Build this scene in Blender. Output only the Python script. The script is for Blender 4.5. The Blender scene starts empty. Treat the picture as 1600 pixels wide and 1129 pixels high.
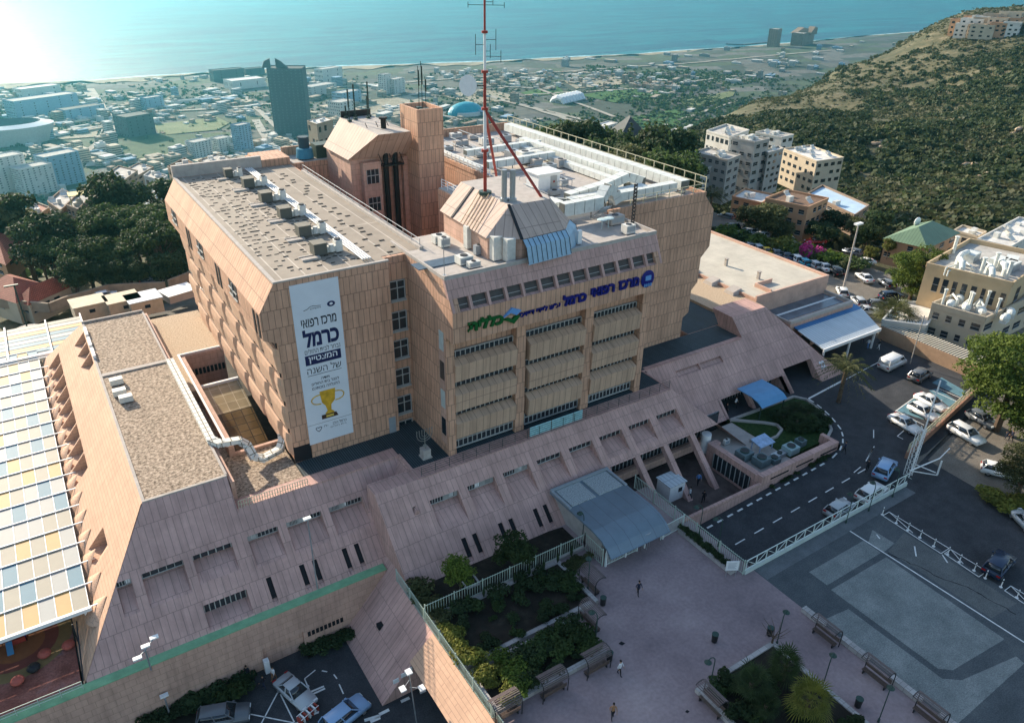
import bpy, bmesh, math, random
import numpy as np
from mathutils import Vector, Matrix
R=math.radians; PI=math.pi
random.seed(7); RNG=np.random.default_rng(11)
S=bpy.context.scene
COL=S.collection
# ---------------------------------------------------------------- camera
F_PX=1188.18; PITCH=.492132; ROLL=.0158746; YAW=-.579232; HCAM=55.0
_cy,_sy=math.cos(YAW),math.sin(YAW)
FWD=Vector((-_sy*math.cos(PITCH),_cy*math.cos(PITCH),-math.sin(PITCH)))
_r=Vector((_cy,_sy,0)); _u=_r.cross(FWD)
RIGHT=math.cos(ROLL)*_r+math.sin(ROLL)*_u; UP=-math.sin(ROLL)*_r+math.cos(ROLL)*_u
cam=bpy.data.cameras.new('camera'); camo=bpy.data.objects.new('camera',cam); COL.objects.link(camo)
cam.sensor_width=36; cam.lens=36*F_PX/1600; cam.clip_start=.5; cam.clip_end=60000
M3=Matrix((RIGHT,UP,-FWD)).transposed(); camo.matrix_world=Matrix.Translation((0,0,HCAM))@M3.to_4x4()
S.camera=camo
# ---------------------------------------------------------------- world, sun, exposure
SUN_EL=R(23); SUN_AZ=R(103)          # azimuth of the sun measured from +X towards +Y
w=bpy.data.worlds.new('World'); S.world=w; w.use_nodes=True
nt=w.node_tree; bg=nt.nodes['Background']
sk=nt.nodes.new('ShaderNodeTexSky'); sk.sky_type='NISHITA'; sk.sun_disc=False
sk.sun_elevation=SUN_EL; sk.sun_rotation=R(90)-SUN_AZ; sk.air_density=1.3; sk.dust_density=1.5; sk.ozone_density=2.0; sk.altitude=200
nt.links.new(sk.outputs[0],bg.inputs[0]); bg.inputs[1].default_value=.115
sun=bpy.data.lights.new('sun','SUN'); sun.energy=4.4; sun.angle=R(.5); sun.color=(1,.87,.70)
suno=bpy.data.objects.new('sun',sun); COL.objects.link(suno)
sd=Vector((math.cos(SUN_EL)*math.cos(SUN_AZ),math.cos(SUN_EL)*math.sin(SUN_AZ),math.sin(SUN_EL)))
suno.rotation_euler=sd.to_track_quat('Z','Y').to_euler()
S.view_settings.view_transform='Standard'; S.view_settings.look='None'; S.view_settings.gamma=1; S.view_settings.use_curve_mapping=False
S.view_settings.exposure=1.08
S.render.engine='CYCLES'
# ---------------------------------------------------------------- pixel -> point on a plane of known height
def ray(px,py):
    d=FWD*F_PX+RIGHT*(px-800)-UP*(py-564.5); return d.normalized()
def P(px,py,z=0):
    d=ray(px,py); t=(z-HCAM)/d.z; return Vector((d.x*t,d.y*t,z))
def onX(px,py,X): d=ray(px,py); t=X/d.x; return Vector((X,d.y*t,HCAM+d.z*t))
def onY(px,py,Y): d=ray(px,py); t=Y/d.y; return Vector((d.x*t,Y,HCAM+d.z*t))
def Dp(px,py,D):
    d=ray(px,py); t=D/math.hypot(d.x,d.y); return Vector((d.x*t,d.y*t,HCAM+d.z*t))
def Zat(px,py,x,y): return Dp(px,py,math.hypot(x,y)).z
# ---------------------------------------------------------------- mesh builder with metric UVs
class MB:
    def __init__(s): s.v=[]; s.f=[]; s.m=[]
    def poly(s,pts,m=0):
        i=len(s.v); s.v+= [tuple(p) for p in pts]; s.f.append(tuple(range(i,i+len(pts)))); s.m.append(m); return s
    def hexa(s,b,t,m=0,cap=True,bot=True):
        n=len(b); i=len(s.v); s.v+=[tuple(p) for p in b]+[tuple(p) for p in t]
        for k in range(n):
            j=(k+1)%n; s.f.append((i+k,i+j,i+n+j,i+n+k)); s.m.append(m)
        if cap: s.f.append(tuple(i+n+k for k in range(n))); s.m.append(m)
        if bot: s.f.append(tuple(i+k for k in reversed(range(n)))); s.m.append(m)
        return s
    def box(s,x0,y0,z0,x1,y1,z1,m=0):
        if x0>x1:x0,x1=x1,x0
        if y0>y1:y0,y1=y1,y0
        if z0>z1:z0,z1=z1,z0
        b=[(x0,y0,z0),(x1,y0,z0),(x1,y1,z0),(x0,y1,z0)]
        return s.hexa(b,[(p[0],p[1],z1) for p in b],m)
    def prism(s,pts,z0,z1,m=0):
        if area(pts)<0: pts=pts[::-1]
        return s.hexa([(p[0],p[1],z0) for p in pts],[(p[0],p[1],z1) for p in pts],m)
    def slabX(s,prof,x0,x1,m=0):   # profile of (y,z) extruded along X
        return s.hexa([(x0,p[0],p[1]) for p in prof],[(x1,p[0],p[1]) for p in prof],m)
    def slabY(s,prof,y0,y1,m=0):   # profile of (x,z) extruded along Y
        return s.hexa([(p[0],y0,p[1]) for p in prof],[(p[0],y1,p[1]) for p in prof],m)
    def bar(s,a,b,wd,h=None,m=0):
        a=Vector(a);b=Vector(b);h=h or wd;d=(b-a)
        if d.length<1e-6: return s
        d.normalize(); up=Vector((0,0,1)) if abs(d.z)<.95 else Vector((0,1,0))
        sx=d.cross(up).normalized()*wd/2; sz=sx.cross(d).normalized()*h/2
        return s.hexa([a-sx-sz,a+sx-sz,a+sx+sz,a-sx+sz],[b-sx-sz,b+sx-sz,b+sx+sz,b-sx+sz],m)
    def tube(s,pts,r,n=8,m=0,cap=True):
        pts=[Vector(p) for p in pts]; rr=r if isinstance(r,(list,tuple)) else [r]*len(pts)
        i0=len(s.v); prev=None
        for k,p in enumerate(pts):
            d=(pts[min(k+1,len(pts)-1)]-pts[max(k-1,0)]).normalized()
            up=Vector((0,0,1)) if abs(d.z)<.9 else Vector((0,1,0))
            sx=d.cross(up).normalized() if prev is None else (prev-d*prev.dot(d)).normalized()
            prev=sx; sy=d.cross(sx)
            for q in range(n):
                a=2*PI*q/n; s.v.append(tuple(p+(sx*math.cos(a)+sy*math.sin(a))*rr[k]))
        for k in range(len(pts)-1):
            for q in range(n):
                a=i0+k*n+q;b=i0+k*n+(q+1)%n; s.f.append((a,b,b+n,a+n)); s.m.append(m)
        if cap:
            s.f.append(tuple(i0+q for q in reversed(range(n)))); s.m.append(m)
            e=i0+(len(pts)-1)*n; s.f.append(tuple(e+q for q in range(n))); s.m.append(m)
        return s
    def cyl(s,x,y,z0,z1,r,r2=None,n=12,m=0): return s.tube([(x,y,z0),(x,y,z1)],[r,r if r2 is None else r2],n,m)
    def ball(s,c,rx,ry=None,rz=None,n=10,k=6,m=0):
        ry=ry or rx; rz=rz or rx; i0=len(s.v); c=Vector(c)
        for a in range(1,k):
            t=PI*a/k
            for q in range(n):
                f=2*PI*q/n; s.v.append((c.x+rx*math.sin(t)*math.cos(f),c.y+ry*math.sin(t)*math.sin(f),c.z+rz*math.cos(t)))
        for a in range(k-2):
            for q in range(n):
                A=i0+a*n+q;B=i0+a*n+(q+1)%n; s.f.append((A,A+n,B+n,B)); s.m.append(m)
        t=len(s.v); s.v.append((c.x,c.y,c.z+rz)); s.v.append((c.x,c.y,c.z-rz)); e=i0+(k-2)*n
        for q in range(n):
            s.f.append((t,i0+q,i0+(q+1)%n)); s.m.append(m); s.f.append((t+1,e+(q+1)%n,e+q)); s.m.append(m)
        return s
    def tf(s,i0,M):
        for i in range(i0,len(s.v)): s.v[i]=tuple(M@Vector(s.v[i]))
        return s
    def build(s,name,mats,parent=None,smooth=False,origin=None,label=None):
        me=bpy.data.meshes.new(name)
        vs=s.v
        me.from_pydata(vs,[],s.f)
        if not isinstance(mats,(list,tuple)): mats=[mats]
        for q in mats: me.materials.append(q)
        me.polygons.foreach_set('material_index',s.m)
        if smooth: me.polygons.foreach_set('use_smooth',[True]*len(s.f))
        me.update(); uvs(me)
        ob=bpy.data.objects.new(name,me); COL.objects.link(ob)
        if parent is not None: ob.parent=parent
        elif origin is not None: ob.location=origin
        if label: ob['label']=label
        return ob
def area(p): return .5*sum(p[i][0]*p[(i+1)%len(p)][1]-p[(i+1)%len(p)][0]*p[i][1] for i in range(len(p)))
def uvs(me):
    uv=me.uv_layers.new(name='UVMap'); n=len(me.loops)
    if n==0: return
    co=np.empty(len(me.vertices)*3); me.vertices.foreach_get('co',co); co=co.reshape(-1,3)
    vi=np.empty(n,np.int32); me.loops.foreach_get('vertex_index',vi)
    nr=np.empty(len(me.polygons)*3); me.polygons.foreach_get('normal',nr); nr=nr.reshape(-1,3)
    tot=np.empty(len(me.polygons),np.int32); me.polygons.foreach_get('loop_total',tot)
    ln=np.repeat(nr,tot,axis=0)
    h=np.hypot(ln[:,0],ln[:,1]); flat=h<.2
    U=np.stack([-ln[:,1],ln[:,0],0*h],1)/np.maximum(h,1e-6)[:,None]
    U[flat]=[1,0,0]
    V=np.cross(ln,U); V[flat]=[0,1,0]
    c=co[vi]; out=np.stack([(c*U).sum(1),(c*V).sum(1)],1)
    uv.data.foreach_set('uv',out.ravel())
def tag(o,label=None,cat=None,group=None,kind=None):
    if label: o['label']=label
    if cat: o['category']=cat
    if group: o['group']=group
    if kind: o['kind']=kind
    return o
def empty(name,loc=(0,0,0),rz=0,label=None,cat=None,group=None):
    o=bpy.data.objects.new(name,None); COL.objects.link(o); o.location=loc; o.rotation_euler=(0,0,rz); o.empty_display_size=.3
    return tag(o,label,cat,group)
def dup(root,loc=None,rz=None,label=None,group=None,scale=None,mats=None):
    r=root.copy(); COL.objects.link(r)
    if loc is not None: r.location=loc
    if rz is not None: r.rotation_euler=(0,0,rz)
    if scale is not None: r.scale=(scale,)*3 if not isinstance(scale,tuple) else scale
    if label: r['label']=label
    if group: r['group']=group
    for ch in list(root.children):
        c=ch.copy(); COL.objects.link(c); c.parent=r
        for g in ch.children:
            d=g.copy(); COL.objects.link(d); d.parent=c
    return r
# ---------------------------------------------------------------- materials
def srgb(r,g,b):
    f=lambda c:(c/255/12.92 if c<=10 else ((c/255+.055)/1.055)**2.4)
    return (f(r),f(g),f(b),1)
MATS={}
def mat(name,col,rough=.8,var=.12,scale=1.5,metal=0,spec=.3,fine=None,dirt=None,bump=0,coord='Object',emit=None,alpha=None):
    if name in MATS: return MATS[name]
    m=bpy.data.materials.new(name); m.use_nodes=True; t=m.node_tree; n=t.nodes; L=t.links
    b=n['Principled BSDF']; b.inputs['Roughness'].default_value=rough; b.inputs['Metallic'].default_value=metal
    b.inputs['Specular IOR Level'].default_value=spec
    col=tuple(col)[:3]+(1,)
    if var>0:
        tc=n.new('ShaderNodeTexCoord'); no=n.new('ShaderNodeTexNoise'); no.inputs['Scale'].default_value=scale; no.inputs['Detail'].default_value=6; no.inputs['Roughness'].default_value=.65
        L.new(tc.outputs[coord],no.inputs['Vector'])
        mr=n.new('ShaderNodeMapRange'); mr.inputs['From Min'].default_value=.3; mr.inputs['From Max'].default_value=.7
        mr.inputs['To Min'].default_value=1-var; mr.inputs['To Max'].default_value=1+var; L.new(no.outputs['Fac'],mr.inputs['Value'])
        mx=n.new('ShaderNodeVectorMath'); mx.operation='MULTIPLY'; mx.inputs[0].default_value=col[:3]; L.new(mr.outputs[0],mx.inputs[1])
        L.new(mx.outputs[0],b.inputs['Base Color'])
        if bump:
            bp=n.new('ShaderNodeBump'); bp.inputs['Strength'].default_value=bump; bp.inputs['Distance'].default_value=.05
            n2=n.new('ShaderNodeTexNoise'); n2.inputs['Scale'].default_value=scale*8; L.new(tc.outputs[coord],n2.inputs['Vector'])
            L.new(n2.outputs['Fac'],bp.inputs['Height']); L.new(bp.outputs[0],b.inputs['Normal'])
    else: b.inputs['Base Color'].default_value=col
    if emit: b.inputs['Emission Color'].default_value=tuple(emit)[:3]+(1,); b.inputs['Emission Strength'].default_value=1
    MATS[name]=m; return m
def tilemat(name,col,joint,bw,bh,mort=.03,var=.10,offset=.5,rough=.75,big=.12,stain=0,streak=0,spec=.3):
    m=bpy.data.materials.new(name); m.use_nodes=True; t=m.node_tree; n=t.nodes; L=t.links
    b=n['Principled BSDF']; b.inputs['Roughness'].default_value=rough; b.inputs['Specular IOR Level'].default_value=spec
    tc=n.new('ShaderNodeTexCoord'); br=n.new('ShaderNodeTexBrick')
    br.offset=offset; br.inputs['Scale'].default_value=1; br.inputs['Brick Width'].default_value=bw; br.inputs['Row Height'].default_value=bh
    br.inputs['Mortar Size'].default_value=mort; br.inputs['Mortar Smooth'].default_value=.3
    c=col[:3]; br.inputs['Color1'].default_value=tuple(x*(1-var) for x in c)+(1,); br.inputs['Color2'].default_value=tuple(x*(1+var) for x in c)+(1,)
    br.inputs['Mortar'].default_value=tuple(joint[:3])+(1,)
    L.new(tc.outputs['UV'],br.inputs['Vector'])
    no=n.new('ShaderNodeTexNoise'); no.inputs['Scale'].default_value=.35; no.inputs['Detail'].default_value=8; no.inputs['Roughness'].default_value=.7
    L.new(tc.outputs['Object'],no.inputs['Vector'])
    mr=n.new('ShaderNodeMapRange'); mr.inputs['From Min'].default_value=.3; mr.inputs['From Max'].default_value=.7; mr.inputs['To Min'].default_value=1-big; mr.inputs['To Max'].default_value=1+big
    L.new(no.outputs['Fac'],mr.inputs['Value'])
    v=n.new('ShaderNodeVectorMath'); v.operation='MULTIPLY'; L.new(br.outputs['Color'],v.inputs[0]); L.new(mr.outputs[0],v.inputs[1])
    out=v.outputs[0]
    if streak:
        mp=n.new('ShaderNodeMapping'); mp.inputs['Scale'].default_value=(2.2,.12,1); L.new(tc.outputs['UV'],mp.inputs[0])
        n3=n.new('ShaderNodeTexNoise'); n3.inputs['Scale'].default_value=1; n3.inputs['Detail'].default_value=5; L.new(mp.outputs[0],n3.inputs['Vector'])
        m3=n.new('ShaderNodeMapRange'); m3.inputs['From Min'].default_value=.45; m3.inputs['From Max'].default_value=.75; m3.inputs['To Min'].default_value=1; m3.inputs['To Max'].default_value=1-streak
        L.new(n3.outputs['Fac'],m3.inputs['Value']); v3=n.new('ShaderNodeVectorMath'); v3.operation='MULTIPLY'; L.new(out,v3.inputs[0]); L.new(m3.outputs[0],v3.inputs[1]); out=v3.outputs[0]
    L.new(out,b.inputs['Base Color'])
    bp=n.new('ShaderNodeBump'); bp.inputs['Strength'].default_value=.4; bp.inputs['Distance'].default_value=.02; bp.invert=True
    L.new(br.outputs['Fac'],bp.inputs['Height']); L.new(bp.outputs[0],b.inputs['Normal'])
    MATS[name]=m; return m
def rampmat(name,stops,scale=1,rough=.9,detail=10,coord='Object',dist=0,bump=0,spec=.2,nr=.65,grain=.28):
    m=bpy.data.materials.new(name); m.use_nodes=True; t=m.node_tree; n=t.nodes; L=t.links
    b=n['Principled BSDF']; b.inputs['Roughness'].default_value=rough; b.inputs['Specular IOR Level'].default_value=spec
    tc=n.new('ShaderNodeTexCoord'); no=n.new('ShaderNodeTexNoise'); no.inputs['Scale'].default_value=scale; no.inputs['Detail'].default_value=detail; no.inputs['Roughness'].default_value=nr; no.inputs['Distortion'].default_value=dist
    L.new(tc.outputs[coord],no.inputs['Vector']); cr=n.new('ShaderNodeValToRGB'); e=cr.color_ramp.elements
    while len(e)<len(stops): e.new(.5)
    for q,(p,c) in zip(e,stops): q.position=p; q.color=tuple(c)[:3]+(1,)
    L.new(no.outputs['Fac'],cr.inputs[0])
    ng=n.new('ShaderNodeTexNoise'); ng.inputs['Scale'].default_value=max(scale*28,2.5) if scale>.06 else scale*12; ng.inputs['Detail'].default_value=3; L.new(tc.outputs[coord],ng.inputs['Vector'])
    mg_=n.new('ShaderNodeMapRange'); mg_.inputs['From Min'].default_value=.3; mg_.inputs['From Max'].default_value=.7; mg_.inputs['To Min'].default_value=1-grain; mg_.inputs['To Max'].default_value=1+grain; L.new(ng.outputs['Fac'],mg_.inputs['Value'])
    vg=n.new('ShaderNodeVectorMath'); vg.operation='MULTIPLY'; L.new(cr.outputs[0],vg.inputs[0]); L.new(mg_.outputs[0],vg.inputs[1]); L.new(vg.outputs[0],b.inputs['Base Color'])
    if bump:
        bp=n.new('ShaderNodeBump'); bp.inputs['Strength'].default_value=bump; bp.inputs['Distance'].default_value=.1
        L.new(no.outputs['Fac'],bp.inputs['Height']); L.new(bp.outputs[0],b.inputs['Normal'])
    MATS[name]=m; return m
T=(.59,.345,.228)
m_tile=tilemat('beige_panel',T,(.27,.165,.11),.62,1.9,.04,.07,.5,big=.16,streak=.28)
m_tileB=tilemat('stone_panel_wide',(.54,.34,.26),(.37,.24,.17),.95,.75,.025,.04,.5,big=.16,streak=.22)
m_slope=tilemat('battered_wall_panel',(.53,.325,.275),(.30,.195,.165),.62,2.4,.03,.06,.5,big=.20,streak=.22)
m_slopeS=tilemat('sunlit_tone_slope_panel',(.60,.375,.25),(.42,.26,.18),2.4,.42,.03,.04,.5,big=.10,streak=.1)  # lit copy of the battered wall panel, sunlight put into its colour
m_pent=tilemat('penthouse_sheet',(.50,.37,.30),(.30,.22,.18),.9,6,.05,.05,.0,big=.10,streak=.15)
m_glass=mat('dark_window_glass',(.02,.028,.035),.12,0,spec=.8)
m_dark=mat('dark_void',(.015,.015,.018),.9,0)
m_white=mat('white_paint',(.78,.78,.76),.5,.06,2)
m_frame=mat('pale_window_frame',(.40,.40,.38),.5,0)
m_metal=mat('galvanised_metal',(.42,.44,.45),.4,.12,3,metal=.6)
m_dmetal=mat('dark_green_metal',(.03,.06,.05),.5,.1,3)
m_black=mat('black_metal',(.02,.02,.022),.5,0)
m_greymetal=mat('grey_painted_metal',(.30,.33,.35),.45,.1,2)
m_acwhite=mat('air_conditioner_casing',(.62,.61,.56),.5,.15,2)
m_conc=mat('pale_concrete',(.42,.38,.34),.85,.15,1.2)
m_gravel=rampmat('roof_gravel',[(.34,(.07,.05,.035)),(.48,(.29,.225,.165)),(.66,(.60,.48,.37))],scale=3.2,detail=4,bump=.5,nr=.8)
m_roof=tilemat('roof_membrane',(.28,.235,.185),(.46,.40,.33),2.3,80,.07,.05,0,big=.18)
# ================================================================ TERRAIN, SEA, FAR PLAIN
SEA_Z=-228.0; PLAIN=-212.0
ctrl=[]
def cpt(px,py,d): p=Dp(px,py,d); ctrl.append((p.x,p.y,p.z))
def cz(px,d,z): p=Dp(px,300,d); ctrl.append((p.x,p.y,z))
# brow on the left and behind the hospital, then the drop to the plain
for px in (-500,-250,0,150,300): cz(px,120,-3); cz(px,170,-8); cz(px,230,-22); cz(px,300,-62); cz(px,420,-125); cz(px,600,-188); cz(px,850,PLAIN)
for px in (450,600,800): cz(px,120,-1); cz(px,200,-8); cz(px,270,-35); cz(px,360,-85); cz(px,500,-155); cz(px,700,-200); cz(px,900,PLAIN)
for px in (900,1000): cz(px,130,0); cz(px,200,-4); cz(px,260,-22); cz(px,330,-65); cz(px,520,-150); cz(px,800,-200); cz(px,1000,PLAIN)
for px in (1100,): cz(px,140,0); cz(px,200,-2); cz(px,260,-18); cz(px,330,-40); cz(px,440,-62); cz(px,1000,PLAIN)
# wooded spur and the big hill on the right
cpt(1080,192,600); cpt(1130,165,720); cz(1100,900,-205)
for px in (1200,1300): cz(px,140,0); cz(px,190,-5); cz(px,240,-22)
cpt(1200,240,400); cpt(1200,195,560); cpt(1180,157,760); cz(1200,1000,-195)
cpt(1300,300,330); cpt(1300,240,450); cpt(1300,190,620); cpt(1290,133,900); cz(1300,1150,-200)
for px in (1400,1500,1600,1750,2000): cz(px,130,0); cz(px,180,-6)
cpt(1400,335,260); cpt(1400,280,370); cpt(1400,210,560); cpt(1400,150,760); cpt(1390,96,1020); cz(1400,1300,-185)
cpt(1500,345,250); cpt(1500,290,350); cpt(1500,210,520); cpt(1500,120,760); cpt(1500,42,1020); cz(1500,1350,-110)
cpt(1600,350,245); cpt(1600,300,340); cpt(1600,200,520); cpt(1600,105,740); cpt(1600,28,950); cz(1600,1250,-50)
cpt(1750,300,340); cpt(1750,200,500); cpt(1750,90,720); cpt(1750,20,900); cz(2000,300,-30); cz(2000,900,5)
for px in (1300,1400,1500): cz(px,1700,PLAIN)
cz(1600,1900,-200); cz(1750,2200,-200); cz(2000,1500,-60)
for a in range(95,266,28):   # the unseen side behind the camera
    for d in (120,400,1200): th=R(56-a); ctrl.append((d*math.cos(th),d*math.sin(th),-6-d*.03))
for px in (-1500,-1000): cz(px,300,-60); cz(px,700,-180); cz(px,120,-6)
for px in (-500,0,400,800,1100,1300,1500,1750):
    cz(px,2600,PLAIN-6) if px<1500 else cz(px,3000,PLAIN)
ctrl=np.array(ctrl)
def feat(x,y):
    d=np.hypot(x,y)+1e-6; th=np.arctan2(y,x); th0=R(56.8)
    a=(th-th0+PI)%(2*PI)-PI
    return np.stack([a*1.6,np.log(d)],-1)
Fc=feat(ctrl[:,0],ctrl[:,1]); K=np.linalg.norm(Fc[:,None]-Fc[None],axis=-1)
n_=len(ctrl); A_=np.zeros((n_+1,n_+1)); A_[:n_,:n_]=-K; A_[:n_,n_]=1; A_[n_,:n_]=1; A_[:n_,:n_]+=np.eye(n_)*.01
W_=np.linalg.solve(A_,np.append(ctrl[:,2],0))
def vnoise(x,y,s,seed=0):
    x=x/s+seed*17.3;y=y/s-seed*9.1
    xi=np.floor(x);yi=np.floor(y);fx=x-xi;fy=y-yi;fx=fx*fx*(3-2*fx);fy=fy*fy*(3-2*fy)
    h=lambda a,b:(np.sin(a*127.1+b*311.7+seed*74.7)*43758.5453)%1
    return (h(xi,yi)*(1-fx)+h(xi+1,yi)*fx)*(1-fy)+(h(xi,yi+1)*(1-fx)+h(xi+1,yi+1)*fx)*fy
coast_px=[(-700,158),(-300,150),(0,132),(150,127),(270,118),(420,109),(600,103),(750,98),(900,90),(1000,85),(1160,74),(1260,66),(1400,53),(1520,44),(1700,30)]
cst=[P(x,y,SEA_Z) for x,y in coast_px]; cth=np.array([math.atan2(p.y,p.x) for p in cst]); cd=np.array([math.hypot(p.x,p.y) for p in cst])
o_=np.argsort(cth); cth=cth[o_]; cd=cd[o_]
def coastd(x,y): return np.interp(np.arctan2(y,x),cth,cd)
def terrain_z(x,y,rough=True):
    x=np.atleast_1d(np.asarray(x,float)); y=np.atleast_1d(np.asarray(y,float)); d=np.hypot(x,y)
    f=feat(x,y); z=np.full(len(x),W_[-1])
    for s in range(0,len(x),4000):
        k=np.linalg.norm(f[s:s+4000,None]-Fc[None],axis=-1); z[s:s+4000]+=-(k@W_[:-1])
    if rough:
        q=np.clip((d-240)/300,0,1)*np.clip((z-PLAIN)/60,0,1)
        z=z+q*((vnoise(x,y,140,1)-.5)*34+(vnoise(x,y,55,2)-.5)*12+(vnoise(x,y,22,3)-.5)*4)
    z=np.maximum(z,PLAIN-10+0*z)
    # blend to sea beyond the shore
    c=coastd(x,y); t=np.clip((d-(c-260))/260,0,1); z=np.where(z<PLAIN+60,z*(1-t)+(SEA_Z+1.0)*t,z)
    z=np.where(d>c+2,np.minimum(z,SEA_Z-6),z)
    # the levelled site
    m=np.clip((150-d)/25,0,1)*(np.maximum(0,1)); z=z*(1-m)+(-.25)*m
    pit=(x<21.8)&(y<57.5)&(d<150); z=np.where(pit,-6.35,z)
    pit2=(x>51)&(x<86)&(y>36.5)&(y<58); z=np.where(pit2,-4.7,z)
    return z
def Z1(x,y): return float(terrain_z([x],[y])[0])
def hit(px,py,lift=0):      # where the line of sight meets the terrain
    ds=np.geomspace(60,4200,700); r=ray(px,py); h=math.hypot(r.x,r.y)
    x=ds*r.x/h; y=ds*r.y/h; z=HCAM+ds*r.z/h; g=terrain_z(x,y)+lift; i=np.argmax(g>=z) if (g>=z).any() else len(ds)-1
    return Vector((x[i],y[i],g[i]-lift))
NR,NA=250,520
rr=np.geomspace(4,7000,NR); aa=np.linspace(0,2*PI,NA,endpoint=False)
# finer angles in front
aa=np.sort(np.concatenate([np.linspace(R(5),R(115),380),np.linspace(R(116),R(364),120)])); NA=len(aa)
X_,Y_=np.meshgrid(rr,aa,indexing='ij'); X_,Y_=(X_*np.cos(Y_)).ravel(),(X_*np.sin(Y_)).ravel()
Z_=terrain_z(X_,Y_)
vs=np.stack([X_,Y_,Z_],1)
i=np.arange(NR-1)[:,None]*NA+np.arange(NA)[None]; j=np.arange(NR-1)[:,None]*NA+(np.arange(NA)[None]+1)%NA
fs=np.stack([i,i+NA,j+NA,j],-1).reshape(-1,4)
fc=vs[fs].mean(1); fd=np.hypot(fc[:,0],fc[:,1])
mi=np.where(fd<150,0,np.where(fc[:,2]<PLAIN+28,2,1))
# materials: near yard, slope with scrub and rock, plain with fields
m_yard=rampmat('dry_earth_and_asphalt',[(.3,(.05,.05,.05)),(.55,(.10,.095,.085)),(.75,(.17,.15,.12))],scale=.25,detail=8)
m_scrub=rampmat('scrub_slope_ground',[(.34,(.03,.036,.018)),(.46,(.075,.075,.038)),(.58,(.13,.115,.068)),(.70,(.33,.29,.21))],scale=.09,detail=12,nr=.78)
def plainmat():
    m=bpy.data.materials.new('coastal_plain_fields'); m.use_nodes=True; t=m.node_tree; n=t.nodes; L=t.links; b=n['Principled BSDF']; b.inputs['Roughness'].default_value=.95
    tc=n.new('ShaderNodeTexCoord'); mp=n.new('ShaderNodeMapping'); mp.inputs['Rotation'].default_value=(0,0,.35); mp.inputs['Scale'].default_value=(1/95,1/60,1); L.new(tc.outputs['Object'],mp.inputs[0])
    vo=n.new('ShaderNodeTexVoronoi'); vo.voronoi_dimensions='2D'; vo.distance='CHEBYCHEV'; vo.inputs['Scale'].default_value=1; vo.inputs['Randomness'].default_value=.75; L.new(mp.outputs[0],vo.inputs['Vector'])
    cr=n.new('ShaderNodeValToRGB'); e=cr.color_ramp.elements; st=[(0,(.025,.035,.022)),(.2,(.035,.055,.022)),(.4,(.07,.068,.055)),(.55,(.02,.032,.02)),(.7,(.09,.088,.078)),(.85,(.05,.052,.05)),(1,(.12,.115,.10))]
    while len(e)<len(st): e.new(.5)
    for q,(p,c) in zip(e,st): q.position=p; q.color=c+(1,)
    cr.color_ramp.interpolation='CONSTANT'
    sp=n.new('ShaderNodeSeparateColor'); L.new(vo.outputs['Color'],sp.inputs[0]); L.new(sp.outputs[0],cr.inputs[0])
    no=n.new('ShaderNodeTexNoise'); no.inputs['Scale'].default_value=.05; no.inputs['Detail'].default_value=12; no.inputs['Roughness'].default_value=.8; L.new(tc.outputs['Object'],no.inputs['Vector'])
    mr=n.new('ShaderNodeMapRange'); mr.inputs['From Min'].default_value=.3; mr.inputs['From Max'].default_value=.7; mr.inputs['To Min'].default_value=.25; mr.inputs['To Max'].default_value=2.0; L.new(no.outputs['Fac'],mr.inputs['Value'])
    v=n.new('ShaderNodeVectorMath'); v.operation='MULTIPLY'; L.new(cr.outputs[0],v.inputs[0]); L.new(mr.outputs[0],v.inputs[1]); L.new(v.outputs[0],b.inputs['Base Color'])
    MATS['plain']=m; return m
m_plain=plainmat()
me=bpy.data.meshes.new('terrain'); me.from_pydata(vs.tolist(),[],fs.tolist())
for q in (m_yard,m_scrub,m_plain): me.materials.append(q)
me.polygons.foreach_set('material_index',mi.astype(np.int32)); me.polygons.foreach_set('use_smooth',np.ones(len(fs),bool)); me.update()
terr=bpy.data.objects.new('terrain',me); COL.objects.link(terr); tag(terr,kind='structure')
# sea
def seamat():
    m=bpy.data.materials.new('sea_water'); m.use_nodes=True; t=m.node_tree; n=t.nodes; L=t.links; b=n['Principled BSDF']
    b.inputs['Roughness'].default_value=.36; b.inputs['Specular IOR Level'].default_value=.15
    tc=n.new('ShaderNodeTexCoord'); mp=n.new('ShaderNodeMapping'); mp.inputs['Rotation'].default_value=(0,0,R(-20)); mp.inputs['Scale'].default_value=(1,4.5,1); L.new(tc.outputs['Object'],mp.inputs[0])
    no=n.new('ShaderNodeTexNoise'); no.inputs['Scale'].default_value=.035; no.inputs['Detail'].default_value=10; no.inputs['Roughness'].default_value=.7; L.new(mp.outputs[0],no.inputs['Vector'])
    bp=n.new('ShaderNodeBump'); bp.inputs['Strength'].default_value=1; bp.inputs['Distance'].default_value=3.0; L.new(no.outputs['Fac'],bp.inputs['Height']); L.new(bp.outputs[0],b.inputs['Normal'])
    n2=n.new('ShaderNodeTexNoise'); n2.inputs['Scale'].default_value=.0022; n2.inputs['Detail'].default_value=12; n2.inputs['Roughness'].default_value=.72; n2.inputs['Distortion'].default_value=1; L.new(mp.outputs[0],n2.inputs['Vector'])
    cr=n.new('ShaderNodeValToRGB'); e=cr.color_ramp.elements; e[0].position=.42; e[0].color=(.0005,.055,.105,1); e[1].position=.60; e[1].color=(.001,.155,.185,1); L.new(n2.outputs['Fac'],cr.inputs[0]); L.new(cr.outputs[0],b.inputs['Base Color'])
    MATS['sea']=m; return m
sea=MB().poly([(-14000,-14000,SEA_Z),(14000,-14000,SEA_Z),(14000,14000,SEA_Z),(-14000,14000,SEA_Z)]).build('sea',seamat()); tag(sea,kind='structure')
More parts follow.
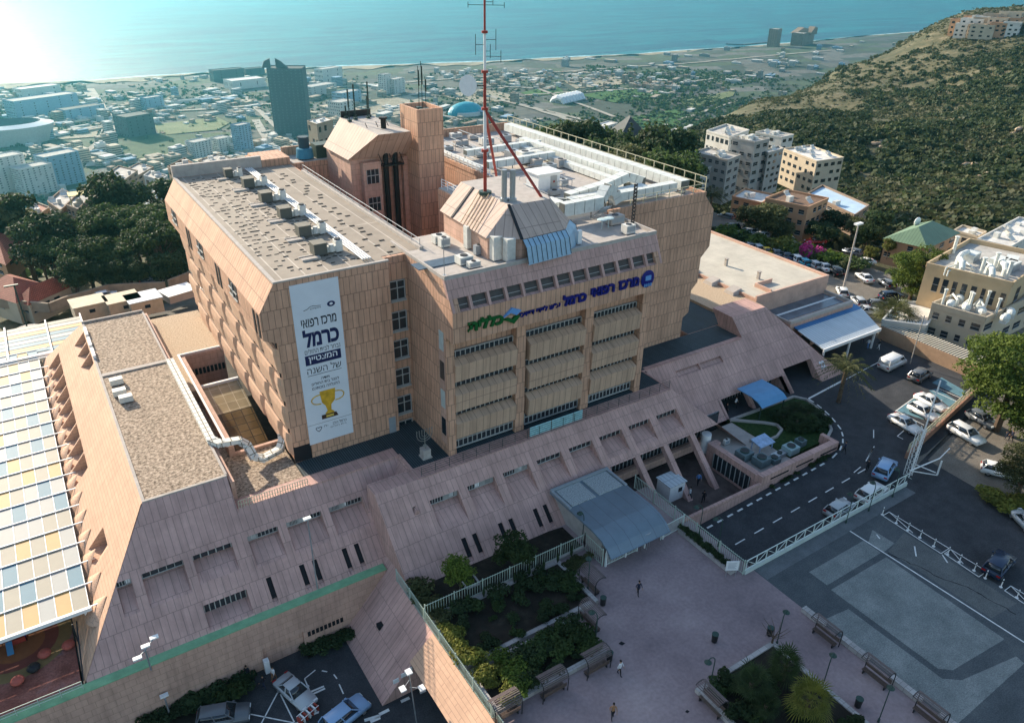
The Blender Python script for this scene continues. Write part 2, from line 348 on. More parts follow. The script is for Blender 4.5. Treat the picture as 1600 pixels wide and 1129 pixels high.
# ================================================================ HOSPITAL
H_=empty('hospital_building',(45,60,0),label='large beige panel clad hospital with stepped wings, slanted lower walls and a tiled look',cat='building')
H_.location=(0,0,0)
ZR=27.36; ZT=7.0
def hp(mb,name,m,label=None,smooth=False,parent=None):
    o=mb.build(name,m,parent or H_,smooth=smooth)
    if label: o['label']=label
    return o
# ---- left wing ------------------------------------------------
x0,x1,yf,yb=17.35,29.1,67.7,111.5
b=MB()
prof=[(x0,ZR),(15.65,24.6),(15.65,21.8),(17.2,21.3),(17.2,2),(33.6,2),(33.6,ZR)]   # (x,z) profile
b.slabY([(x1,2),(x1,ZR),(x0,ZR),(15.65,24.6),(15.65,21.8),(17.0,21.2),(17.0,9.0),(18.9,8.2),(18.9,2)],yf,yb)
hp(b,'wall',m_tile,'sunlit left wing wall')
# inner part of the left wing (up to the courtyard)
b=MB(); b.box(x1,68.8,2,33.6,yb,ZR-.004); hp(b,'wall',m_tile)
# roof skin
b=MB(); b.box(x0+.35,yf+.3,ZR-.1,29.0,yb-.3,ZR+.03); b.box(29.002,69.3,ZR-.1,33.4,yb-.3,ZR+.03); # membrane laps (short dark upstands)
for i_ in range(15):
    for j_ in range(30):
        if RNG.random()<.25: continue
        x=18.6+i_*.7+RNG.normal(0,.08); y=70+j_*1.35+RNG.normal(0,.25)
        if x>28.4: continue
        w_=.16+.16*RNG.random(); b.box(x-w_,y-.04,ZR+.031,x+w_,y+.04,ZR+.07+.04*RNG.random(),1)
for j_ in range(30):
    x=30.6+RNG.normal(0,.5); y=70+j_*1.25; b.box(x-.3,y-.12,ZR+.031,x+.3,y+.12,ZR+.10,1)
hp(b,'roof',[m_roof,mat('dark_felt',(.035,.03,.025),.9,.2)],'flat roof with rows of membrane laps')

b=MB()
b.box(x0-.05,yf-.05,ZR,x0+.32,yb+.05,ZR+.16); b.box(x0+.322,yf-.05,ZR,x1+.05,yf+.28,ZR+.16); b.box(33.3,69,ZR,33.75,106,ZR+.35)
hp(b,'roof_edge',m_conc)
b=MB(); b.box(x0-.05,yb,ZR-2,x1+.3,yb+.6,ZR+1.6); hp(b,'parapet',m_conc,'streaky far parapet')
# sloped recess openings in the top storey of the left face, and bulging bays below
for k in range(3):
    y=104.5-k*14.4
    b=MB(); b.hexa([(15.6,y,22.9),(15.6,y+3.0,22.9),(17.1,y+3.0,22.6),(17.1,y,22.6)],[(15.61,y,25.2-.65),(15.61,y+3.0,24.55),(17.1,y+3.0,25.0),(17.1,y,25.0)]); hp(b,'window_recess',m_dark)
    w_=MB(); w_.bar((15.55,y+1.5,22.9),(15.55,y+1.5,24.5),.1); w_.bar((15.55,y,23.7),(15.55,y+3,23.7),.1); w_.bar((15.55,y,22.9),(15.55,y+3,22.9),.12); w_.build('frame',m_frame,H_.children[-1])
    for q in (0,1):
        yy=y-6.2-q*1.3
        b=MB(); b.box(15.58,yy,21.9,15.8,yy+.55,24.4); hp(b,'slit_window',m_dark)
m_bay=tilemat('sunlit_tone_bay_panel',(.60,.375,.25),(.42,.32,.23),1.25,5,.03,.05,0,big=.10,streak=.15)  # beige panel again, with a sunlit tone put into its colour
for fl in range(4):
    zb=17.75-fl*3.3
    for k in range(8):
        y=yb-.3-(k+(.5 if fl%2 else 0))*6.3; ya=max(y-6.05,yf+.05)
        if y-ya<1.5: continue
        c=min(.75,(y-ya)*.3); b=MB()
        o_=[(17.0,ya,zb),(16.75,ya+c,zb+.0),(16.75,y-c,zb+.0),(17.0,y,zb)]
        m_=[(17.0,ya,zb+1.9),(16.55,ya+c,zb+1.9),(16.55,y-c,zb+1.9),(17.0,y,zb+1.9)]
        t_=[(17.0,ya,zb+2.7),(16.66,ya+c,zb+2.7),(16.66,y-c,zb+2.7),(17.0,y,zb+2.7)]
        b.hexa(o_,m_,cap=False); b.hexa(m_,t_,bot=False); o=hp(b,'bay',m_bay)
        MB().box(16.85,ya+.5,zb+2.72,16.99,y-.5,zb+3.28).build('window',m_glass,o)
# front of the left wing: lower notch (dark) under the left corner
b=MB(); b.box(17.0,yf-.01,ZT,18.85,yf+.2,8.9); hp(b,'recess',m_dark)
# ---- stair recess with the five windows -----------------------
b=MB(); b.box(28.9,68.72,2,33.6,72,ZR-.6); hp(b,'wall',m_tile,'narrow recessed wall with a column of windows')
pix=[(622.8,452.7),(626.2,500),(628.9,543.8),(631.2,587.7),(634.6,629.9),(636,664)]
for k,(px,py) in enumerate(pix):
    c=onY(px,py,68.6); ht=2.1 if k<5 else 1.5
    fr=MB(); x0w,x1w=29.45,31.15; zc=c.z
    for xx in (x0w,(x0w+x1w)/2,x1w): fr.box(xx-.05,68.56,zc-ht/2,xx+.05,68.68,zc+ht/2)
    for zz in (-ht/2,ht*.12,ht/2): fr.box(x0w+.052,68.57,zc+zz-.05,x1w-.052,68.675,zc+zz+.05)
    fr.box(x0w-.1,68.40,zc-ht/2-.22,x1w+.1,68.7,zc-ht/2-.06)
    o=hp(fr,'window',m_frame); MB().box(x0w,68.62,zc-ht/2,x1w,68.7,zc+ht/2).build('glass',m_glass,o)
b=MB(); b.box(27.9,67.62,ZT,28.7,67.8,ZT+2.0); hp(b,'door',m_greymetal)
# ---- central block ---------------------------------------------
cx0,cx1=31.5,58.5; YF=60.25; YS=58.75; YW=61.35
b=MB()   # left return wall with chamfered top
pr=[(72,2),(72,ZR),(YF,ZR),(YS,24.45),(YS,21.25),(YF,21.25),(YF,2)]
b.slabX(pr,cx0,cx0+.9)
hp(b,'wall',m_tile,'side wall of the central block')
b=MB()
b.slabX([(72,21.2),(72,ZR-.003),(YF,ZR-.003),(YS+1.25,25.7),(YS+1.0,24.4),(YS+.5,24.4),(YS+.5,21.24)],cx0+.9,cx1-.9); hp(b,'wall',m_tile)
b=MB(); b.slabX(pr,cx1-.9,cx1); hp(b,'wall',m_tile,'right corner pier of the central block')
# set-back front plane behind the balconies
b=MB(); b.box(cx0+.9,YW,2,cx1-.9,72,21.2); hp(b,'wall',m_tile,'orange shaded wall behind the balconies')
# sign band and the chamfer above
b=MB(); b.box(cx0-.02,YS-.06,21.2,cx1+.02,YS+.5,24.43); hp(b,'sign_band',m_tile)
b=MB(); n=13; L_=cx1-cx0
def sl(y0,z0,t): return (y0+(YF-YS)*t, z0+(ZR-24.45)*t)
ya,za=sl(YS,24.45,.42)
b.hexa([(cx0-.02,ya-.06,za),(cx1+.02,ya-.06,za),(cx1+.02,ya+.4,za-.1),(cx0-.02,ya+.4,za-.1)],[(cx0-.02,YF-.06,ZR+.05),(cx1+.02,YF-.06,ZR+.05),(cx1+.02,YF+.4,ZR+.05),(cx0-.02,YF+.4,ZR+.05)])
hp(b,'chamfer',m_slope)
for k in range(n+1):
    x=cx0+.05+k*(L_-.35)/n; b=MB(); b.hexa([(x,YS-.05,24.45),(x+.3,YS-.05,24.45),(x+.3,YS+.9,24.45),(x,YS+.9,24.45)],[(x,ya-.05,za),(x+.3,ya-.05,za),(x+.3,YS+.9,za),(x,YS+.9,za)]); hp(b,'fin',m_slope)
for k in range(n):
    x=cx0+.35+k*(L_-.35)/n; b=MB(); x2_=x+L_/n-.33; b.poly([(x,YS,24.44),(x2_,YS,24.44),(x2_,YS+.45,24.5),(x,YS+.45,24.5)]); b.poly([(x,YS+.45,24.5),(x2_,YS+.45,24.5),(x2_,ya+.36,za),(x,ya+.36,za)],1); b.box(x+.1,YS+.58,24.86,x2_-.1,YS+.63,24.91,2); hp(b,'louvre_opening',[m_slope,mat('louvre_shade_tone',(.075,.065,.06),.6,.2),m_frame])  # shade of the recess put into the dark back panel's colour
# roof
b=MB(); b.box(cx0+.2,YF+.2,ZR-.1,cx1-.2,72.5,ZR+.02); hp(b,'roof',m_conc)
b=MB(); b.box(cx0-.02,YF-.08,ZR,cx1+.02,YF+.2,ZR+.42); b.box(cx0-.02,YF+.2,ZR,cx0+.2,72.4,ZR+.35); b.box(cx1-.22,YF+.2,ZR,cx1+.02,68.4,ZR+.42); hp(b,'roof_edge',m_conc)
# piers and balconies
bays=[(32.4,40.0),(41.6,49.2),(50.4,57.4)]
for xx in (40.05,49.25): 
    b=MB(); b.box(xx,60.4,ZT-.3,xx+1.2,YW+.02,21.2); hp(b,'pier',m_tile)
    b=MB(); b.box(xx+1.22,YW-.25,ZT,xx+1.5,YW+.1,21.1); hp(b,'stair_window',[m_glass])
m_balc=tilemat('balcony_panel',(.54,.36,.245),(.26,.17,.12),.85,9,.035,.05,0,big=.12,streak=.25)
for bi,(xa,xb) in enumerate(bays):
    tops=[(18.35,15.9),(14.85,12.3),(11.35,8.9)] if bi<1 else ([(18.4,15.9),(14.9,12.3),(11.4,8.85)] if bi==1 else [(18.4,15.9),(14.9,12.3),(11.4,8.9)])
    # dark band + mullioned windows above each balcony
    for zt_,zb_ in tops:
        b=MB(); y0=60.1
        b.hexa([(xa,y0+.05,zb_),(xb,y0+.05,zb_),(xb,YW,zb_),(xa,YW,zb_)],[(xa,y0-.1,zt_-.5),(xb,y0-.1,zt_-.5),(xb,YW,zt_-.5),(xa,YW,zt_-.5)])
        b.hexa([(xa,y0-.1,zt_-.499),(xb,y0-.1,zt_-.499),(xb,YW,zt_-.499),(xa,YW,zt_-.499)],[(xa+.05,YW-.35,zt_-.05),(xb-.05,YW-.35,zt_-.05),(xb-.05,YW,zt_-.05),(xa+.05,YW,zt_-.05)])
        hp(b,'balcony',m_balc)
        o=MB(); o.box(xa,YW-.2,zt_-.04,xb,YW-.1,zt_+.6); o=hp(o,'window',m_glass)
        f=MB(); nn=13
        for k in range(nn+1): 
            xx=xa+(xb-xa)*k/nn; f.box(xx-.03,YW-.28,zt_-.04,xx+.05,YW-.205,zt_+.6)
        f.box(xa,YW-.32,zt_+.601,xb,YW-.1,zt_+.7); f.build('mullions',m_frame,o)
    o=MB(); o.box(xa,60.9,ZT,xb,61.1,8.9); o=hp(o,'window',m_glass)
    f=MB()
    for k in range(14): xx=xa+(xb-xa)*k/13; f.box(xx-.035,60.82,ZT+.3,xx+.05,60.9,8.8)
    f.box(xa,60.8,ZT+.25,xb,60.9,ZT+.4); f.box(xa,60.8,8.2,xb,60.9,8.3); f.build('mullions',m_frame,o)
# side windows in the left return of the front
b=MB(); b.box(cx0-.03,YF+.35,8.2,cx0+.1,YF+1.6,20.4); hp(b,'recess',m_tileB)
for k in range(4):
    z=9.3+k*3.4; o=MB(); o.box(cx0-.06,YF+.5,z,cx0+.0,YF+1.4,z+2.1); hp(o,'window',m_glass if k in(0,2) else mat('pale_blind',(.45,.5,.47),.6,.1))
# ---- right wing -------------------------------------------------
rx0,rx1,ryf,ryb=58.52,74.9,68.7,117
b=MB()
b.slabY([(rx0,2),(rx0,ZR),(rx1,ZR),(76.8,25.2),(77.0,20),(75.6,18.6),(75.6,15),(74.6,14),(74.6,10.6),(73.6,10),(73.6,2)],ryf,ryb); hp(b,'wall',m_tile,'right wing end wall with stepped outline')
b=MB(); b.box(33.602,111.502,20,rx0-.002,ryb+.02,ZR-.01); b.box(54,89,2,rx0-.004,111.5,ZR-.01); b.box(46,72.01,2,rx0-.004,89,ZR-.01); b.box(33.6,72.01,2,46,73.0,ZR-.01); hp(b,'wall',m_tile,'courtyard walls')
b=MB(); b.box(33.6,73,1.8,54,111.5,2.2); hp(b,'courtyard_floor',m_conc)
b=MB(); b.box(rx0+.002,ryf+.3,ZR-.1,rx1-.3,ryb-.3,ZR+.02); b.box(54.3,89.3,ZR-.1,rx0,111.2,ZR+.02); b.box(46.3,72.5,ZR-.1,rx0,89.28,ZR+.02); b.box(34,111.8,ZR-.1,rx0,ryb-.3,ZR+.02); b.box(33.9,72.5,ZR-.1,46.298,72.9,ZR+.02); hp(b,'roof',m_conc,'sandy right wing roof')
b=MB(); b.box(rx0,ryf-.05,ZR,rx1+.05,ryf+.28,ZR+.5); b.box(rx1-.25,ryf+.282,ZR,rx1+.05,ryb,ZR+.5); b.box(34,ryb-.3,ZR,rx1-.3,ryb,ZR+1.3); b.box(53.9,89,ZR,54.25,111,ZR+.6); b.box(29,111.6,ZR-.01,33.6,117,ZR+1.0); hp(b,'roof_edge',m_tile)
# far left raised wing behind the left roof
b=MB(); b.box(29.3,112.12,15,33.6,120,ZR+.0); hp(b,'wall',m_tile)
# ================================================================ LOW BATTERED WINGS
def yR(z): return 51.1+1.03*z
def yL(z): return 56.1+1.03*z
def facade(xa,xb,Yf,wins,slits,zb,ztop,yback,wtop,wbot,pbot,mat_,zcut=None):
    xs=sorted(set([xa,xb]+[v for a in wins for v in a]+[v for a in slits for v in a])); xs=[v for v in xs if xa<=v<=xb]
    for p,q in zip(xs,xs[1:]):
        if q-p<.02: continue
        m=(p+q)/2; isw=any(a<m<b for a,b in wins); iss=any(a<m<b for a,b in slits)
        pr=[(yback,ztop),(Yf(ztop),ztop)]
        if isw: pr+=[(Yf(wtop),wtop),(Yf(wtop)+.5,wtop+.0),(Yf(wtop)+.5,wbot-.25),(Yf(pbot),pbot)]
        if iss: pr+=[(Yf(1.95),1.95),(Yf(1.95)+.9,1.95),(Yf(.1)+.9,.45),(Yf(.1),.1)]
        if zb<(0.05 if iss else 99) or not iss: pr+=[(Yf(zb),zb)]
        pr+=[(yback,zb)]
        b=MB(); b.slabX(pr,p,q); o=hp(b,'slanted_wall',mat_)
        if isw:
            yw=Yf(wtop)+.2; g=MB(); g.box(p,yw,wbot+.02,q,yw+.045,wtop-.02); o2=hp(g,'window',m_glass)
            f=MB(); n=5
            for k in range(n+1): x=p+.05+(q-p-.1)*k/n; f.box(x-.03,yw-.06,wbot+.02,x+.03,yw-.005,wtop-.02)
            f.box(p,yw-.07,wbot-.02,q,yw-.01,wbot+.06); f.build('mullions',m_frame,o2)
            if RNG.random()<.4:
                k=int(RNG.integers(0,n)); x=p+.1+(q-p-.1)*k/n; MB().box(x+.02,yw-.03,wbot+.1,x+.5,yw-.005,wtop-.1).build('blind',m_white,o2)
        if iss:
            g=MB(); g.hexa([(p,Yf(.45)+.22,.45),(q,Yf(.45)+.22,.45),(q,Yf(.45)+.3,.45),(p,Yf(.45)+.3,.45)],[(p,Yf(1.93)+.22,1.93),(q,Yf(1.93)+.22,1.93),(q,Yf(1.93)+.3,1.93),(p,Yf(1.93)+.3,1.93)]); hp(g,'slit_window',m_dark)  # dark panel stands in for the slit's shaded interior
pitch=4.44
winsR=[(53.75+k*pitch-6*pitch,53.75+k*pitch+3.35-6*pitch) for k in range(8)]   # 27.1 ... 61.5
slR=[]
for k in range(4): x=24.35+k*4.45; slR+=[(x,x+.55),(x+1.3,x+1.85)]
# main slope to x=48.4, then the part carried on beams
facade(21.9,48.3,yR,[w for w in winsR if w[1]<48.5]+[(25.1,26.0)],slR,-.3,ZT,60.24,5.28,4.55,3.0,m_slope)
for p,q in [(48.3,62.2)]:
    xs=sorted([p,q]+[v for a in winsR for v in a if p<v<q])
    for a,c in zip(xs,xs[1:]):
        m=(a+c)/2; isw=any(u<m<v for u,v in winsR)
        pr=[(60.24,ZT),(yR(ZT),ZT)]
        if isw: pr+=[(yR(5.28),5.28),(yR(5.28)+.5,5.28),(yR(5.28)+.5,4.3),(yR(3.35),3.35)]
        pr+=[(yR(2.72),2.72),(yR(2.72)+.9,2.72),(60.24,2.72)]
        b=MB(); b.slabX(pr,a,c); hp(b,'slanted_wall',m_slope)
        if isw:
            yw=yR(5.28)+.2; o2=hp(MB().box(a,yw,4.57,c,yw+.045,5.26),'window',m_glass); f=MB()
            for k in range(6): x=a+.05+(c-a-.1)*k/5; f.box(x-.03,yw-.06,4.57,x+.03,yw-.005,5.26)
            f.build('mullions',m_frame,o2)
# left hip of the right block (faces left, runs down to the lower car park)
b=MB()
b.poly([(26.9,yR(7),7),(21.9,yR(0)-.1,0),(21.9,62.9,.0),(26.9,63.3,7)])
b.poly([(26.9,yR(7),7),(26.9,63.3,7),(26.9,63.3,0),(26.9,yR(7),0)])
b=MB(); b.hexa([(21.5,51.1,0),(27.0,51.1,0),(27.0,63.2,0),(21.5,63.2,0)],[(26.9,yR(7)-.01,ZT+.004),(27.0,yR(7)-.01,ZT+.004),(27.0,63.2,ZT+.004),(26.9,63.2,ZT+.004)]); hp(b,'slanted_wall',m_slope,'slanted hip wall between the two low fronts')
b=MB(); b.hexa([(15.9,45.3,-6.3),(21.6,45.3,-6.3),(21.6,58.0,-6.3),(15.9,58.0,-6.3)],[(21.5,45.3,0),(21.6,45.3,0),(21.6,58.0,0),(21.5,58.0,0)]); hp(b,'slanted_wall',m_slope)
# dark niches in the hip wall
b=MB(); b.hexa([(25.0,55.9,4.6),(25.6,55.9,4.6),(25.6,57.6,4.6),(25.0,57.6,4.6)],[(25.35,55.9,5.15),(25.6,55.9,5.15),(25.6,57.6,5.15),(25.35,57.6,5.15)]); hp(b,'niche',m_slope)
b=MB(); b.box(22.3,55.6,1.0,22.9,56.05,2.2); hp(b,'slit_window',m_dark)
b=MB(); b.box(18.42,51.1,-3.3,19.0,51.7,-2.85); hp(b,'vent_opening',m_dark)
# ---- left low wing ----------------------------------------------
winsL=[(18.0-pitch*k,18.0-pitch*k+3.6) for k in range(0,5)]+[(-1.9,-.65)]
slL=[(8.85,9.35),(10.2,10.7),(13.45,13.95),(14.75,15.25),(17.85,18.35),(19.15,19.65)]
facade(9.75,26.9,yL,[w for w in winsL if w[0]>9],slL,-.3,ZT,64.9,4.98,4.3,2.8,m_slope)
# gallery opening with glazing near the middle
n0_=len(COL.objects); before=set(COL.objects)
facade(-5.9,4.3,yL,[(-1.9,-.65)]+[w for w in winsL if w[1]<4.3],[],-.3,6.9,64.9,4.98,4.3,2.8,m_slope)
for o in set(COL.objects)-before:      # cut by the plane of the sunlit slope
    bm=bmesh.new(); bm.from_mesh(o.data); r_=bmesh.ops.bisect_plane(bm,geom=bm.verts[:]+bm.edges[:]+bm.faces[:],plane_co=(-6.02,0,0),plane_no=(-1,0,.8505),clear_outer=True); bmesh.ops.contextual_create(bm,geom=[g for g in r_['geom_cut'] if isinstance(g,bmesh.types.BMEdge)])
    if len(bm.faces)==0: bm.free(); bpy.data.objects.remove(o); continue
    bm.to_mesh(o.data); bm.free()
b=MB()
for a,c,isw in [(4.3,4.65,0),(4.65,8.28,1),(8.28,8.85,0),(8.85,9.35,2),(9.35,9.75,0)]:
    pr=[(64.9,ZT),(yL(ZT),ZT)]
    if isw==1: pr+=[(yL(4.98),4.98),(yL(4.98)+.5,4.98),(yL(4.98)+.5,4.05),(yL(3.1),3.1)]
    if a>=4.3 and c<=8.3: pr+=[(yL(1.75),1.75),(yL(1.75)+.35,1.75),(yL(1.75)+.35,.6),(yL(.0)+.1,.12)]
    pr+=[(yL(-.3),-.3),(64.9,-.3)]; hp(MB().slabX(pr,a,c),'slanted_wall',m_slope)
o=hp(MB().box(4.35,yL(1.75)+.28,.62,8.25,yL(1.75)+.33,1.73),'window',m_glass); f=MB()
for k in range(9): x=4.4+k*.475; f.box(x-.04,yL(1.75)+.2,.62,x+.04,yL(1.75)+.275,1.73)
f.build('mullions',m_frame,o)
yw=yL(4.98)+.2
for a,c in [(4.65,8.28)]:
    o=hp(MB().box(a,yw,4.32,c,yw+.045,4.96),'window',m_glass); f=MB()
    for k in range(6): x=a+.05+(c-a-.1)*k/5; f.box(x-.05,yw-.06,4.32,x+.05,yw-.005,4.96)
    f.build('mullions',m_frame,o)
# upper part above z=7 and the sunny left slope, as one hipped body
ZG=9.4; xe=1.96; xl=9.7
def onslope(y,z): return (-6.06+.8505*(z),y,z)
def yfar(z): return 111+(ZG-z)*.9
b=MB()
def cells(b,z0,z1,units,pitch_):
    """slope band between z0 and z1 with a triangular pocket per unit (y of the far edge)"""
    segs=[]; ye=None
    us=sorted(units,reverse=True); ycur0=yfar(z0); ycur1=yfar(z1)
    for y1 in us:
        b.poly([onslope(ycur0,z0),onslope(ycur1,z1),onslope(y1,z1),onslope(y1,z0)])      # plain part before the pocket
        yn=y1-pitch_*.93; A=Vector(onslope(y1,z1)); O=Vector(onslope(y1,z0)); N=Vector(onslope(yn,z0)); I=Vector((A.x,y1,z0)); NT=Vector(onslope(yn,z1))
        b.poly([A,O,I]); b.poly([A,I,NT]); b.poly([I,N,NT]); b.poly([I,O,N])
        ycur0=ycur1=yn
    b.poly([onslope(ycur0,z0),onslope(ycur1,z1),onslope(yL(z1)+0*z1,z1),onslope(yL(z0),z0)])
b.poly([onslope(yL(-.1),-.1),onslope(yfar(-.1),-.1),onslope(yfar(3.05),3.05),onslope(yL(3.05),3.05)])
cells(b,3.05,5.1,[112.9-3.535*k for k in range(9)]+[69.9],3.535)
b.poly([onslope(yL(5.1),5.1),onslope(yfar(5.1),5.1),onslope(yfar(7.55),7.55),onslope(yL(7.55),7.55)])
cells(b,7.55,9.3,[108.4-3.52*k for k in range(3)],3.52)
b.poly([onslope(yL(9.3),9.3),onslope(yfar(9.3),9.3),(xe,yfar(ZG),ZG),(xe,65.6,ZG)])
b.poly([(xe,111,ZG),onslope(yfar(-.1),-.1),(xl,yfar(-.1),-.1),(xl,111,ZG)])
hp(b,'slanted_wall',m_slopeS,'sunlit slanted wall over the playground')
b=MB(); b.poly([(xe,65.62,ZG),(xl,65.62,ZG),(xl,yL(6.9)-.012,6.9),(-.14,yL(6.9)-.012,6.9)][::-1]); b.poly([(xl,65.62,ZG),(xl,64.9,2),(xl,63.0,6.9)]); b.box(xe+.6,65.63,2,xl,111,ZG-.01,0); hp(b,'slanted_wall',m_slope)
b=MB(); b.box(xe+.3,65.9,ZG-.08,xl-.15,93.2,ZG+.04); b.box(xe+.3,93.9,ZG-.08,xl-.15,110.9,ZG+.04); hp(b,'roof',m_gravel,'gravel covered flat roof')
b=MB(); b.box(xe,65.6,ZG-.05,xe+.28,111,ZG+.12); b.box(xe+.28,65.6,ZG-.05,xl,65.88,ZG+.12); b.box(xl-.14,65.9,ZG-.05,xl+.1,111,ZG+.14); b.box(xe+.3,93.21,ZG-.05,xl-.15,93.89,ZG+.2); b.box(xe,110.9,ZG-.05,xl,111.2,ZG+.3); hp(b,'roof_edge',m_conc)
for k in range(3): hp(MB().box(xe-.02,108.4-k*3.52-2.6,ZG-.02,xe+.33,108.4-k*3.52,ZG+.55),'hood_rim',m_white)
# shell shaped bulges below the pockets
for k in range(15):
    y=112.6-k*3.535
    if y<63: break
    b=MB(); n=9; top=Vector(onslope(y-1.7,3.9)); pts=[]
    for q in range(n+1):
        t=q/n; yy=y+.05-t*3.45; bulge=math.sin(t*PI)**.7*1.1; pts.append(Vector(onslope(yy,2.3))+Vector((-bulge*.8,0,-bulge*.3)))
    for q in range(n): b.poly([top+Vector((-.06,0,.04)),pts[q],pts[q+1]])
    hp(b,'scallop',m_slopeS,smooth=True)
# ---- terrace between the left low roof and the left wing ---------------
b=MB(); b.box(xl+.1,64.9,2,10.2,111,ZG-.3); hp(b,'wall',m_tileB)
b=MB(); b.box(9.81,63.6,5.9,17.0,72.9,6.6); b.box(9.82,72.9,5.9,11.5,87.0,6.6); hp(b,'terrace_roof',m_gravel,'gravel terrace with brown grit')
m_sandy=rampmat('sandy_gravel',[(.3,(.24,.17,.11)),(.5,(.46,.35,.24)),(.7,(.66,.53,.38))],scale=5,detail=4,bump=.4,nr=.8,grain=.1)
b=MB(); b.box(10.21,97.2,5.9,17.0,111,8.0); b.box(10.2,87.01,5.9,11.5,97.19,8.0); hp(b,'terrace_roof',m_sandy)
# sunken glazed light court
b=MB(); b.box(11.5,72.9,1,12.1,97.2,8.0); b.box(12.1,96.7,1,17.0,97.2,8.0); b.box(12.1,72.9,1,17.0,73.3,6.9); hp(b,'light_court_wall',m_tileB)
m_gl=tilemat('tinted_roof_glass',(.40,.32,.19),(.60,.50,.34),1.2,1.5,.05,.12,0,rough=.2,big=.2,spec=.6)
b=MB(); b.poly([(12.1,84.7,5.2),(17.0,84.7,5.2),(17.0,90.0,6.4),(12.1,90.0,6.4)]); hp(b,'glass_roof',m_gl,'tinted glass roof of the light court')
b=MB(); b.poly([(12.1,75.5,2.6),(17.0,75.5,2.6),(17.0,84.7,5.2),(12.1,84.7,5.2)]); hp(b,'glass_roof',tilemat('brown_roof_glass',(.15,.10,.045),(.06,.045,.025),1.2,1.2,.06,.35,0,rough=.15,big=.35,spec=.7),'darker brown glazing lower in the light court')
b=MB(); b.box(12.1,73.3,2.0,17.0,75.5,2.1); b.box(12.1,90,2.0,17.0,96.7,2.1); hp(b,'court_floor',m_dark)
for k in range(9): hp(MB().box(12.5+k*.5,96.62,5.0,12.85+k*.5,96.69,5.9),'window',m_glass)
b=MB(); b.box(12.1,89.9,6.41,17.0,90.25,6.75); b.box(11.35,72.9,8.0,11.6,97.4,8.2); b.box(11.6,97.1,8.0,17,97.35,8.2); hp(b,'rail',m_white)
# terraces on the front, dark slatted deck
m_deck=tilemat('dark_slatted_deck',(.05,.075,.085),(.015,.02,.025),.25,60,.06,.1,0,big=.25)
b=MB(); b.box(17.0,63.35,5.5,27.0,67.69,ZT-.01); b.box(27.002,58.4,5.5,31.49,68.7,ZT-.012); b.box(31.5,58.32,5.5,62.2,62.19,ZT-.014); b.box(58.5,58.33,5.5,62.2,68.69,ZT-.01); b.box(62.2,63.8,5.5,81,68.69,ZT-.012); hp(b,'terrace_deck',m_deck,'dark slatted terrace at the foot of the tower')
b=MB(); b.box(17,63.1,6.9,26.9,63.36,ZT+.05); b.box(26.8,58.25,6.9,27.1,63.36,ZT+.06); b.box(27.1,58.25,6.9,62.2,58.5,ZT+.05); b.box(62.0,58.5,6.9,62.25,63.9,ZT+.05); b.box(62.25,63.7,6.9,81,63.9,ZT+.05); hp(b,'coping',m_slope)
# end hip of the right low front
b=MB(); b.hexa([(62.2,51.1,0),(69.5,51.1,0),(69.5,57.5,0),(62.2,57.5,0)],[(62.19,yR(ZT),ZT),(62.2,yR(ZT),ZT),(62.2,63.8,ZT),(62.19,63.8,ZT)])
b=MB(); b.poly([(62.2,yR(ZT),ZT),(69.5,51.1,0),(69.5,57.0,0),(62.2,63.9,ZT)])
b.poly([(62.2,yR(ZT),ZT),(62.2,yR(2.72),2.72),(66.66,yR(2.72),2.72)]); b.poly([(62.2,yR(2.72),2.72),(66.66,yR(2.72),2.72),(66.66,58,2.72),(62.2,58,2.72)])
b.poly([(66.66,yR(2.72),2.72),(69.5,51.1,0),(69.5,51.9,0),(66.66,yR(2.72)+1,2.7)])
hp(b,'slanted_wall',m_slope,'hipped end of the low front')
# slanting beams down into the sunken court
for x in (48.35,52.9,57.35,61.8):
    b=MB(); zb=-2.3; b.slabX([(yR(2.75),2.75),(yR(zb),zb),(yR(zb)+1.0,zb),(yR(2.75)+1.0,2.75)],x,x+.75); hp(b,'slanting_beam',m_slope)
b=MB(); b.box(48.3,55.9,-2.4,69,56.1,2.75); o=hp(b,'window',m_glass); f=MB()
for k in range(30): x=48.6+k*.62; f.box(x-.04,55.82,-.2,x+.04,55.9,2.7)
f.build('mullions',m_frame,o)
b=MB(); b.box(48.3,54.4,-.6,66,54.9,.4); b.box(48.3,54.9,-.3,66,55.8,-.1); hp(b,'balcony_front',m_tileB)
# ---- second slanted front on the right -----------------------------------
def y2(z): return 56.8+z
Zc=9.35
secs=[(62.8,67.3,0,None),(67.3,71.5,1,None),(71.5,71.75,0,None),(71.75,72.1,1,None),(72.1,75.8,1,2),(75.8,81,0,2),(81,84.9,0,2.05),(84.9,85.7,0,None),(85.7,91.8,0,2.65)]
for a,c,isw,cut in secs:
    zt_=ZT if c<=81 else (Zc if c<=88 else None)
    cc=c; 
    if a>=85.7: zt_=Zc
    x2=min(cc,88) 
    pr=[(64.5 if zt_==ZT else 70,zt_),(y2(zt_),zt_)]
    if isw: pr+=[(y2(6.0),6.0),(y2(6.0)+.8,6.0),(y2(5.35)+.3,5.35),(y2(5.3),5.3)]
    zb=cut if cut else 0
    pr+=[(y2(zb),zb),(y2(zb)+ (1.2 if cut else 6),zb)] 
    if cut: pr+=[(64.5,zb)]
    else: pr+=[(64.5,0)]
    hp(MB().slabX(pr,a,x2),'slanted_wall',m_slope)
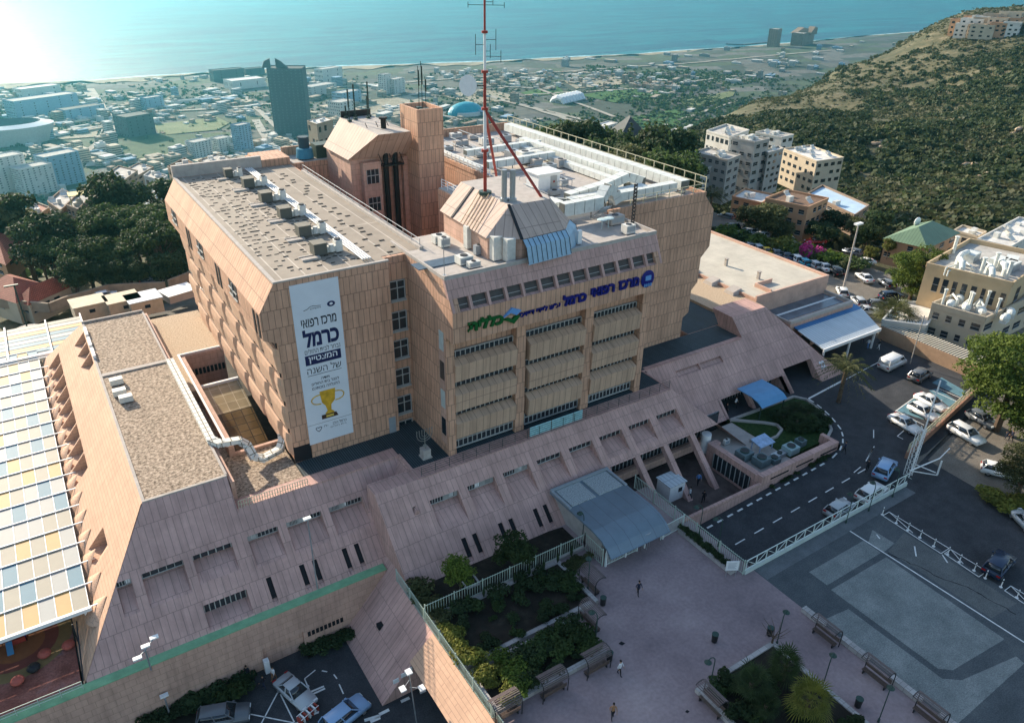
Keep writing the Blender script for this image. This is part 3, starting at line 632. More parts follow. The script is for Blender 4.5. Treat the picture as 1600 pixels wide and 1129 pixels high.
# right hip of the second front
b=MB(); 
top=(88,y2(Zc),Zc); foot=(96.6,y2(0),0)
def hx(z): return 88+(Zc-z)*.92
b.poly([(88,y2(Zc),Zc),(88,y2(2.65),2.65),(hx(2.65)-.6,y2(2.65),2.65),(hx(2.65),y2(2.65),2.65)])
b.poly([(91.8,y2(2.65),2.65),(91.8,y2(0),0),(96.9,y2(0),0),(hx(2.65),y2(2.65),2.65)])
b.poly([(91.8,y2(2.65),2.65),(91.8,y2(0),0),(91.8,58.5,0),(91.8,60.5,2.65)])
b.poly([(88,y2(Zc),Zc),(96.9,y2(0),0),(96.9,60,0),(88,70,Zc)]); b.poly([(88,y2(2.65),2.65),(91.8,y2(2.65),2.65),(91.8,66,2.65),(88,66,2.65)])
hp(b,'slanted_wall',m_slope,'slanted corner wall with the number 22')
hp(MB().box(71.6,60.5,0,84.9,60.7,2.05),'window',m_glass); hp(MB().box(85.0,63.5,0,97,63.7,4),'garage_back',m_dark)
for x in (71.9,77.2,84.9): hp(MB().slabX([(y2(2.0),2.0),(y2(0),0),(y2(0)+.9,0),(y2(2.0)+.9,2.0)],x,x+.55),'slanting_beam',m_slope)
f=MB()
for k in range(24): x=72+k*.54; f.box(x-.03,60.42,.1,x+.03,60.49,2.0)
hp(f,'mullions',m_frame)
# ---- big low annexe roof on the right (flat pale roof) ---------------------
m_pale=tilemat('pale_roof_sheet',(.50,.46,.38),(.42,.38,.31),2.2,3.0,.03,.04,0,big=.15)
b=MB(); b.box(92,71,0,109.6,112,7.9); hp(b,'annexe_wall',mat('pink_plaster',(.55,.36,.28),.9,.18,.8),'pink rendered annexe')
hp(MB().box(92.2,71.3,7.9,109.3,111.8,7.96),'annexe_roof',m_pale,'large flat cream roof')
b=MB(); b.box(92,71,7.9,109.6,71.28,8.35); b.box(109.32,71.3,7.9,109.6,112,8.35); b.box(95.5,71.28,7.96,95.75,74.6,8.6); b.box(95.75,74.4,7.96,99.5,74.6,8.6); hp(b,'parapet',mat('pink_plaster',(.55,.36,.28)),None)
b=MB(); b.box(75.2,68.7,2,92,98,7.0); hp(b,'annexe_wall',m_tileB)
hp(MB().box(84.0,69.5,7.0,91.9,98,7.4),'roof',m_sandy,'strip of gravel roof')
hp(MB().box(75.3,68.8,7.0,83.9,98,7.05),'roof',m_deck)
for k in range(5): hp(MB().hexa([(90.6,74.5+k*4.6,7.4),(92.6,74.5+k*4.6,7.4),(92.6,76.6+k*4.6,7.4),(90.6,76.6+k*4.6,7.4)],[(90.8,74.7+k*4.6,7.9),(92.6,74.7+k*4.6,8.3),(92.6,76.4+k*4.6,8.3),(90.8,76.4+k*4.6,7.9)]),'skylight_box',m_conc)
b=MB(); b.box(94,65.5,0,109.5,70.98,5.2); hp(b,'annexe_wall',m_tileB); hp(MB().box(94.3,66.8,5.2,108.8,70.9,5.25),'roof',mat('wet_blue_roof',(.10,.13,.16),.25,.3,.5,spec=.6))
b=MB(); b.box(94,65.5,5.2,109.5,66.0,5.7); b.box(109.2,66,5.2,109.5,70.98,5.7); b.box(94,66,5.2,94.3,70.98,5.6); hp(b,'parapet',m_conc)
for x,y,z in ((98.6,83.7,7.96),(98.7,76.6,7.96),(93.6,90,7.96)): tag(MB().box(-.22,-.22,0,.22,.22,1.25).box(-.3,-.3,1.25,.3,.3,1.35).build('roof_post',m_conc,origin=(x,y,z)),'short square vent post on the cream annexe roof','vent post','vent posts on the cream roof')
# ================================================================ GROUND OF THE SITE
m_paving=rampmat('pink_plaza_paving',[(.3,(.20,.15,.155)),(.5,(.30,.225,.225)),(.7,(.40,.31,.30))],scale=.11,detail=9,nr=.62,grain=.10)
m_asph=rampmat('dark_asphalt',[(.3,(.032,.034,.038)),(.5,(.05,.052,.056)),(.72,(.075,.076,.08))],scale=.35,detail=12,nr=.75)
m_asph2=rampmat('worn_pale_asphalt',[(.3,(.13,.145,.14)),(.5,(.20,.215,.205)),(.7,(.29,.30,.28))],scale=.3,detail=12,nr=.78)
m_asph3=rampmat('grey_asphalt_patch',[(.3,(.06,.068,.072)),(.5,(.085,.095,.10)),(.7,(.12,.13,.13))],scale=.3,detail=12,nr=.75)
m_soil=rampmat('dark_soil',[(.3,(.012,.010,.008)),(.55,(.03,.024,.018)),(.75,(.06,.05,.035))],scale=.8,detail=10)
m_lawn=rampmat('lawn_grass',[(.3,(.012,.030,.008)),(.55,(.03,.06,.015)),(.75,(.06,.10,.03))],scale=2.5,detail=10)
m_line=mat('road_paint',(.70,.70,.66),.6,.2,2)
m_kerb=mat('kerb_stone',(.38,.35,.32),.85,.15,2)
def sheet(name,pts,z,m,label=None,kind='structure'):
    b=MB(); b.poly([(p[0],p[1],z if len(p)<3 else p[2]) for p in pts]); 
    if area(pts)<0: b.f=[tuple(reversed(f)) for f in b.f]
    o=b.build(name,m); tag(o,label,kind=kind); return o
def solid(name,pts,z0,z1,m): o=MB().prism(pts,z0,z1).build(name,m); tag(o,kind='structure'); return o
rect=lambda a,b,c,d:[(a,b),(c,b),(c,d),(a,d)]
solid('plaza_paving',rect(21.45,8,52.9,51.5),-.9,0,m_paving)
sheet('square_asphalt',rect(52.9,4,72.2,35.3),.004,m_asph3)
sheet('street',[(72.2,4),(140,4),(140,34),(100,34),(86,38),(80,36.5),(72.2,35.3)],-.02,m_asph)
sheet('asphalt_patch',[(57.5,32.07),(66.4,32.05),(66.3,29.9),(57.5,29.9)],.009,m_asph2)
sheet('asphalt_patch',[(57.3,29.3),(66.2,29.2),(65.7,16.8),(58.3,17.4),(57.3,18.2)],.009,m_asph2)
sheet('asphalt_patch',[(53.4,27.2),(56.6,26.8),(56.6,17.4),(57.9,16.4),(64.6,15.2),(64.4,14.4),(53.3,14.2)],.009,m_asph2)
sheet('asphalt_patch',[(66.6,31.6),(68.8,32.6),(68.9,30.0),(66.6,29.8)],.009,m_asph2)
sheet('asphalt_patch',[(67.2,29.6),(71.4,30.5),(71.2,18.5),(67.2,18.8)],.008,rampmat('tan_asphalt',[(.3,(.09,.095,.095)),(.5,(.125,.13,.125)),(.7,(.17,.175,.165))],scale=.3,detail=12,nr=.78))
sheet('pavement',[(53.0,35.4),(79,35.4),(79,33.9),(53.0,33.6)],.012,rampmat('pavement_grey',[(.3,(.10,.11,.115)),(.6,(.15,.16,.165))],scale=.6,detail=8))
sheet('road_line',[(66.45,33.8),(66.6,33.8),(67.0,12),(66.85,12)],.016,m_line)
for a,c in (((69.0,27.6),(70.3,28.6)),((70.9,25.3),(71.6,26.3)),((68.2,31.3),(68.5,31.9))):
    v=Vector((c[0]-a[0],c[1]-a[1],0)).normalized(); n_=Vector((-v.y,v.x,0))*.07; sheet('road_line',[(a[0]+n_.x,a[1]+n_.y),(c[0]+n_.x,c[1]+n_.y),(c[0]-n_.x,c[1]-n_.y),(a[0]-n_.x,a[1]-n_.y)],.016,m_line)
# a long crack in the old asphalt
b=MB(); x,y=66.9,29.5; pts=[]
while y>17.5: pts.append((x,y)); y-=.45; x+=RNG.normal(.1,.13)
for (x0_,y0_),(x1_,y1_) in zip(pts,pts[1:]): 
    w_=.03+.05*RNG.random(); b.poly([(x0_-w_,y0_,.014),(x1_-w_,y1_,.014),(x1_+w_,y1_,.014),(x0_+w_,y0_,.014)])
tag(b.build('crack',m_dark),kind='structure')
# ramped road
rz=lambda x: -1.55+1.55*min(max((x-54)/24,0),1)
b=MB(); xs=np.linspace(51.6,80,20)
for a,c in zip(xs,xs[1:]): b.poly([(a,35.6,rz(a)),(c,35.6,rz(c)),(c,44.4,rz(c)),(a,44.4,rz(a))])
b.poly([(80,35.6,0),(86,38,0),(88.0,38.0,0),(112,42,0),(112,66,0),(72,66,0),(72,56.7,0),(80,56.7,0)]); o=b.build('road',m_asph); tag(o,kind='structure')
sheet('car_park',[(84,37),(112,42.5),(112,72),(140,72),(140,130),(109.6,130),(109.6,66),(84,60)],-.015,rampmat('sunlit_tone_asphalt',[(.3,(.12,.105,.085)),(.5,(.17,.15,.125)),(.7,(.22,.20,.17))],scale=.3,detail=12,nr=.75))  # warm sunlit tone put into the asphalt colour
sheet('road_edge_apron',[(84,4),(140,4),(140,60),(113,60),(113,42),(86.5,37)],-.012,MATS['sunlit_tone_asphalt'])
def dash(x0_,x1_,y,wd=.12): 
    z=rz((x0_+x1_)/2)+.012; b=MB(); b.poly([(x0_,y-wd,rz(x0_)+.012),(x1_,y-wd,rz(x1_)+.012),(x1_,y+wd,rz(x1_)+.012),(x0_,y+wd,rz(x0_)+.012)]); tag(b.build('road_line',m_line),kind='structure')
x=52.6
while x<79: dash(x,x+1.5,39.95,.07); x+=3.0
x=55
while x<75.5: dash(x,x+.85,43.55,.12); x+=1.6
curve=[(76.6,43.6),(78.9,44.2),(80.6,45.0),(82,46.0),(83.2,47.2),(84.1,48.7),(84.9,50.3),(85.5,52.0),(85.9,53.6),(86.1,55.2)]
for k in range(0,len(curve)-1):
    a=Vector(curve[k]+(0,)); c=Vector(curve[k+1]+(0,)); c=a+(c-a)*.6; v=(c-a).normalized(); n_=Vector((-v.y,v.x,0))*.1
    sheet('road_line',[tuple((a+n_)[:2]),tuple((c+n_)[:2]),tuple((c-n_)[:2]),tuple((a-n_)[:2])],.014,m_line)
def pline(pts,z,wd=.06,m=None,name='road_line'):
    for p,q in zip(pts,pts[1:]):
        a=Vector((p[0],p[1],0)); c=Vector((q[0],q[1],0)); v=(c-a).normalized(); n_=Vector((-v.y,v.x,0))*wd
        sheet(name,[tuple((a+n_)[:2]),tuple((c+n_)[:2]),tuple((c-n_)[:2]),tuple((a-n_)[:2])],z,m or m_line)
pline([P(1262,624)[:2],P(1372,566)[:2]],.014,.07)
for a,c in (((1365,684),(1365,671)),((1353,720),(1366,697)),((1334,738),(1345,729)),((1365,699),(1357,712))): pline([P(*a)[:2],P(*c)[:2]],.014,.06)
# parking bays behind the low wall
def pp(x,y): return (1360+x*.15015,560+y*.15058)
m_blue=mat('blue_parking_paint',(.10,.20,.24),.7,.25,1)
q=[P(*pp(*a))[:2] for a in ((640,250),(740,195),(1010,350),(945,400))]; sheet('parking_bay_paint',q,.006,m_blue)
q=[P(*pp(*a))[:2] for a in ((610,330),(700,310),(900,440),(820,500))]; sheet('parking_bay_paint',q,.006,m_blue)
q=[P(*pp(*a))[:2] for a in ((270,540),(460,410),(760,560),(640,660))]; sheet('parking_bay_paint',q,.005,m_blue)
for L in ([(260,545),(455,405)],[(270,540),(560,690)],[(700,305),(940,410)],[(640,330),(900,445)],[(350,745),(280,805)],[(280,805),(340,835)],[(450,440),(540,480)]): pline([P(*pp(*a))[:2] for a in L],.013,.06)
# lower car park on the left
solid('lower_parking',rect(-60,5,22,57.4),-6.9,-6.2,m_asph)
sheet('lower_parking_bed',[(-3,54),(4,54.2),(4,52.6),(-2,51.2)],-6.19,m_soil); sheet('lower_parking_bed',[(12.2,55.4),(16,55.4),(14.6,54.4),(12,54.0)],-6.19,m_soil)
def lp(a,b): return tuple(P(a/2.963,749+b/2.963,-6.185)[:2])
for L in ([(1090,1070),(1370,1126)],[(1410,920),(1475,1075)],[(1410,920),(1460,880)],[(1490,883),(1515,888)],[(1545,900),(1560,920)],[(1570,945),(1590,990)],[(1210,1126),(1290,975)],[(1290,975),(1365,1126)],[(1095,1070),(1110,1126)],[(1370,1126),(1475,1075)]): pline([lp(*a) for a in L],-6.185,.06)
for k in range(7):
    c=P(484-k*.5,1108+k*0,-6.18); 
for L in ([(1440,980),(1500,955)],[(1450,990),(1505,965)],[(1380,1100),(1470,1062)],[(1375,1112),(1475,1075)]): pline([lp(*a) for a in L],-6.183,.10)
q3=lambda a,b:(560+a/3.234,780+b/3.234)
for L in ([(30,1115),(110,1090)],[(60,1122),(110,1100)],[(105,1085),(155,1060)],[(215,1020),(258,1000)],[(310,975),(340,962)]): pline([tuple(P(*q3(*a),-6.183)[:2]) for a in L],-6.183,.16)
# gardens
zb=-.0
solid('garden_bed',[(21.6,51.6),(21.6,47.0),(40.2,47.0),(40.2,50.9),(38,51.2)],-.3,.02,m_soil)
def bed(name,x0_,y0_,x1_,y1_,m,wall=.45,h=.45):
    o=solid(name,rect(x0_+wall,y0_+wall,x1_-wall,y1_-wall),-.2,h-.12,m)
    b=MB(); b.box(x0_,y0_,0,x1_,y0_+wall,h); b.box(x0_,y1_-wall,0,x1_,y1_,h); b.box(x0_,y0_+wall,0,x0_+wall,y1_-wall,h); b.box(x1_-wall,y0_+wall,0,x1_,y1_-wall,h)
    return b
m_stone=tilemat('planter_stone',(.40,.37,.35),(.2,.18,.17),.9,.45,.02,.12,.5,big=.15)
b=bed('garden_bed',21.75,40.1,36.6,46.7,m_soil); tag(b.build('planter_wall',m_stone),'stone planter kerb round the upper garden bed below the palisade fence','planter')
b=bed('garden_bed',21.75,34.9,33.4,39.7,m_soil); tag(b.build('planter_wall',m_stone),'stone planter kerb round the lower garden bed with the lit bushes','planter')
b=bed('garden_bed',37.3,14,47.0,27.9,m_soil); tag(b.build('planter_wall',m_stone),'stone planter kerb round the palm bed in the plaza','planter')
# sunken court, HVAC yard, lawn
solid('court_floor',rect(48.4,45.5,66.0,56),-2.8,-2.3,rampmat('court_paving',[(.3,(.07,.05,.045)),(.6,(.13,.10,.09))],scale=.7))
solid('hvac_yard_floor',rect(66.0,45.5,72.0,56),-3,.0,m_conc)
solid('lawn',[(72.0,50.4),(72.0,56.7),(84.4,56.2),(85.2,54.6),(84,50.5),(81.6,47.7),(79,46.6),(72.0,46.6)],-.5,.1,m_lawn)
def cwall(name,pts,h,wd,z0,m,label,cat='wall'):
    b=MB()
    for p,q in zip(pts,pts[1:]): b.bar((p[0],p[1],z0+h/2),(q[0],q[1],z0+h/2),wd,h)
    return tag(b.build(name,m),label,cat)
cwall('kerb_wall',[(72,56.3),(77.5,56.1),(84.4,55.9),(85.3,54.4),(84.1,50.5),(81.7,47.6),(79.2,46.5)],.35,.35,0,m_kerb,'curved pale kerb round the lawn at the car turn')
cwall('kerb_wall',[(72,56.3),(75.4,53.4),(76.4,52.2),(76.0,51.0),(74.2,50.3),(72.0,50.3),(70.5,51.6)],.4,.3,0,m_kerb,'rounded kerb dividing the small lawn from the shrubs')
b=MB(); b.box(51.6,44.4,-3,64.5,44.75,.35); b.box(64.5,44.4,-3,78.6,45.2,1.25); b.box(64.5,45.2,-3,65.3,52.4,1.0); b.box(78.0,45.2,-1,78.6,46.8,1.25); b.box(64.5,52.4,-2.3,66.0,53.2,1.0)
t=b.build('road_wall',m_slope); tag(t,'long pinkish panel wall between the sunken court and the road','wall')
b=MB(); b.box(64.48,46,-1.9,64.5,52,.2,0); b.build('window',m_glass,t)
f=MB()
for k in range(9): f.box(64.42,46.1+k*.72,-1.9,64.47,46.2+k*.72,.2)
f.build('mullions',m_frame,t)
for x in (66,70.6,75.2): MB().box(x,44.35,.35,x+3.2,44.398,.55).build('slot',m_dark,t)
# green topped boundary wall and the sloping panel wall by the plaza
m_green=mat('green_painted_coping',(.20,.40,.22),.7,.2,1)
t=empty('boundary_wall',(5,55.4,-6.2),label='long tiled wall with a green painted top above the lower car park',cat='wall'); t.location=(0,0,0)
b=MB(); b.box(-40,55.15,-6.2,8.2,55.5,-.08); b.box(12.2,55.15,-6.2,21.2,55.5,-.08); b.box(8.2,55.15,-3.6,12.2,55.5,-.08); b.box(-40,55.5,-6.2,21,56.0,-.3); b.build('wall',m_tileB,t)
b=MB(); b.box(-40,55.1,-.078,21.3,56.1,.0); b.build('coping',m_green,t)
b=MB(); b.box(8.25,55.9,-6.2,12.15,56.0,-3.62); b.build('entrance',m_dark,t)
b=MB(); 
for k in range(9): b.box(12.6+k*.42,55.12,-4.5,12.9+k*.42,55.149,-3.9)
b.build('window',m_dark,t)
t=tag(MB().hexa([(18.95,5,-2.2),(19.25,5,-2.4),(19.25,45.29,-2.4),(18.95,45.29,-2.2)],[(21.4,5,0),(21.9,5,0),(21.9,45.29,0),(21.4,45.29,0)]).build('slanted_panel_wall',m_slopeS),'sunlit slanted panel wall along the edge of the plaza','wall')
b=MB(); b.box(20.6,5,-6.2,21.3,45.2,-1.2); tag(b.build('retaining_wall',m_conc),'shaded retaining wall under the slanted panels','wall')
# playground under the pergola
m_play=rampmat('playground_rubber',[(.35,(.20,.07,.05)),(.5,(.30,.12,.09)),(.65,(.24,.16,.15))],scale=.25,detail=3)
solid('playground_floor',[(-6.3,56.1),(-6.3,118),(-45,118),(-45,56.1)],-.6,-.06,m_play)
# ================================================================ PENTHOUSES, MAST, ROOF PLANT
def V(*a): return Vector(a)
# front penthouse with slanted sheets
ze,zt=29.75,32.3
e=[P(687,329,ze),P(759,372,ze),P(816,374,ze),P(883,358,ze),P(889,343,ze)]
e.append(V(e[0].x+ (e[4].x-e[1].x), e[4].y+8,ze)); 
t_=[P(720,284,zt),P(795,320,zt),P(797,320.5,zt),P(859,310.5,zt),P(859,310.5,zt)+V(.6,1.2,0)]
t_.append(V(t_[4].x,t_[0].y,zt))
b=MB()
for k in range(5):
    b.poly([e[k],e[k+1],t_[k+1],t_[k]])
b.poly([e[5],e[0],t_[0],t_[5]]); 
hp(b,'slanted_roof',m_pent,'slanted copper toned roof sheets of the front penthouse')
b=MB(); b.poly(t_[::1]); b.poly([v+V(0,0,.0) for v in e][::-1]); hp(b,'penthouse_roof',m_conc)
b=MB(); c_=sum((v for v in e),V(0,0,0))/6
b.hexa([V(v.x+(c_.x-v.x)*.05,v.y+(c_.y-v.y)*.05,ZR) for v in e],[V(v.x+(c_.x-v.x)*.05,v.y+(c_.y-v.y)*.05,ze-.01) for v in e]); hp(b,'penthouse_wall',m_tileB)
# dark joint and pipes on the slanted sheets
b=MB()
for f_ in (.28,): b.bar(e[0].lerp(e[1],f_)+V(0,0,.05),t_[0].lerp(t_[1],f_)+V(0,0,.05),.25,.15)
b.bar(e[2]+V(-.05,-.05,.03),t_[1]+V(-.05,-.05,.05),.3,.12); hp(b,'gutter',m_black)
for f_ in (.5,.56,.62,.68,.74,.80): hp(MB().bar(e[0].lerp(e[1],f_)+V(-.1,0,.18),t_[0].lerp(t_[1],f_-.06)+V(-.1,0,.18),.07),'pipe',mat('rusty_pipe',(.45,.33,.2),.6,.2))
# blue-white tarpaulin on the right side of the penthouse
m_tarp=mat('pale_blue_tarpaulin',(.30,.45,.56),.45,.15,1.2,bump=.3)
n=9; top=[e[2].lerp(e[3],k/n)+V(.0,-.05,-.05) for k in range(n+1)]+[e[4]+V(.1,0,-.05)]
dirs=[V(-.0,-1.2,0)]*(n+1)+[V(1.2,-.3,0)]
b=MB()
for k in range(len(top)-1):
    a0,a1=top[k],top[k+1]; d0,d1=dirs[k],dirs[k+1]
    m0,m1=a0+d0*.6+V(0,0,-.6),a1+d1*.6+V(0,0,-.6); g0,g1=a0+d0+V(0,0,-2.3),a1+d1+V(0,0,-2.3); 
    b.poly([a0,m0,m1,a1]); b.poly([m0,g0,g1,m1])
o=b.build('tarpaulin_cover',m_tarp,smooth=False); tag(o,'pale blue wrapped cover along the right side of the front penthouse','cover')
f=MB()
for k in range(len(top)):
    a0,d0=top[k],dirs[k]; m0=a0+d0*.6+V(0,0,-.6); f.bar(a0+d0*.05,m0+d0*.03,.04); f.bar(m0+d0*.03,a0+d0*1.03+V(0,0,-2.2),.04)
f.build('strap',m_black,o)
# mast with three section colours, braces, dish, antennas
m_red=mat('red_mast_paint',(.33,.045,.03),.5,.1,2)
mb_=P(758,302,zt); mx,my=mb_.x,mb_.y
z_=lambda py,px=757: Zat(px,py,mx,my)
t=empty('radio_mast',(mx,my,zt-.1),label='tall red and white steel antenna mast braced on the penthouse roof',cat='antenna mast'); t.location=(0,0,0)
lv=[(302,235,'r',.24),(235,170,'w',.22),(170,112,'r',.2),(112,50,'w',.17),(50,-14,'r',.14)]
for y0_,y1_,c_,r_ in lv: MB().cyl(mx,my,z_(y0_),z_(y1_),r_*.78,n=10).build('mast_section',m_red if c_=='r' else m_white,t); MB().cyl(mx,my,z_(y1_)-.12,z_(y1_)+.12,r_+.14,n=10).build('flange',m_red,t)
MB().cyl(mx,my,zt-.1,zt+.25,.7,n=12).build('base_plate',m_dmetal,t)
pa=P(776,277,ZR+3.0); pb=P(846,308,ZR+4.9)
for tip in (pa,pb): MB().tube([(mx,my,z_(172)),tuple(tip)],.16,8).build('brace',m_red,t)
# lattice arms and dipoles
for py,side,L,hh in ((88,1,1.6,1.1),(70,-1,.9,1.9),(62,1,1.1,1.9),(80,1,.55,1.3),(8,1,1.9,.5),(8,-1,1.6,.5),(3,1,.8,.5),(128,1,.45,.5),(140,1,.7,.3),(155,1,.5,.6)):
    z=z_(py); d=V(.83,-.55,0)*side; p=V(mx,my,z)+d*L
    b=MB(); b.bar((mx,my,z),p,.05); b.tube([p-V(0,0,hh/2),p+V(0,0,hh/2)],.035,6); b.build('dipole_antenna',m_dmetal,t)
b=MB(); p=V(mx,my,z_(134))+V(-1.6,1.0,0)*.8; dirn=V(-.78,-.45,.1).normalized(); up=V(0,0,1); sx=dirn.cross(up).normalized(); sy=sx.cross(dirn)
i0=len(b.v); rings=[(0,.0),(.1,.55),(.22,.85),(.35,1.02)]
pts=[]
for d_,r_ in rings: pts.append([p+dirn*d_+(sx*math.cos(q*PI/10)+sy*math.sin(q*PI/10))*r_ for q in range(20)])
for k in range(3):
    for q in range(20): b.poly([pts[k][q],pts[k][(q+1)%20],pts[k+1][(q+1)%20],pts[k+1][q]])
b.poly([pts[3][q]+dirn*.03 for q in range(20)])
b.build('dish',m_white,t); MB().bar((mx,my,z_(134)),p,.12).build('dish_arm',m_dmetal,t)
# twin flues beside the mast
for px in (787.5,800.5):
    q=P(px,318,zt-.3); tag(MB().cyl(q.x,q.y,zt-.4,Zat(px,265,q.x,q.y),.30,n=12).cyl(q.x,q.y,zt-.4,zt+.3,.45,n=12).build('flue',m_metal),'%s grey metal flue pipe on the penthouse roof beside the mast'%('left' if px<790 else 'right'),'flue','twin flues on the penthouse roof')
# second penthouse at the courtyard and the tall shaft
e2=[V(39.2,113,29.3),P(545,250,29.3),P(590,247,29.3),P(640,240,29.3)]
ze2=29.3; e2=[V(38.8,111.5,ze2),V(38.8,P(545,250,ze2).y,ze2),V(44.5,P(545,250,ze2).y-.5,ze2),V(49.0,P(545,250,ze2).y-.5,ze2),V(49.0,111.5,ze2)]
zt2=33.2; t2=[V(41.8,111.5,zt2),V(41.8,P(570,213,zt2).y,zt2),V(44.5,P(570,213,zt2).y,zt2),V(46.6,P(570,213,zt2).y,zt2),V(46.6,111.5,zt2)]
b=MB()
for k in range(4): b.poly([e2[k],e2[k+1],t2[k+1],t2[k]])
hp(b,'slanted_roof',m_pent,'slanted roof sheets of the far penthouse'); hp(MB().poly(t2),'penthouse_roof',m_conc)
b=MB(); yy=e2[1].y; b.box(39.2,yy+.3,2,48.6,111.49,ze2-.01); b.box(40.6,yy-.9,2,43.3,yy+.3,ze2-.5); b.box(46.9,yy-.6,2,48.6,yy+.3,ze2-.3); hp(b,'penthouse_wall',m_tileB,'reddish courtyard face of the far penthouse')
for z in (25.8,21.8,17.8): 
    o=hp(MB().box(41.0,yy-.93,z,42.9,yy-.9,z+2.0),'window',m_glass); f=MB()
    for x in (41.0,41.63,42.26,42.85): f.box(x,yy-.97,z,x+.07,yy-.93,z+2.0)
    f.box(41.0,yy-.98,z+1.1,42.9,yy-.935,z+1.2); f.build('mullions',m_frame,o)
m_soot=mat('black_sooty_duct',(.012,.012,.013),.6,0)
for x,h in ((44.2,34.5),(45.7,32.2)):
    b=MB(); b.tube([(x,yy-.6,4),(x,yy-.6,h)],.38,12); b.tube([(x,yy-.6,h),(x,yy-.6,h+.25)],.6,12) if h>34 else None
    tag(b.build('exhaust_duct',m_soot),'%s sooty black exhaust duct climbing the courtyard wall'%('taller left' if h>34 else 'shorter right'),'exhaust duct','black exhaust ducts in the courtyard')
b=MB(); b.box(43.4,yy-1.6,28.1,46.6,yy-.2,28.25); 
for x in (43.4,45.0,46.6): b.bar((x,yy-1.6,28.2),(x-1.3,yy+.9,33.9),.07)
b.bar((43.4,yy-1.6,29.2),(46.6,yy-1.6,29.2),.06); tag(b.build('maintenance_platform',m_black),'small black steel platform round the exhaust ducts','platform')
# shaft
sx0,sy0,sx1,sy1=47.6,97.5,51.6,103.0; zs=Zat(655,172,sx0,sy0)
b=MB(); b.box(sx0,sy0,2,sx1,sy1,zs-.9); b.box(sx0,sy0,zs-.9,sx0+.3,sy1,zs); b.box(sx1-.3,sy0,zs-.9,sx1,sy1,zs); b.box(sx0+.3,sy0,zs-.9,sx1-.3,sy0+.3,zs); b.box(sx0+.3,sy1-.3,zs-.9,sx1-.3,sy1,zs)
hp(b,'stair_shaft',m_tile,'tall narrow shaft above the courtyard')
for k,(x,y,h) in enumerate(((49.2,99,6),(49.9,99.3,4),(49.5,100.6,5.2))):
    b=MB(); b.tube([(x,y,zs-.9),(x,y,zs+h)],.05,6); b.box(x-.4,y-.3,zs-.9,x+.4,y+.4,zs-.2); b.tube([(x+.12,y,zs+h*.5),(x+.12,y,zs+h*.9)],.07,6); tag(b.build('rooftop_antenna',m_dmetal),['thin whip antenna tallest on the shaft','short whip antenna at the right on the shaft','whip antenna at the back of the shaft'][k],'antenna','antennas on the shaft')
for k,(x,y,h) in enumerate(((41.9,108,4.5),(43.2,109,2.5),(45.8,110,5),(45.2,109,3.2),(44,111,4.6),(42.4,110.6,1.8))):
    tag(MB().tube([(x,y,zt2),(x,y,zt2+h)],.06,6).tube([(x,y,zt2+h*.45),(x,y,zt2+h)],.12,6).box(x-.25,y-.25,zt2,x+.25,y+.25,zt2+.3).build('rooftop_antenna',m_dmetal),'slim panel antenna pole at the edge of the far penthouse roof','antenna','antennas on the far penthouse')
hp(MB().box(41.9,111.3,zt2,46.6,111.5,zt2+.9),'parapet',m_black)
# blue tank unit on the far roof
t=empty('cooling_tower',(36.5,113.5,ZR),label='round blue fan cooling tower on the far roof corner',cat='cooling tower')
MB().cyl(0,0,.2,1.6,1.3,1.15,16).build('drum',mat('blue_drum',(.04,.20,.30),.5,.1),t); MB().cyl(.1,.3,1.6,3.2,.8,.8,14).build('stack',mat('dark_teal_stack',(.03,.07,.09),.6,.1),t); MB().box(1.5,-1,0,4.2,1.4,2.0).build('casing',m_dmetal,t)
# ---- condensing units in the row on the left roof
t=empty('condensing_unit',(0,0,0),label='nearest air conditioning unit of the row on the left wing roof',cat='air conditioner',group='air conditioning units in a row on the left wing roof')
MB().box(-2.0,-.9,.15,-.3,.9,1.55).build('housing',mat('olive_unit_panel',(.10,.10,.085),.7,.15),t)
MB().box(-2.05,-.95,1.55,-.25,.95,1.62).build('lid',mat('dusty_lid',(.20,.185,.15),.8,.15),t)
MB().box(-.3,-.5,.2,1.0,.2,.9).cyl(.4,-.5,.3,1.2,.35,n=10).build('compressor',m_acwhite,t)
MB().box(1.0,-.6,.1,1.9,.6,1.5).build('fan_box',m_acwhite,t); MB().cyl(1.45,0,1.5,1.65,.4,n=12).build('fan',m_black,t)
MB().box(-3.9,-.15,.03,1.9,.15,.14).box(-3.9,-1.7,.0,-1.5,-.9,.25).build('skid',m_conc,t)
LR=[(1450,880,'nearest'),(1320,730,'second from the front'),(1160,580,'middle'),(1000,450,'fourth from the front'),(850,330,'fifth from the front'),(670,250,'farthest and smallest')]
for k,(x,y,nm) in enumerate(LR):
    p=P(240+x*.1875,230+y*.1875,ZR)
    o=t if k==0 else dup(t); o.location=p; o.scale=(.8,.8,.85); o['label']='%s air conditioning unit of the row on the left wing roof'%nm
    if k==5: o.scale=(.6,.6,.8)
# pipes bundle
for k in range(4): tag(MB().tube([(26.9+k*.28,68.9,ZR+.25),(26.9+k*.28,111,ZR+.25)],.09,6).build('roof_pipe',m_white),'thin white pipe in the bundle running along the left wing roof','pipe','white pipes on the left wing roof')
b=MB(); 
for z in (.55,1.05): b.tube([(33.6,69.5,ZR+z),(33.6,106,ZR+z)],.035,5)
for k in range(19): b.tube([(33.6,69.5+k*2.03,ZR+.3),(33.6,69.5+k*2.03,ZR+1.05)],.035,5)
tag(b.build('roof_railing',m_metal),'low metal railing along the courtyard edge of the left roof','railing')
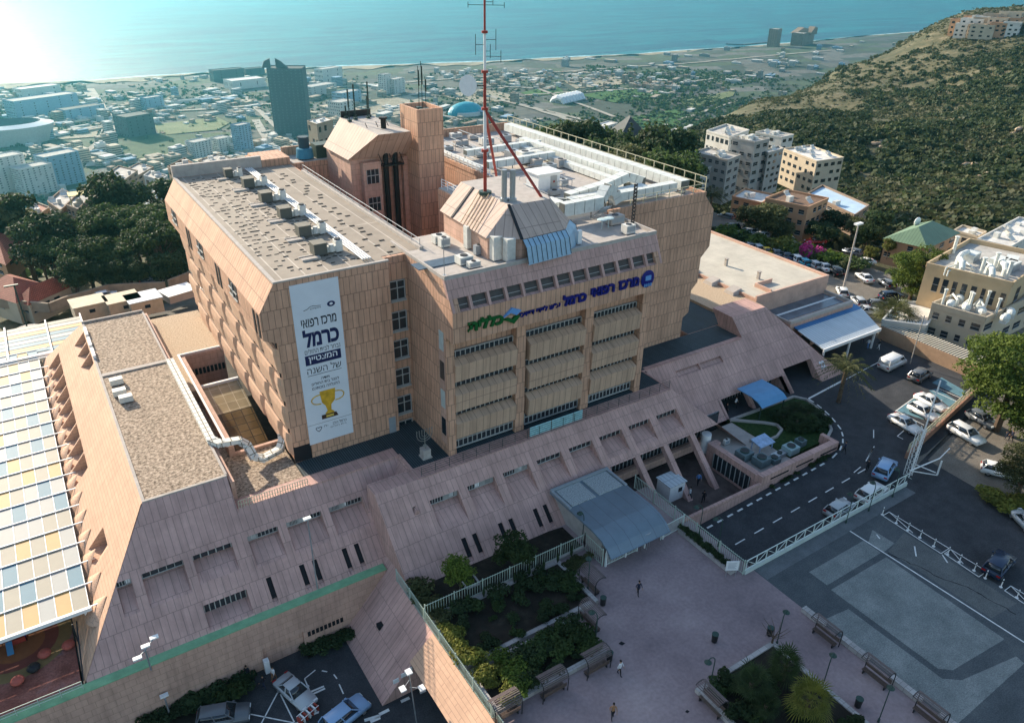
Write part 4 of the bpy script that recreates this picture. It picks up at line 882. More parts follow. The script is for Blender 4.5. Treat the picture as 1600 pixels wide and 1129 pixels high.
# ---- front roof equipment
def acbox(name,px,py,z,w_,d_,h_,lab,cat='air conditioner',m=None,vent=True):
    p=P(px,py,z); t=empty(name,p,label=lab,cat=cat)
    MB().box(-w_/2,-d_/2,.12,w_/2,d_/2,h_).build('casing',m or m_acwhite,t)
    MB().box(-w_/2+.08,-d_/2+.08,0,w_/2-.08,d_/2-.08,.12).build('base',m_dark,t)
    if vent: MB().box(-w_/2+.1,-d_/2-.025,h_*.35,w_/2-.1,-d_/2,h_*.85).build('grille',m_greymetal,t); MB().cyl(0,0,h_,h_+.06,min(w_,d_)*.33,n=12).build('fan',m_black,t)
    return t
cz_=lambda a,b_:(690+a*.23125,360+b_*.2312)
acbox('cabinet',*cz_(365,200),ZR,1.0,.9,2.6,'left tall white cabinet at the corner of the front penthouse','cabinet',m_acwhite,False)
acbox('cabinet',*cz_(455,210),ZR,1.0,.9,2.5,'right tall white cabinet with a small vent at the front penthouse','cabinet',m_acwhite,False)
acbox('cabinet',733,388,ZR,.9,.8,2.5,'white cabinet on the sunny side of the front penthouse','cabinet',m_acwhite,False)
acbox('air_conditioner',748,398,ZR,1,.6,1.1,'small dark fronted air conditioner beside the penthouse corner','air conditioner',m_greymetal)
acbox('air_conditioner',725,412,ZR,1.5,1.2,.9,'wide air conditioner with a cage on the sunny front roof')
acbox('air_conditioner',740,418,ZR,1.3,.7,.7,'low rounded unit beside the caged air conditioner')
acbox('air_conditioner',686,380,ZR,1.4,1.0,1.0,'left of two units near the courtyard corner of the roof')
acbox('air_conditioner',694,386,ZR,1.1,.8,1.1,'right of two units near the courtyard corner of the roof')
tag(MB().tube([(31.9,60.9,ZR),(31.9,60.9,ZR+4)],.04,6).cyl(31.9,60.9,ZR,ZR+.3,.2,n=8).build('lightning_rod',m_metal),'thin rod standing at the front left corner of the roof','rod')
tag(MB().box(-2.5,-.9,0,2.5,.9,.08).build('dark_tarpaulin',mat('blue_grey_tarp',(.06,.10,.14),.5,.2),origin=tuple(P(683,411,ZR+.05))),'dark blue grey sheet lying on the front roof','tarpaulin')
# ---- duct runs (boxy segments) on the right wing roof
m_duct=mat('duct_insulation',(.62,.64,.60),.5,.14,1.5)
m_joint=mat('duct_joint',(.12,.13,.12),.6,0)
def duct(pts,wd,h,lab,grp='insulated air ducts on the right wing roof',seg=1.35):
    t=empty('air_duct',tuple(pts[0]),label=lab,cat='air duct',group=grp); t.location=(0,0,0)
    b=MB(); j=MB()
    for p,q in zip(pts,pts[1:]):
        p=V(*p);q=V(*q); L=(q-p).length; n=max(1,int(L/seg)); 
        for k in range(n):
            a=p.lerp(q,k/n+.012*0); c=p.lerp(q,(k+1)/n); b.bar(a+V(0,0,h/2)+ (c-a)*.03,c+V(0,0,h/2)-(c-a)*.03,wd,h)
        j.bar(p+V(0,0,h/2),q+V(0,0,h/2),wd-.08,h-.08)
        for k in range(0,n+1,3):
            a=p.lerp(q,k/n); j.bar((a.x,a.y,ZR),(a.x,a.y,a.z),.1)
    b.build('duct_panel',m_duct,t); j.build('joint',m_joint,t)
    return t
z=ZR+.6
duct([(72.9,70.6,z),(72.9,114,z)],1.5,1.2,'long outer duct following the right roof edge')
duct([(69.3,75,z),(69.3,104,z)],1.3,1.0,'inner duct parallel to the outer one, upper run')
duct([(67.6,76,ZR+.2),(67.6,102,ZR+.2)],1.2,.8,'lower duct beneath the inner run',seg=1.2)
duct([(60.5,71.2,z),(71.5,71.2,z)],1.2,1.1,'front duct along the right wing front railing')
duct([(56,73.8,z),(62,74.2,z+.5),(66,74.6,z+1.2),(68.6,74.8,z+.3)],1.3,1.1,'arching duct that climbs behind the front duct')
duct([(55,72.3,z),(67.5,72.6,z)],1.1,1.0,'second front duct just behind the railing duct')
duct([(51.3,68.5,ZR+1.0),(57.2,68.6,ZR+1.0)],1.1,1.5,'tall glazed looking duct left of the steel stair')
duct([(57.6,69.3,ZR+1.2),(59.0,70,ZR+2.2),(60.3,70.2,ZR+1.6),(60.9,70.2,ZR+.2)],1.2,1.2,'curved elbow duct above the steel stair',seg=.7)
duct([(49.3,72,ZR+.4),(53.5,72.3,ZR+.8),(54.5,73.5,ZR+.4)],2.2,1.0,'broad sunlit duct behind the front penthouse',seg=.9)
duct([(56,93,z),(68,93.5,z)],1.1,1.0,'cross duct in the middle of the right roof')
duct([(54.9,92,ZR+.5),(54.9,108,ZR+.5)],.8,.6,'narrow duct beside the courtyard wall')
duct([(57,101,z),(71,101.5,z)],1.0,.9,'far cross duct near the red unit')
# service hut with red mark
t=empty('service_hut',tuple(P(848,296,ZR)),label='small white service hut with a red mark on its door, on the right roof',cat='hut')
MB().box(-1.7,-1.4,0,1.7,1.4,2.4).build('wall',m_white,t); MB().box(-1.95,-1.65,2.4,1.95,1.65,2.55).build('roof',m_white,t); MB().box(.2,-1.43,.1,1.25,-1.4,2.1).build('door',m_frame,t); MB().ball((.75,-1.45,1.3),.16,.03,.16).build('mark',m_red,t)
rng=random.Random(4)
spots=[(880,290,1.2,.8,.9),(866,305,1.4,1,.7),(846,318,1,1,.6),(905,300,1.5,.7,.5),(820,255,2.2,1.6,1.8),(800,250,1.8,1.6,1.5),(792,238,1.6,1.3,1.2),(838,262,1.6,1,1.3),(770,262,2,1,1.1),(752,245,2.2,1.2,1),(734,240,1.6,1.2,1.0),(720,228,2.4,1.0,.9),(760,226,2.2,1.4,1.1),(790,222,1.6,1.2,1.2),(815,228,1.8,1.0,1.1),(742,218,2.4,.8,.8),(712,216,2,1,.9),(700,236,1.5,1,.8),(858,272,1.6,1.4,1.5),(875,262,1.4,1.2,1.3)]
words=['squat','long low','boxy','narrow','tall','stubby','broad','compact']
near=['beside the service hut','near the red brace foot','behind the twin flues','at the middle of the right roof','near the courtyard rail','by the far roof edge','next to the inner duct']
for k,(px,py,w_,d_,h_) in enumerate(spots):
    acbox('rooftop_unit',px,py,ZR,w_,d_,h_,'%s metal plant unit %s'%(words[k%8],near[0] if k in(0,1,2,3) else near[2] if k in (8,4,5) else near[4] if k in (9,10,17) else near[6] if k in (18,19) else near[5]),'plant unit',[m_acwhite,m_metal,m_greymetal,m_conc][k%4])['group']='plant units scattered on the right wing roof'
b=MB()
for k in range(26):
    x=rng.uniform(55,67); y=rng.uniform(76,110); z=ZR+rng.uniform(.2,1.6)
    if rng.random()<.5: b.tube([(x,y,z),(x+rng.uniform(2,6),y,z)],.07,5)
    else: b.tube([(x,y,z),(x,y+rng.uniform(2,8),z)],.07,5)
    b.tube([(x,y,ZR),(x,y,z)],.04,5)
tag(b.build('roof_pipework',m_metal),'tangle of thin metal pipework across the right wing roof','pipework')
# railings of the right roof
b=MB()
def rail(b,p,q,h=1.3,step=1.5,r=.04,n=3):
    p=V(*p);q=V(*q); m=max(1,int((q-p).length/step))
    for k in range(m+1): a=p.lerp(q,k/m); b.bar(a,a+V(0,0,h),r*2)
    for k in range(n): zz=h*(k+1)/n; b.bar(p+V(0,0,zz),q+V(0,0,zz),r*1.6)
m_gold=mat('weathered_cream_rail',(.50,.46,.32),.6,.1)
rail(b,(rx1-.1,ryf+.1,ZR+.5),(rx1-.1,ryb,ZR+.5),1.9,2.0,.05,2); rail(b,(rx0+3.5,ryf+.1,ZR+.5),(rx1-.1,ryf+.1,ZR+.5),1.1,2.0,.04,2)
tag(b.build('roof_railing',m_gold),'tall cream railing round the outer edge of the right wing roof','railing')
b=MB(); b.poly([(rx1-.1,ryf+.1,ZR+.6),(rx1-.1,ryb,ZR+.6),(rx1-.1,ryb,ZR+2.2),(rx1-.1,ryf+.1,ZR+2.2)])
b=MB(); rail(b,(46.6,72.7,ZR+.1),(46.6,89,ZR+.1),1.1,1.5); rail(b,(54.1,89,ZR+.6),(54.1,111,ZR+.6),.9,1.2,.05,3); rail(b,(46.6,72.3,ZR+.1),(56,70.2,ZR+.1),1.0,1.2); tag(b.build('roof_railing',m_white),'white safety railing above the courtyard on the right','railing')
# steel stair, black trellis antenna, satellite items
b=MB()
for k in range(7): b.box(55.9,66.6+k*.28,ZR+1.7-k*.24,57.1,66.85+k*.28,ZR+1.76-k*.24)
b.bar((55.9,66.5,ZR+1.9),(55.9,68.5,ZR+.2),.08); b.bar((57.1,66.5,ZR+1.9),(57.1,68.5,ZR+.2),.08); tag(b.build('steel_stair',m_metal),'short steel stair on the front roof below the curved duct','stair')
p=P(987,362,ZR); b=MB()
for k in range(12): zz=.5+k*.42; b.bar((p.x-.25,p.y,ZR+zz),(p.x+.25,p.y,ZR+zz+.3),.12); b.bar((p.x+.2,p.y+.1,ZR+zz+.1),(p.x-.2,p.y-.1,ZR+zz+.35),.10)
b.bar((p.x-.2,p.y,ZR),(p.x-.2,p.y,ZR+5.5),.07); b.bar((p.x+.2,p.y,ZR),(p.x+.2,p.y,ZR+5.5),.07)
tag(b.build('climbing_frame_antenna',m_black),'dark cluttered vertical antenna rack at the right end of the front roof','antenna rack')
acbox('air_conditioner',981,365,ZR,1.3,1.0,1.1,'rounded white unit at the foot of the dark antenna rack')
for px,py,lb in ((940,358,'left'),(950,356,'right')):
    p=P(px,py,ZR); b=MB(); b.cyl(p.x,p.y,ZR,ZR+1.1,.05,n=6); b.ball((p.x,p.y,ZR+1.15),.7,.6,.12,10,6); tag(b.build('satellite_dish',mat('pale_dish',(.5,.6,.58),.5,.1)),'%s flat dish of the pair on the shaded front roof'%lb,'satellite dish')
acbox('rooftop_unit',960,350,ZR,2.0,1.2,1.1,'dusty louvred unit next to the steel stair','plant unit',m_conc)
p=P(916,368,ZR); acbox('rooftop_unit',904,382,ZR,.5,.4,1.6,'slim white meter post beside the blue cover','meter post',m_white,False)
# ---- banner ---------------------------------------------------
TXT_SRC=[]
def text_mesh(s,size,offset=0.0,extrude=0.0,shear=0):
    c=bpy.data.curves.new('txt','FONT'); c.body=s; c.size=1; c.offset=offset; c.extrude=0; c.shear=shear; c.resolution_u=3
    o=bpy.data.objects.new('txt',c); COL.objects.link(o); bpy.context.view_layer.update()
    m=bpy.data.meshes.new_from_object(o.evaluated_get(bpy.context.evaluated_depsgraph_get()))
    v=[tuple(x.co) for x in m.vertices]; f=[tuple(q.vertices) for q in m.polygons]
    bpy.data.objects.remove(o); bpy.data.curves.remove(c); bpy.data.meshes.remove(m)
    xs=[a[0] for a in v]; ys=[a[1] for a in v]
    return v,f,(min(xs),max(xs),min(ys),max(ys))
def heb(s): return s[::-1]
def put_text(s,org,ux,uy,width,height,name,m,parent=None,depth=.0,off=0.0,nrm=V(0,-1,0),fit=True):
    v,f,(a,b_,c,d)=text_mesh(s,1,off); sx=width/(b_-a); sy=(height/(d-c)) if height else sx
    mb=MB(); n0=len(v)
    fr=[org+ux*((x-a)*sx)+uy*((y-c)*sy) for x,y,_ in v]
    mb.v=[tuple(p+nrm*depth) for p in fr]; mb.f=[tuple(q) for q in f]; mb.m=[0]*len(f)
    if depth>0.02:
        # side walls from boundary edges
        from collections import Counter
        ec=Counter()
        for q in f:
            for i_ in range(len(q)): ec[tuple(sorted((q[i_],q[(i_+1)%len(q)])))]+=1
        mb.v+= [tuple(p) for p in fr]
        for q in f:
            for i_ in range(len(q)):
                u_,w_=q[i_],q[(i_+1)%len(q)]
                if ec[tuple(sorted((u_,w_)))]==1: mb.f.append((u_,u_+n0,w_+n0,w_)); mb.m.append(0)
    return mb.build(name,m,parent)
m_bann=mat('banner_vinyl',(.68,.72,.76),.5,.05,.5); m_navy=mat('navy_print',(.012,.018,.08),.5,0); m_ink=mat('black_print',(.02,.02,.03),.5,0); m_gold2=mat('gold_print',(.62,.36,.03),.4,.25,2); m_wht=mat('white_print',(.75,.77,.8),.5,0)
YB=yf-.06
c1,c2,c3_,c4=[onY(a,b_,YB) for a,b_ in ((453,447),(527,432),(553,675),(483,695))]
bx0=(c1.x+c4.x)/2; bx1=(c2.x+c3_.x)/2; bz1=(c1.z+c2.z)/2; bz0=(c3_.z+c4.z)/2
t=empty('banner',(0,0,0),label='tall white vinyl banner with Hebrew writing and a gold trophy on the left wing front',cat='banner')
MB().box(bx0,YB-.03,bz0,bx1,YB+.05,bz1).build('sheet',m_bann,t)
W_b=bx1-bx0; H_b=bz1-bz0
def bt(s,u0,u1,v0,v1,m,off=.0,nm='lettering'):
    return put_text(heb(s) if any('\u0590'<=ch<='\u05ff' for ch in s) else s,V(bx0+u0*W_b,YB-.04,bz1-v1*H_b),V(1,0,0),V(0,0,1),(u1-u0)*W_b,(v1-v0)*H_b,nm,m,t,off=off)
bt('מרכז רפואי',.14,.88,.205,.255,m_ink,.02); bt('כרמל',.14,.90,.268,.375,m_navy,.045); bt('נבחר לבית החולים',.14,.90,.385,.415,m_ink,0)
MB().box(bx0+.13*W_b,YB-.04,bz1-.485*H_b,bx0+.90*W_b,YB-.031,bz1-.425*H_b).build('band',m_navy,t)
put_text(heb('המצטיין'),V(bx0+.2*W_b,YB-.05,bz1-.476*H_b),V(1,0,0),V(0,0,1),.62*W_b,.042*H_b,'lettering',m_wht,t,off=.02)
bt('של השנה',.14,.88,.497,.54,m_ink,0); bt('תודה',.42,.60,.575,.590,m_ink,.01); bt('לסגל בית החולים',.2,.8,.597,.617,m_ink,.01); bt('ההצלחה בזכותכם',.2,.8,.625,.645,m_ink,.01)
MB().box(bx0+.14*W_b,YB-.04,bz1-.553*H_b,bx0+.88*W_b,YB-.031,bz1-.550*H_b).build('rule',m_ink,t); MB().box(bx0,YB-.04,bz1-.872*H_b,bx1,YB-.031,bz1-.8705*H_b).build('rule',m_ink,t)
# trophy
def bp(u,v): return (bx0+u*W_b,YB-.05,bz1-v*H_b)
b=MB(); b.poly([bp(.34,.665),bp(.37,.74),bp(.44,.765),bp(.47,.80),bp(.42,.815),bp(.42,.822),bp(.62,.822),bp(.62,.815),bp(.56,.80),bp(.57,.765),bp(.66,.74),bp(.69,.665)]); b.build('trophy_cup',m_gold2,t)
b=MB(); b.poly([bp(.33,.822),bp(.33,.85),bp(.70,.85),bp(.66,.822)]); b.build('trophy_base',mat('brown_print',(.06,.03,.02),.5,0),t)
for sg in (-1,1):
    c0=.35 if sg<0 else .67; pts=[V(*bp(c0+sg*.20*math.sin(a)**.8 if 0<a<PI else c0,.685+.03*(1-math.cos(a))))+V(0,-.005,0) for a in np.linspace(0,PI,9)]
    MB().tube(pts,.06,5).build('trophy_handle',m_gold2,t)
MB().box(bp(.43,.83)[0],YB-.056,bp(0,.843)[2],bp(.6,.83)[0],YB-.05,bp(0,.83)[2]).build('plate',mat('yellow_print',(.7,.5,.1),.5,0),t)
MB().ball(bp(.80,.145),.42,.02,.30,12,6).build('round_emblem',m_navy,t); MB().ball((bp(.80,.145)[0],YB-.07,bp(0,.145)[2]),.18,.02,.14,10,5).build('emblem_centre',m_wht,t)
bt('כרמל הלב',.55,.87,.885,.905,m_ink,.005); bt('-ח',.36,.45,.893,.905,m_ink,0); bt('בית חולים',.5,.86,.912,.922,m_ink,0)
b=MB(); hpt=[]; 
for k in range(17):
    a=2*PI*k/16; hpt.append(V(*bp(.235+.065*math.sin(a)**3,.907-.016*(.9*math.cos(a)-.35*math.cos(2*a)-.15*math.cos(3*a)))))
b.tube(hpt,.035,4); b.build('heart_outline',m_ink,t)
b=MB(); pts=[V(*bp(u,v)) for u,v in ((.22,.155),(.3,.15),(.36,.138),(.42,.136),(.5,.14),(.58,.142))]; b.tube(pts,.025,4); b.build('logo_outline',m_ink,t); bt('מושלם',.36,.58,.145,.156,m_ink,0)
# ---- sign letters on the band --------------------------------
m_green2=mat('green_sign_letters',(.005,.10,.02),.4,0); m_blue2=mat('dark_blue_sign_letters',(.006,.010,.16),.4,0); m_lblue=mat('light_blue_sign',(.14,.32,.62),.4,0)
YSg=YS-.07
t=empty('wall_sign',(0,0,0),label='large Hebrew sign letters in green and dark blue along the top of the front',cat='sign')
def sgn(px0,py0,px1,py1): return onY(px0,py0,YSg),onY(px1,py1,YSg)
k4=.23125
def st(s,L0,B0,L1,T1,m,off=.03,dep=.25):
    # L0,B0 lower left pixel; L1,T1 upper right pixel of the word in the 4x crop
    a=onY(690+L0*k4,360+B0*k4,YSg); c=onY(690+L1*k4,360+T1*k4,YSg)
    return put_text(heb(s),a,V(1,0,0),V(0,0,1),c.x-a.x,c.z-a.z,'letters',m,t,depth=dep,off=off)
st('כללית',175,685,412,548,m_green2,.05)
st('ע"ש ליידי דייויס',523,587,800,480,m_blue2,.025,.15)
st('כרמל',815,510,975,400,m_blue2,.045); st('רפואי',1003,450,1165,352,m_blue2,.04); st('מרכז',1190,402,1330,307,m_blue2,.04)
c=onY(690+1388*k4,360+325*k4,YSg); MB().ball((c.x,YSg-.1,c.z),1.0,.12,1.05,16,8).build('round_emblem',m_blue2,t); 
b=MB(); b.box(c.x-.45,YSg-.3,c.z-.1,c.x+.35,YSg-.2,c.z+.45); 
for k in range(4): b.box(c.x-.55+k*.3,YSg-.3,c.z-.85,c.x-.4+k*.3,YSg-.2,c.z-.5)
b.build('emblem_detail',m_lblue,t)
c=onY(690+465*k4,360+572*k4,YSg)
b=MB(); b.slabY([(c.x-1.05,c.z-.05),(c.x+.1,c.z+.85),(c.x+1.2,c.z+.35),(c.x+.6,c.z-.05),(c.x-.1,c.z+.35)],YSg-.25,YSg); b.build('emblem_roof',m_lblue,t)
b=MB(); b.slabY([(c.x-1.1,c.z-.2),(c.x-.3,c.z-.15),(c.x+.1,c.z-.4),(c.x+.5,c.z-.1),(c.x+1.1,c.z-.2),(c.x+.3,c.z-.95),(c.x-.4,c.z-.5)],YSg-.25,YSg); b.build('emblem_ground',m_green2,t)
# number on the corner wall
a=P(1283,578,1.6); 
o=put_text('22',V(93.0,y2(1.2),1.2),V(1,0,0),V(0,.707,.707),1.1,1.2,'number_sign',m_wht,None,nrm=V(0,-.707,.707),depth=.07,off=.03); tag(o,'white number 22 painted on the slanted corner wall','sign')
# menorah, fence banners on the terrace
p=P(665,713,ZT); t=empty('menorah',(p.x,p.y,ZT),label='pale metal seven branched menorah on a plinth on the front terrace',cat='menorah')
b=MB(); b.box(-.45,-.45,0,.45,.45,1.1); b.box(-.55,-.55,0,.55,.55,.15); b.build('plinth',m_conc,t); b=MB(); b.tube([(0,0,1.1),(0,0,3.4)],.05,6); b.ball((0,0,1.45),.25,.25,.15,8,5)
for k in (1,2,3):
    r_=.3*k; pts=[(-r_,0,3.35)]+[(-r_*math.cos(a),0,2.9-r_*.95*math.sin(a)) for a in np.linspace(0,PI,11)]+[(r_,0,3.35)]; b.tube(pts,.04,5)
for k in range(-3,4): b.cyl(k*.3,0,3.35,3.5,.07,n=6)
b.build('branches',mat('silver_branches',(.2,.2,.18),.4,.1),t)
for k in range(3):
    x=[40.9,43.9,47.0][k]; w_=[2.9,3.0,1.3][k]; o=MB().box(x,58.62,ZT+.1,x+w_,58.68,ZT+1.3).build('fence_banner',mat('pale_cyan_mesh',(.35,.60,.62),.6,.25,3)); tag(o,'%s pale turquoise mesh banner hung on the terrace rail'%['left','middle','right short'][k],'banner','mesh banners on the terrace rail')
b=MB(); rail(b,(27.3,58.55,ZT+.05),(62,58.55,ZT+.05),1.1,1.6,.02,4); tag(b.build('terrace_railing',m_dmetal),'thin dark railing along the front terrace','railing')
b=MB(); rail(b,(9.9,63.3,6.95),(16.8,63.3,6.95),.9,.25,.03,2); tag(b.build('terrace_railing',m_gold),'sunlit cream railing at the edge of the left gravel terrace','railing')
# white lagged duct that snakes round the light court
t=empty('air_duct',(0,0,0),label='white tiled looking duct snaking around the light court on the left terrace',cat='air duct'); 
pts=[(9.9,93,ZG+.35),(9.9,72.4,ZG+.35),(10.5,71.4,ZG+.25),(12.4,71.6,9.3),(13.1,71.2,8.7),(13.4,70.3,7.6),(14.3,70.0,7.2),(16.3,70.6,7.3),(16.75,70.9,8.0),(16.85,71.3,8.4)]
m_lag=tilemat('white_lagging',(.72,.72,.66),(.18,.16,.12),.9,.9,.06,.03,0,big=.05)
b=MB()
for p,q in zip(pts,pts[1:]): b.bar(V(*p)+V(0,0,0),V(*q)+(V(*q)-V(*p)).normalized()*.25,.85,.5)
b.build('duct_panel',m_lag,t)
for px,py,lb in ((183,600,'top'),(188,617,'middle'),(198,627,'bottom')):
    acbox('roof_box',px,py,ZG+.05,1.4,.9,.8,'%s pale box of the three on the gravel roof'%lb,'roof box',m_acwhite,False)['group']='pale boxes on the gravel roof'
# ================================================================ CARS, PEOPLE, STREET FURNITURE
CARCOL={'white':(.72,.72,.70),'silver':(.42,.44,.45),'grey':(.12,.13,.14),'black':(.02,.02,.022),'blue':(.02,.16,.30),'dark blue':(.02,.035,.07),'turquoise':(.02,.30,.42),'yellow':(.65,.42,.02),'red':(.35,.03,.02),'pale blue':(.25,.40,.60)}
def carpaint(c): return mat('car_paint_'+c.replace(' ','_'),CARCOL[c],.25,0,spec=.6)
m_tyre=mat('tyre_rubber',(.015,.015,.015),.8,0); m_rim=mat('wheel_rim',(.35,.35,.36),.35,0,metal=.7); m_cglass=mat('car_glass',(.012,.018,.025),.08,0,spec=.9); m_head=mat('headlamp_glass',(.6,.62,.62),.15,0); m_tail=mat('tail_lamp',(.35,.01,.01),.3,0)
def bevelled(mb,name,m,parent,w_=.08,seg=2):
    o=mb.build(name,m,parent); bm=bmesh.new(); bm.from_mesh(o.data); bmesh.ops.remove_doubles(bm,verts=bm.verts,dist=1e-4)
    es=[e for e in bm.edges if len(e.link_faces)==2 and e.calc_face_angle(0)>.25]
    bmesh.ops.bevel(bm,geom=es,offset=w_,segments=seg,affect='EDGES',clamp_overlap=True); bmesh.ops.recalc_face_normals(bm,faces=bm.faces)
    for f in bm.faces: f.smooth=True
    bm.to_mesh(o.data); bm.free(); return o
def make_car(kind,col):
    t=empty('parked_car',(0,0,0)); L,Wd,H=dict(sedan=(4.6,1.8,1.45),hatch=(4.1,1.75,1.5),suv=(4.6,1.85,1.68),van=(5.1,1.95,2.0))[kind]; h=L/2
    pm=carpaint(col)
    b=MB(); zb=.28; belt=.92 if kind in('sedan','hatch') else (1.05 if kind=='suv' else 1.15)
    prof=dict(sedan=[(-h,zb),(-h,.78),(-h+.1,belt+.02),(-h+.9,belt+.06),(h-1.5,belt+.02),(h-.35,.80),(h,.62),(h,zb)],
     hatch=[(-h,zb),(-h,.85),(-h+.08,belt+.02),(h-1.25,belt+.02),(h-.3,.80),(h,.62),(h,zb)],
     suv=[(-h,zb+.05),(-h,.95),(-h+.08,belt+.03),(h-1.35,belt+.03),(h-.25,.95),(h,.75),(h,zb+.05)],
     van=[(-h,zb),(-h,1.1),(-h+.05,belt+.02),(h-.95,belt+.02),(h-.15,.95),(h,.72),(h,zb)])[kind]
    b.slabY(prof,-Wd/2,Wd/2); bevelled(b,'body',pm,t,.11,3)
    # greenhouse
    a0,a1,r0,r1=dict(sedan=(-h+.75,h-1.35,-h+1.4,h-2.15),hatch=(-h+.08,h-1.1,-h+.5,h-1.85),suv=(-h+.1,h-1.2,-h+.45,h-1.95),van=(-h+.04,h-.75,-h+.15,h-1.5))[kind]
    wb,wt=Wd/2-.06,Wd/2-(.26 if kind!='van' else .14); zt_=H
    b=MB(); b.hexa([(a0,-wb,belt),(a1,-wb,belt),(a1,wb,belt),(a0,wb,belt)],[(r0,-wt,zt_-.04),(r1,-wt,zt_-.04),(r1,wt,zt_-.04),(r0,wt,zt_-.04)]); bevelled(b,'windows',m_cglass if kind!='van' else pm,t,.05,2)
    if kind=='van':
        b=MB(); b.hexa([(a1-.9,-wb-.02,belt+.1),(a1-.05,-wb-.02,belt+.1),(a1-.05,wb+.02,belt+.1),(a1-.9,wb+.02,belt+.1)],[(r1-.75,-wt-.04,zt_-.3),(r1+.16,-wt-.04,zt_-.3),(r1+.16,wt+.04,zt_-.3),(r1-.75,wt+.04,zt_-.3)]); b.build('windscreen',m_cglass,t)
    b=MB(); b.hexa([(r0-.04,-wt-.02,zt_-.06),(r1+.04,-wt-.02,zt_-.06),(r1+.04,wt+.02,zt_-.06),(r0-.04,wt+.02,zt_-.06)],[(r0+.06,-wt+.06,zt_+.0),(r1-.06,-wt+.06,zt_+.0),(r1-.06,wt-.06,zt_+.0),(r0+.06,wt-.06,zt_+.0)]); bevelled(b,'roof',pm,t,.03,2)
    b=MB()
    for sy in (-1,1):
        for (x0,x1) in ((a0,r0),(a1,r1),((a0+a1)/2,(r0+r1)/2-.05)): b.bar((x0,sy*(wb+.01),belt),(x1,sy*(wt+.01),zt_-.04),.09,.07)
    b.build('pillar',pm,t)
    for sx in (-1,1):
        for sy in (-1,1):
            x=sx*(h-.85); y=sy*(Wd/2-.12)
            w_=MB().tube([(x,y-.11*1,.33),(x,y+.11,.33)],.33,14).build('wheel',m_tyre,t)
            MB().tube([(x,y+sy*.10,.33),(x,y+sy*.125,.33)],.2,12).build('rim',m_rim,w_)
    for sy in (-1,1):
        MB().box(h-.18,sy*(Wd/2-.5),.62,h+.012,sy*(Wd/2-.08),.76).build('headlight',m_head,t); MB().box(-h-.012,sy*(Wd/2-.42),.72,-h+.1,sy*(Wd/2-.06),.9).build('tail_light',m_tail,t)
        MB().box(a1-.35,sy*(Wd/2+.0),belt-.02,a1-.15,sy*(Wd/2+.16),belt+.12).build('mirror',pm,t)
    return t
CARS={}
def car(kind,col,px=None,py=None,z=0,ang=0,label='',xy=None,group='parked cars'):
    p=P(px,py,z) if xy is None else V(xy[0],xy[1],z)
    k=(kind,col)
    if k not in CARS: CARS[k]=make_car(kind,col); o=CARS[k]
    else: o=dup(CARS[k])
    o.location=p; o.rotation_euler=(0,0,R(ang)); o['label']=label; o['category']='van' if kind=='van' else 'car'; o['group']=group; return o
c_=lambda x,y:(1060+x*.3375,370+y*.3377)
z=0
car('van','white',*c_(985,600),z,3,'white panel van parked in the shade by the loading wall'); CARS[('van','white')].name='parked_van'
car('suv','grey',*c_(1115,655),z,6,'grey estate car behind the white panel van')
car('sedan','white',*c_(1165,780),z,-98,'white saloon with a sunroof on the blue disabled bay')
car('hatch','white',*c_(1130,825),z,-98,'white hatchback in the middle of the three by the low wall')
car('sedan','white',*c_(1045,880),z,-98,'white saloon with black side lettering, nearest the road curve')
car('suv','white',*c_(1325,930),z,-98,'white off roader with a black roof in the lower sunny lot')
car('hatch','grey',*c_(1400,860),z,-100,'grey hatchback in the shadow of the low fenced wall')
car('suv','pale blue',*c_(950,1090),rz(83),18,'pale blue off roader driving up the ramped road')
car('suv','white',1360,776,rz(70),4,'white car half hidden behind the white road fence')
car('hatch','silver',1310,800,rz(66),4,'pale car parked lowest behind the white road fence')
car('suv','dark blue',1558,888,0,8,'dark blue off roader with a glossy roof beside the bollards')
car('hatch','white',1560,742,0,-60,'white car by the round bush in the lower lot')
car('hatch','silver',1600,820,0,60,'silver car cut by the right edge by the grass verge')
car('sedan','white',1350,438,0,62,'white saloon facing the camera on the sunny car park street')
car('hatch','grey',1385,447,0,62,'grey hatchback under the two trunk pine')
car('hatch','white',1315,460,0,45,'white hatchback behind the tall lamp post at the annexe end')
car('hatch','silver',1340,475,0,55,'silver small car between the annexe and the palm'); car('suv','dark blue',1392,468,0,-20,'dark blue off roader behind the round palm')
car('sedan','silver',1355,490,0,-30,'silver saloon left of the round palm, nearer row'); car('hatch','grey',1372,480,0,-30,'dark car wedged left of the round palm, farther row')
for k,(x,y,col,kd,lb) in enumerate([(475,790,'grey','hatch','dark grey car at the far end of the tree lined row'),(545,805,'silver','hatch','silver car left of the yellow one in the tree lined row'),(615,830,'yellow','sedan','yellow taxi like car in the tree lined row'),(700,850,'grey','sedan','grey saloon right of the yellow car'),(785,875,'dark blue','sedan','dark blue saloon two right of the yellow car'),(865,895,'white','hatch','white hatchback left of the turquoise car'),(930,925,'turquoise','hatch','bright turquoise hatchback in the tree lined row'),(1015,945,'silver','hatch','silver hatchback right of the turquoise car'),(1100,965,'white','sedan','white saloon beside the lamp post in the tree lined row'),(1190,1000,'black','suv','black car at the right end of the tree lined row')]):
    car(kd,col,1080+x*.1875,240+y*.1875,-.0,65,lb)
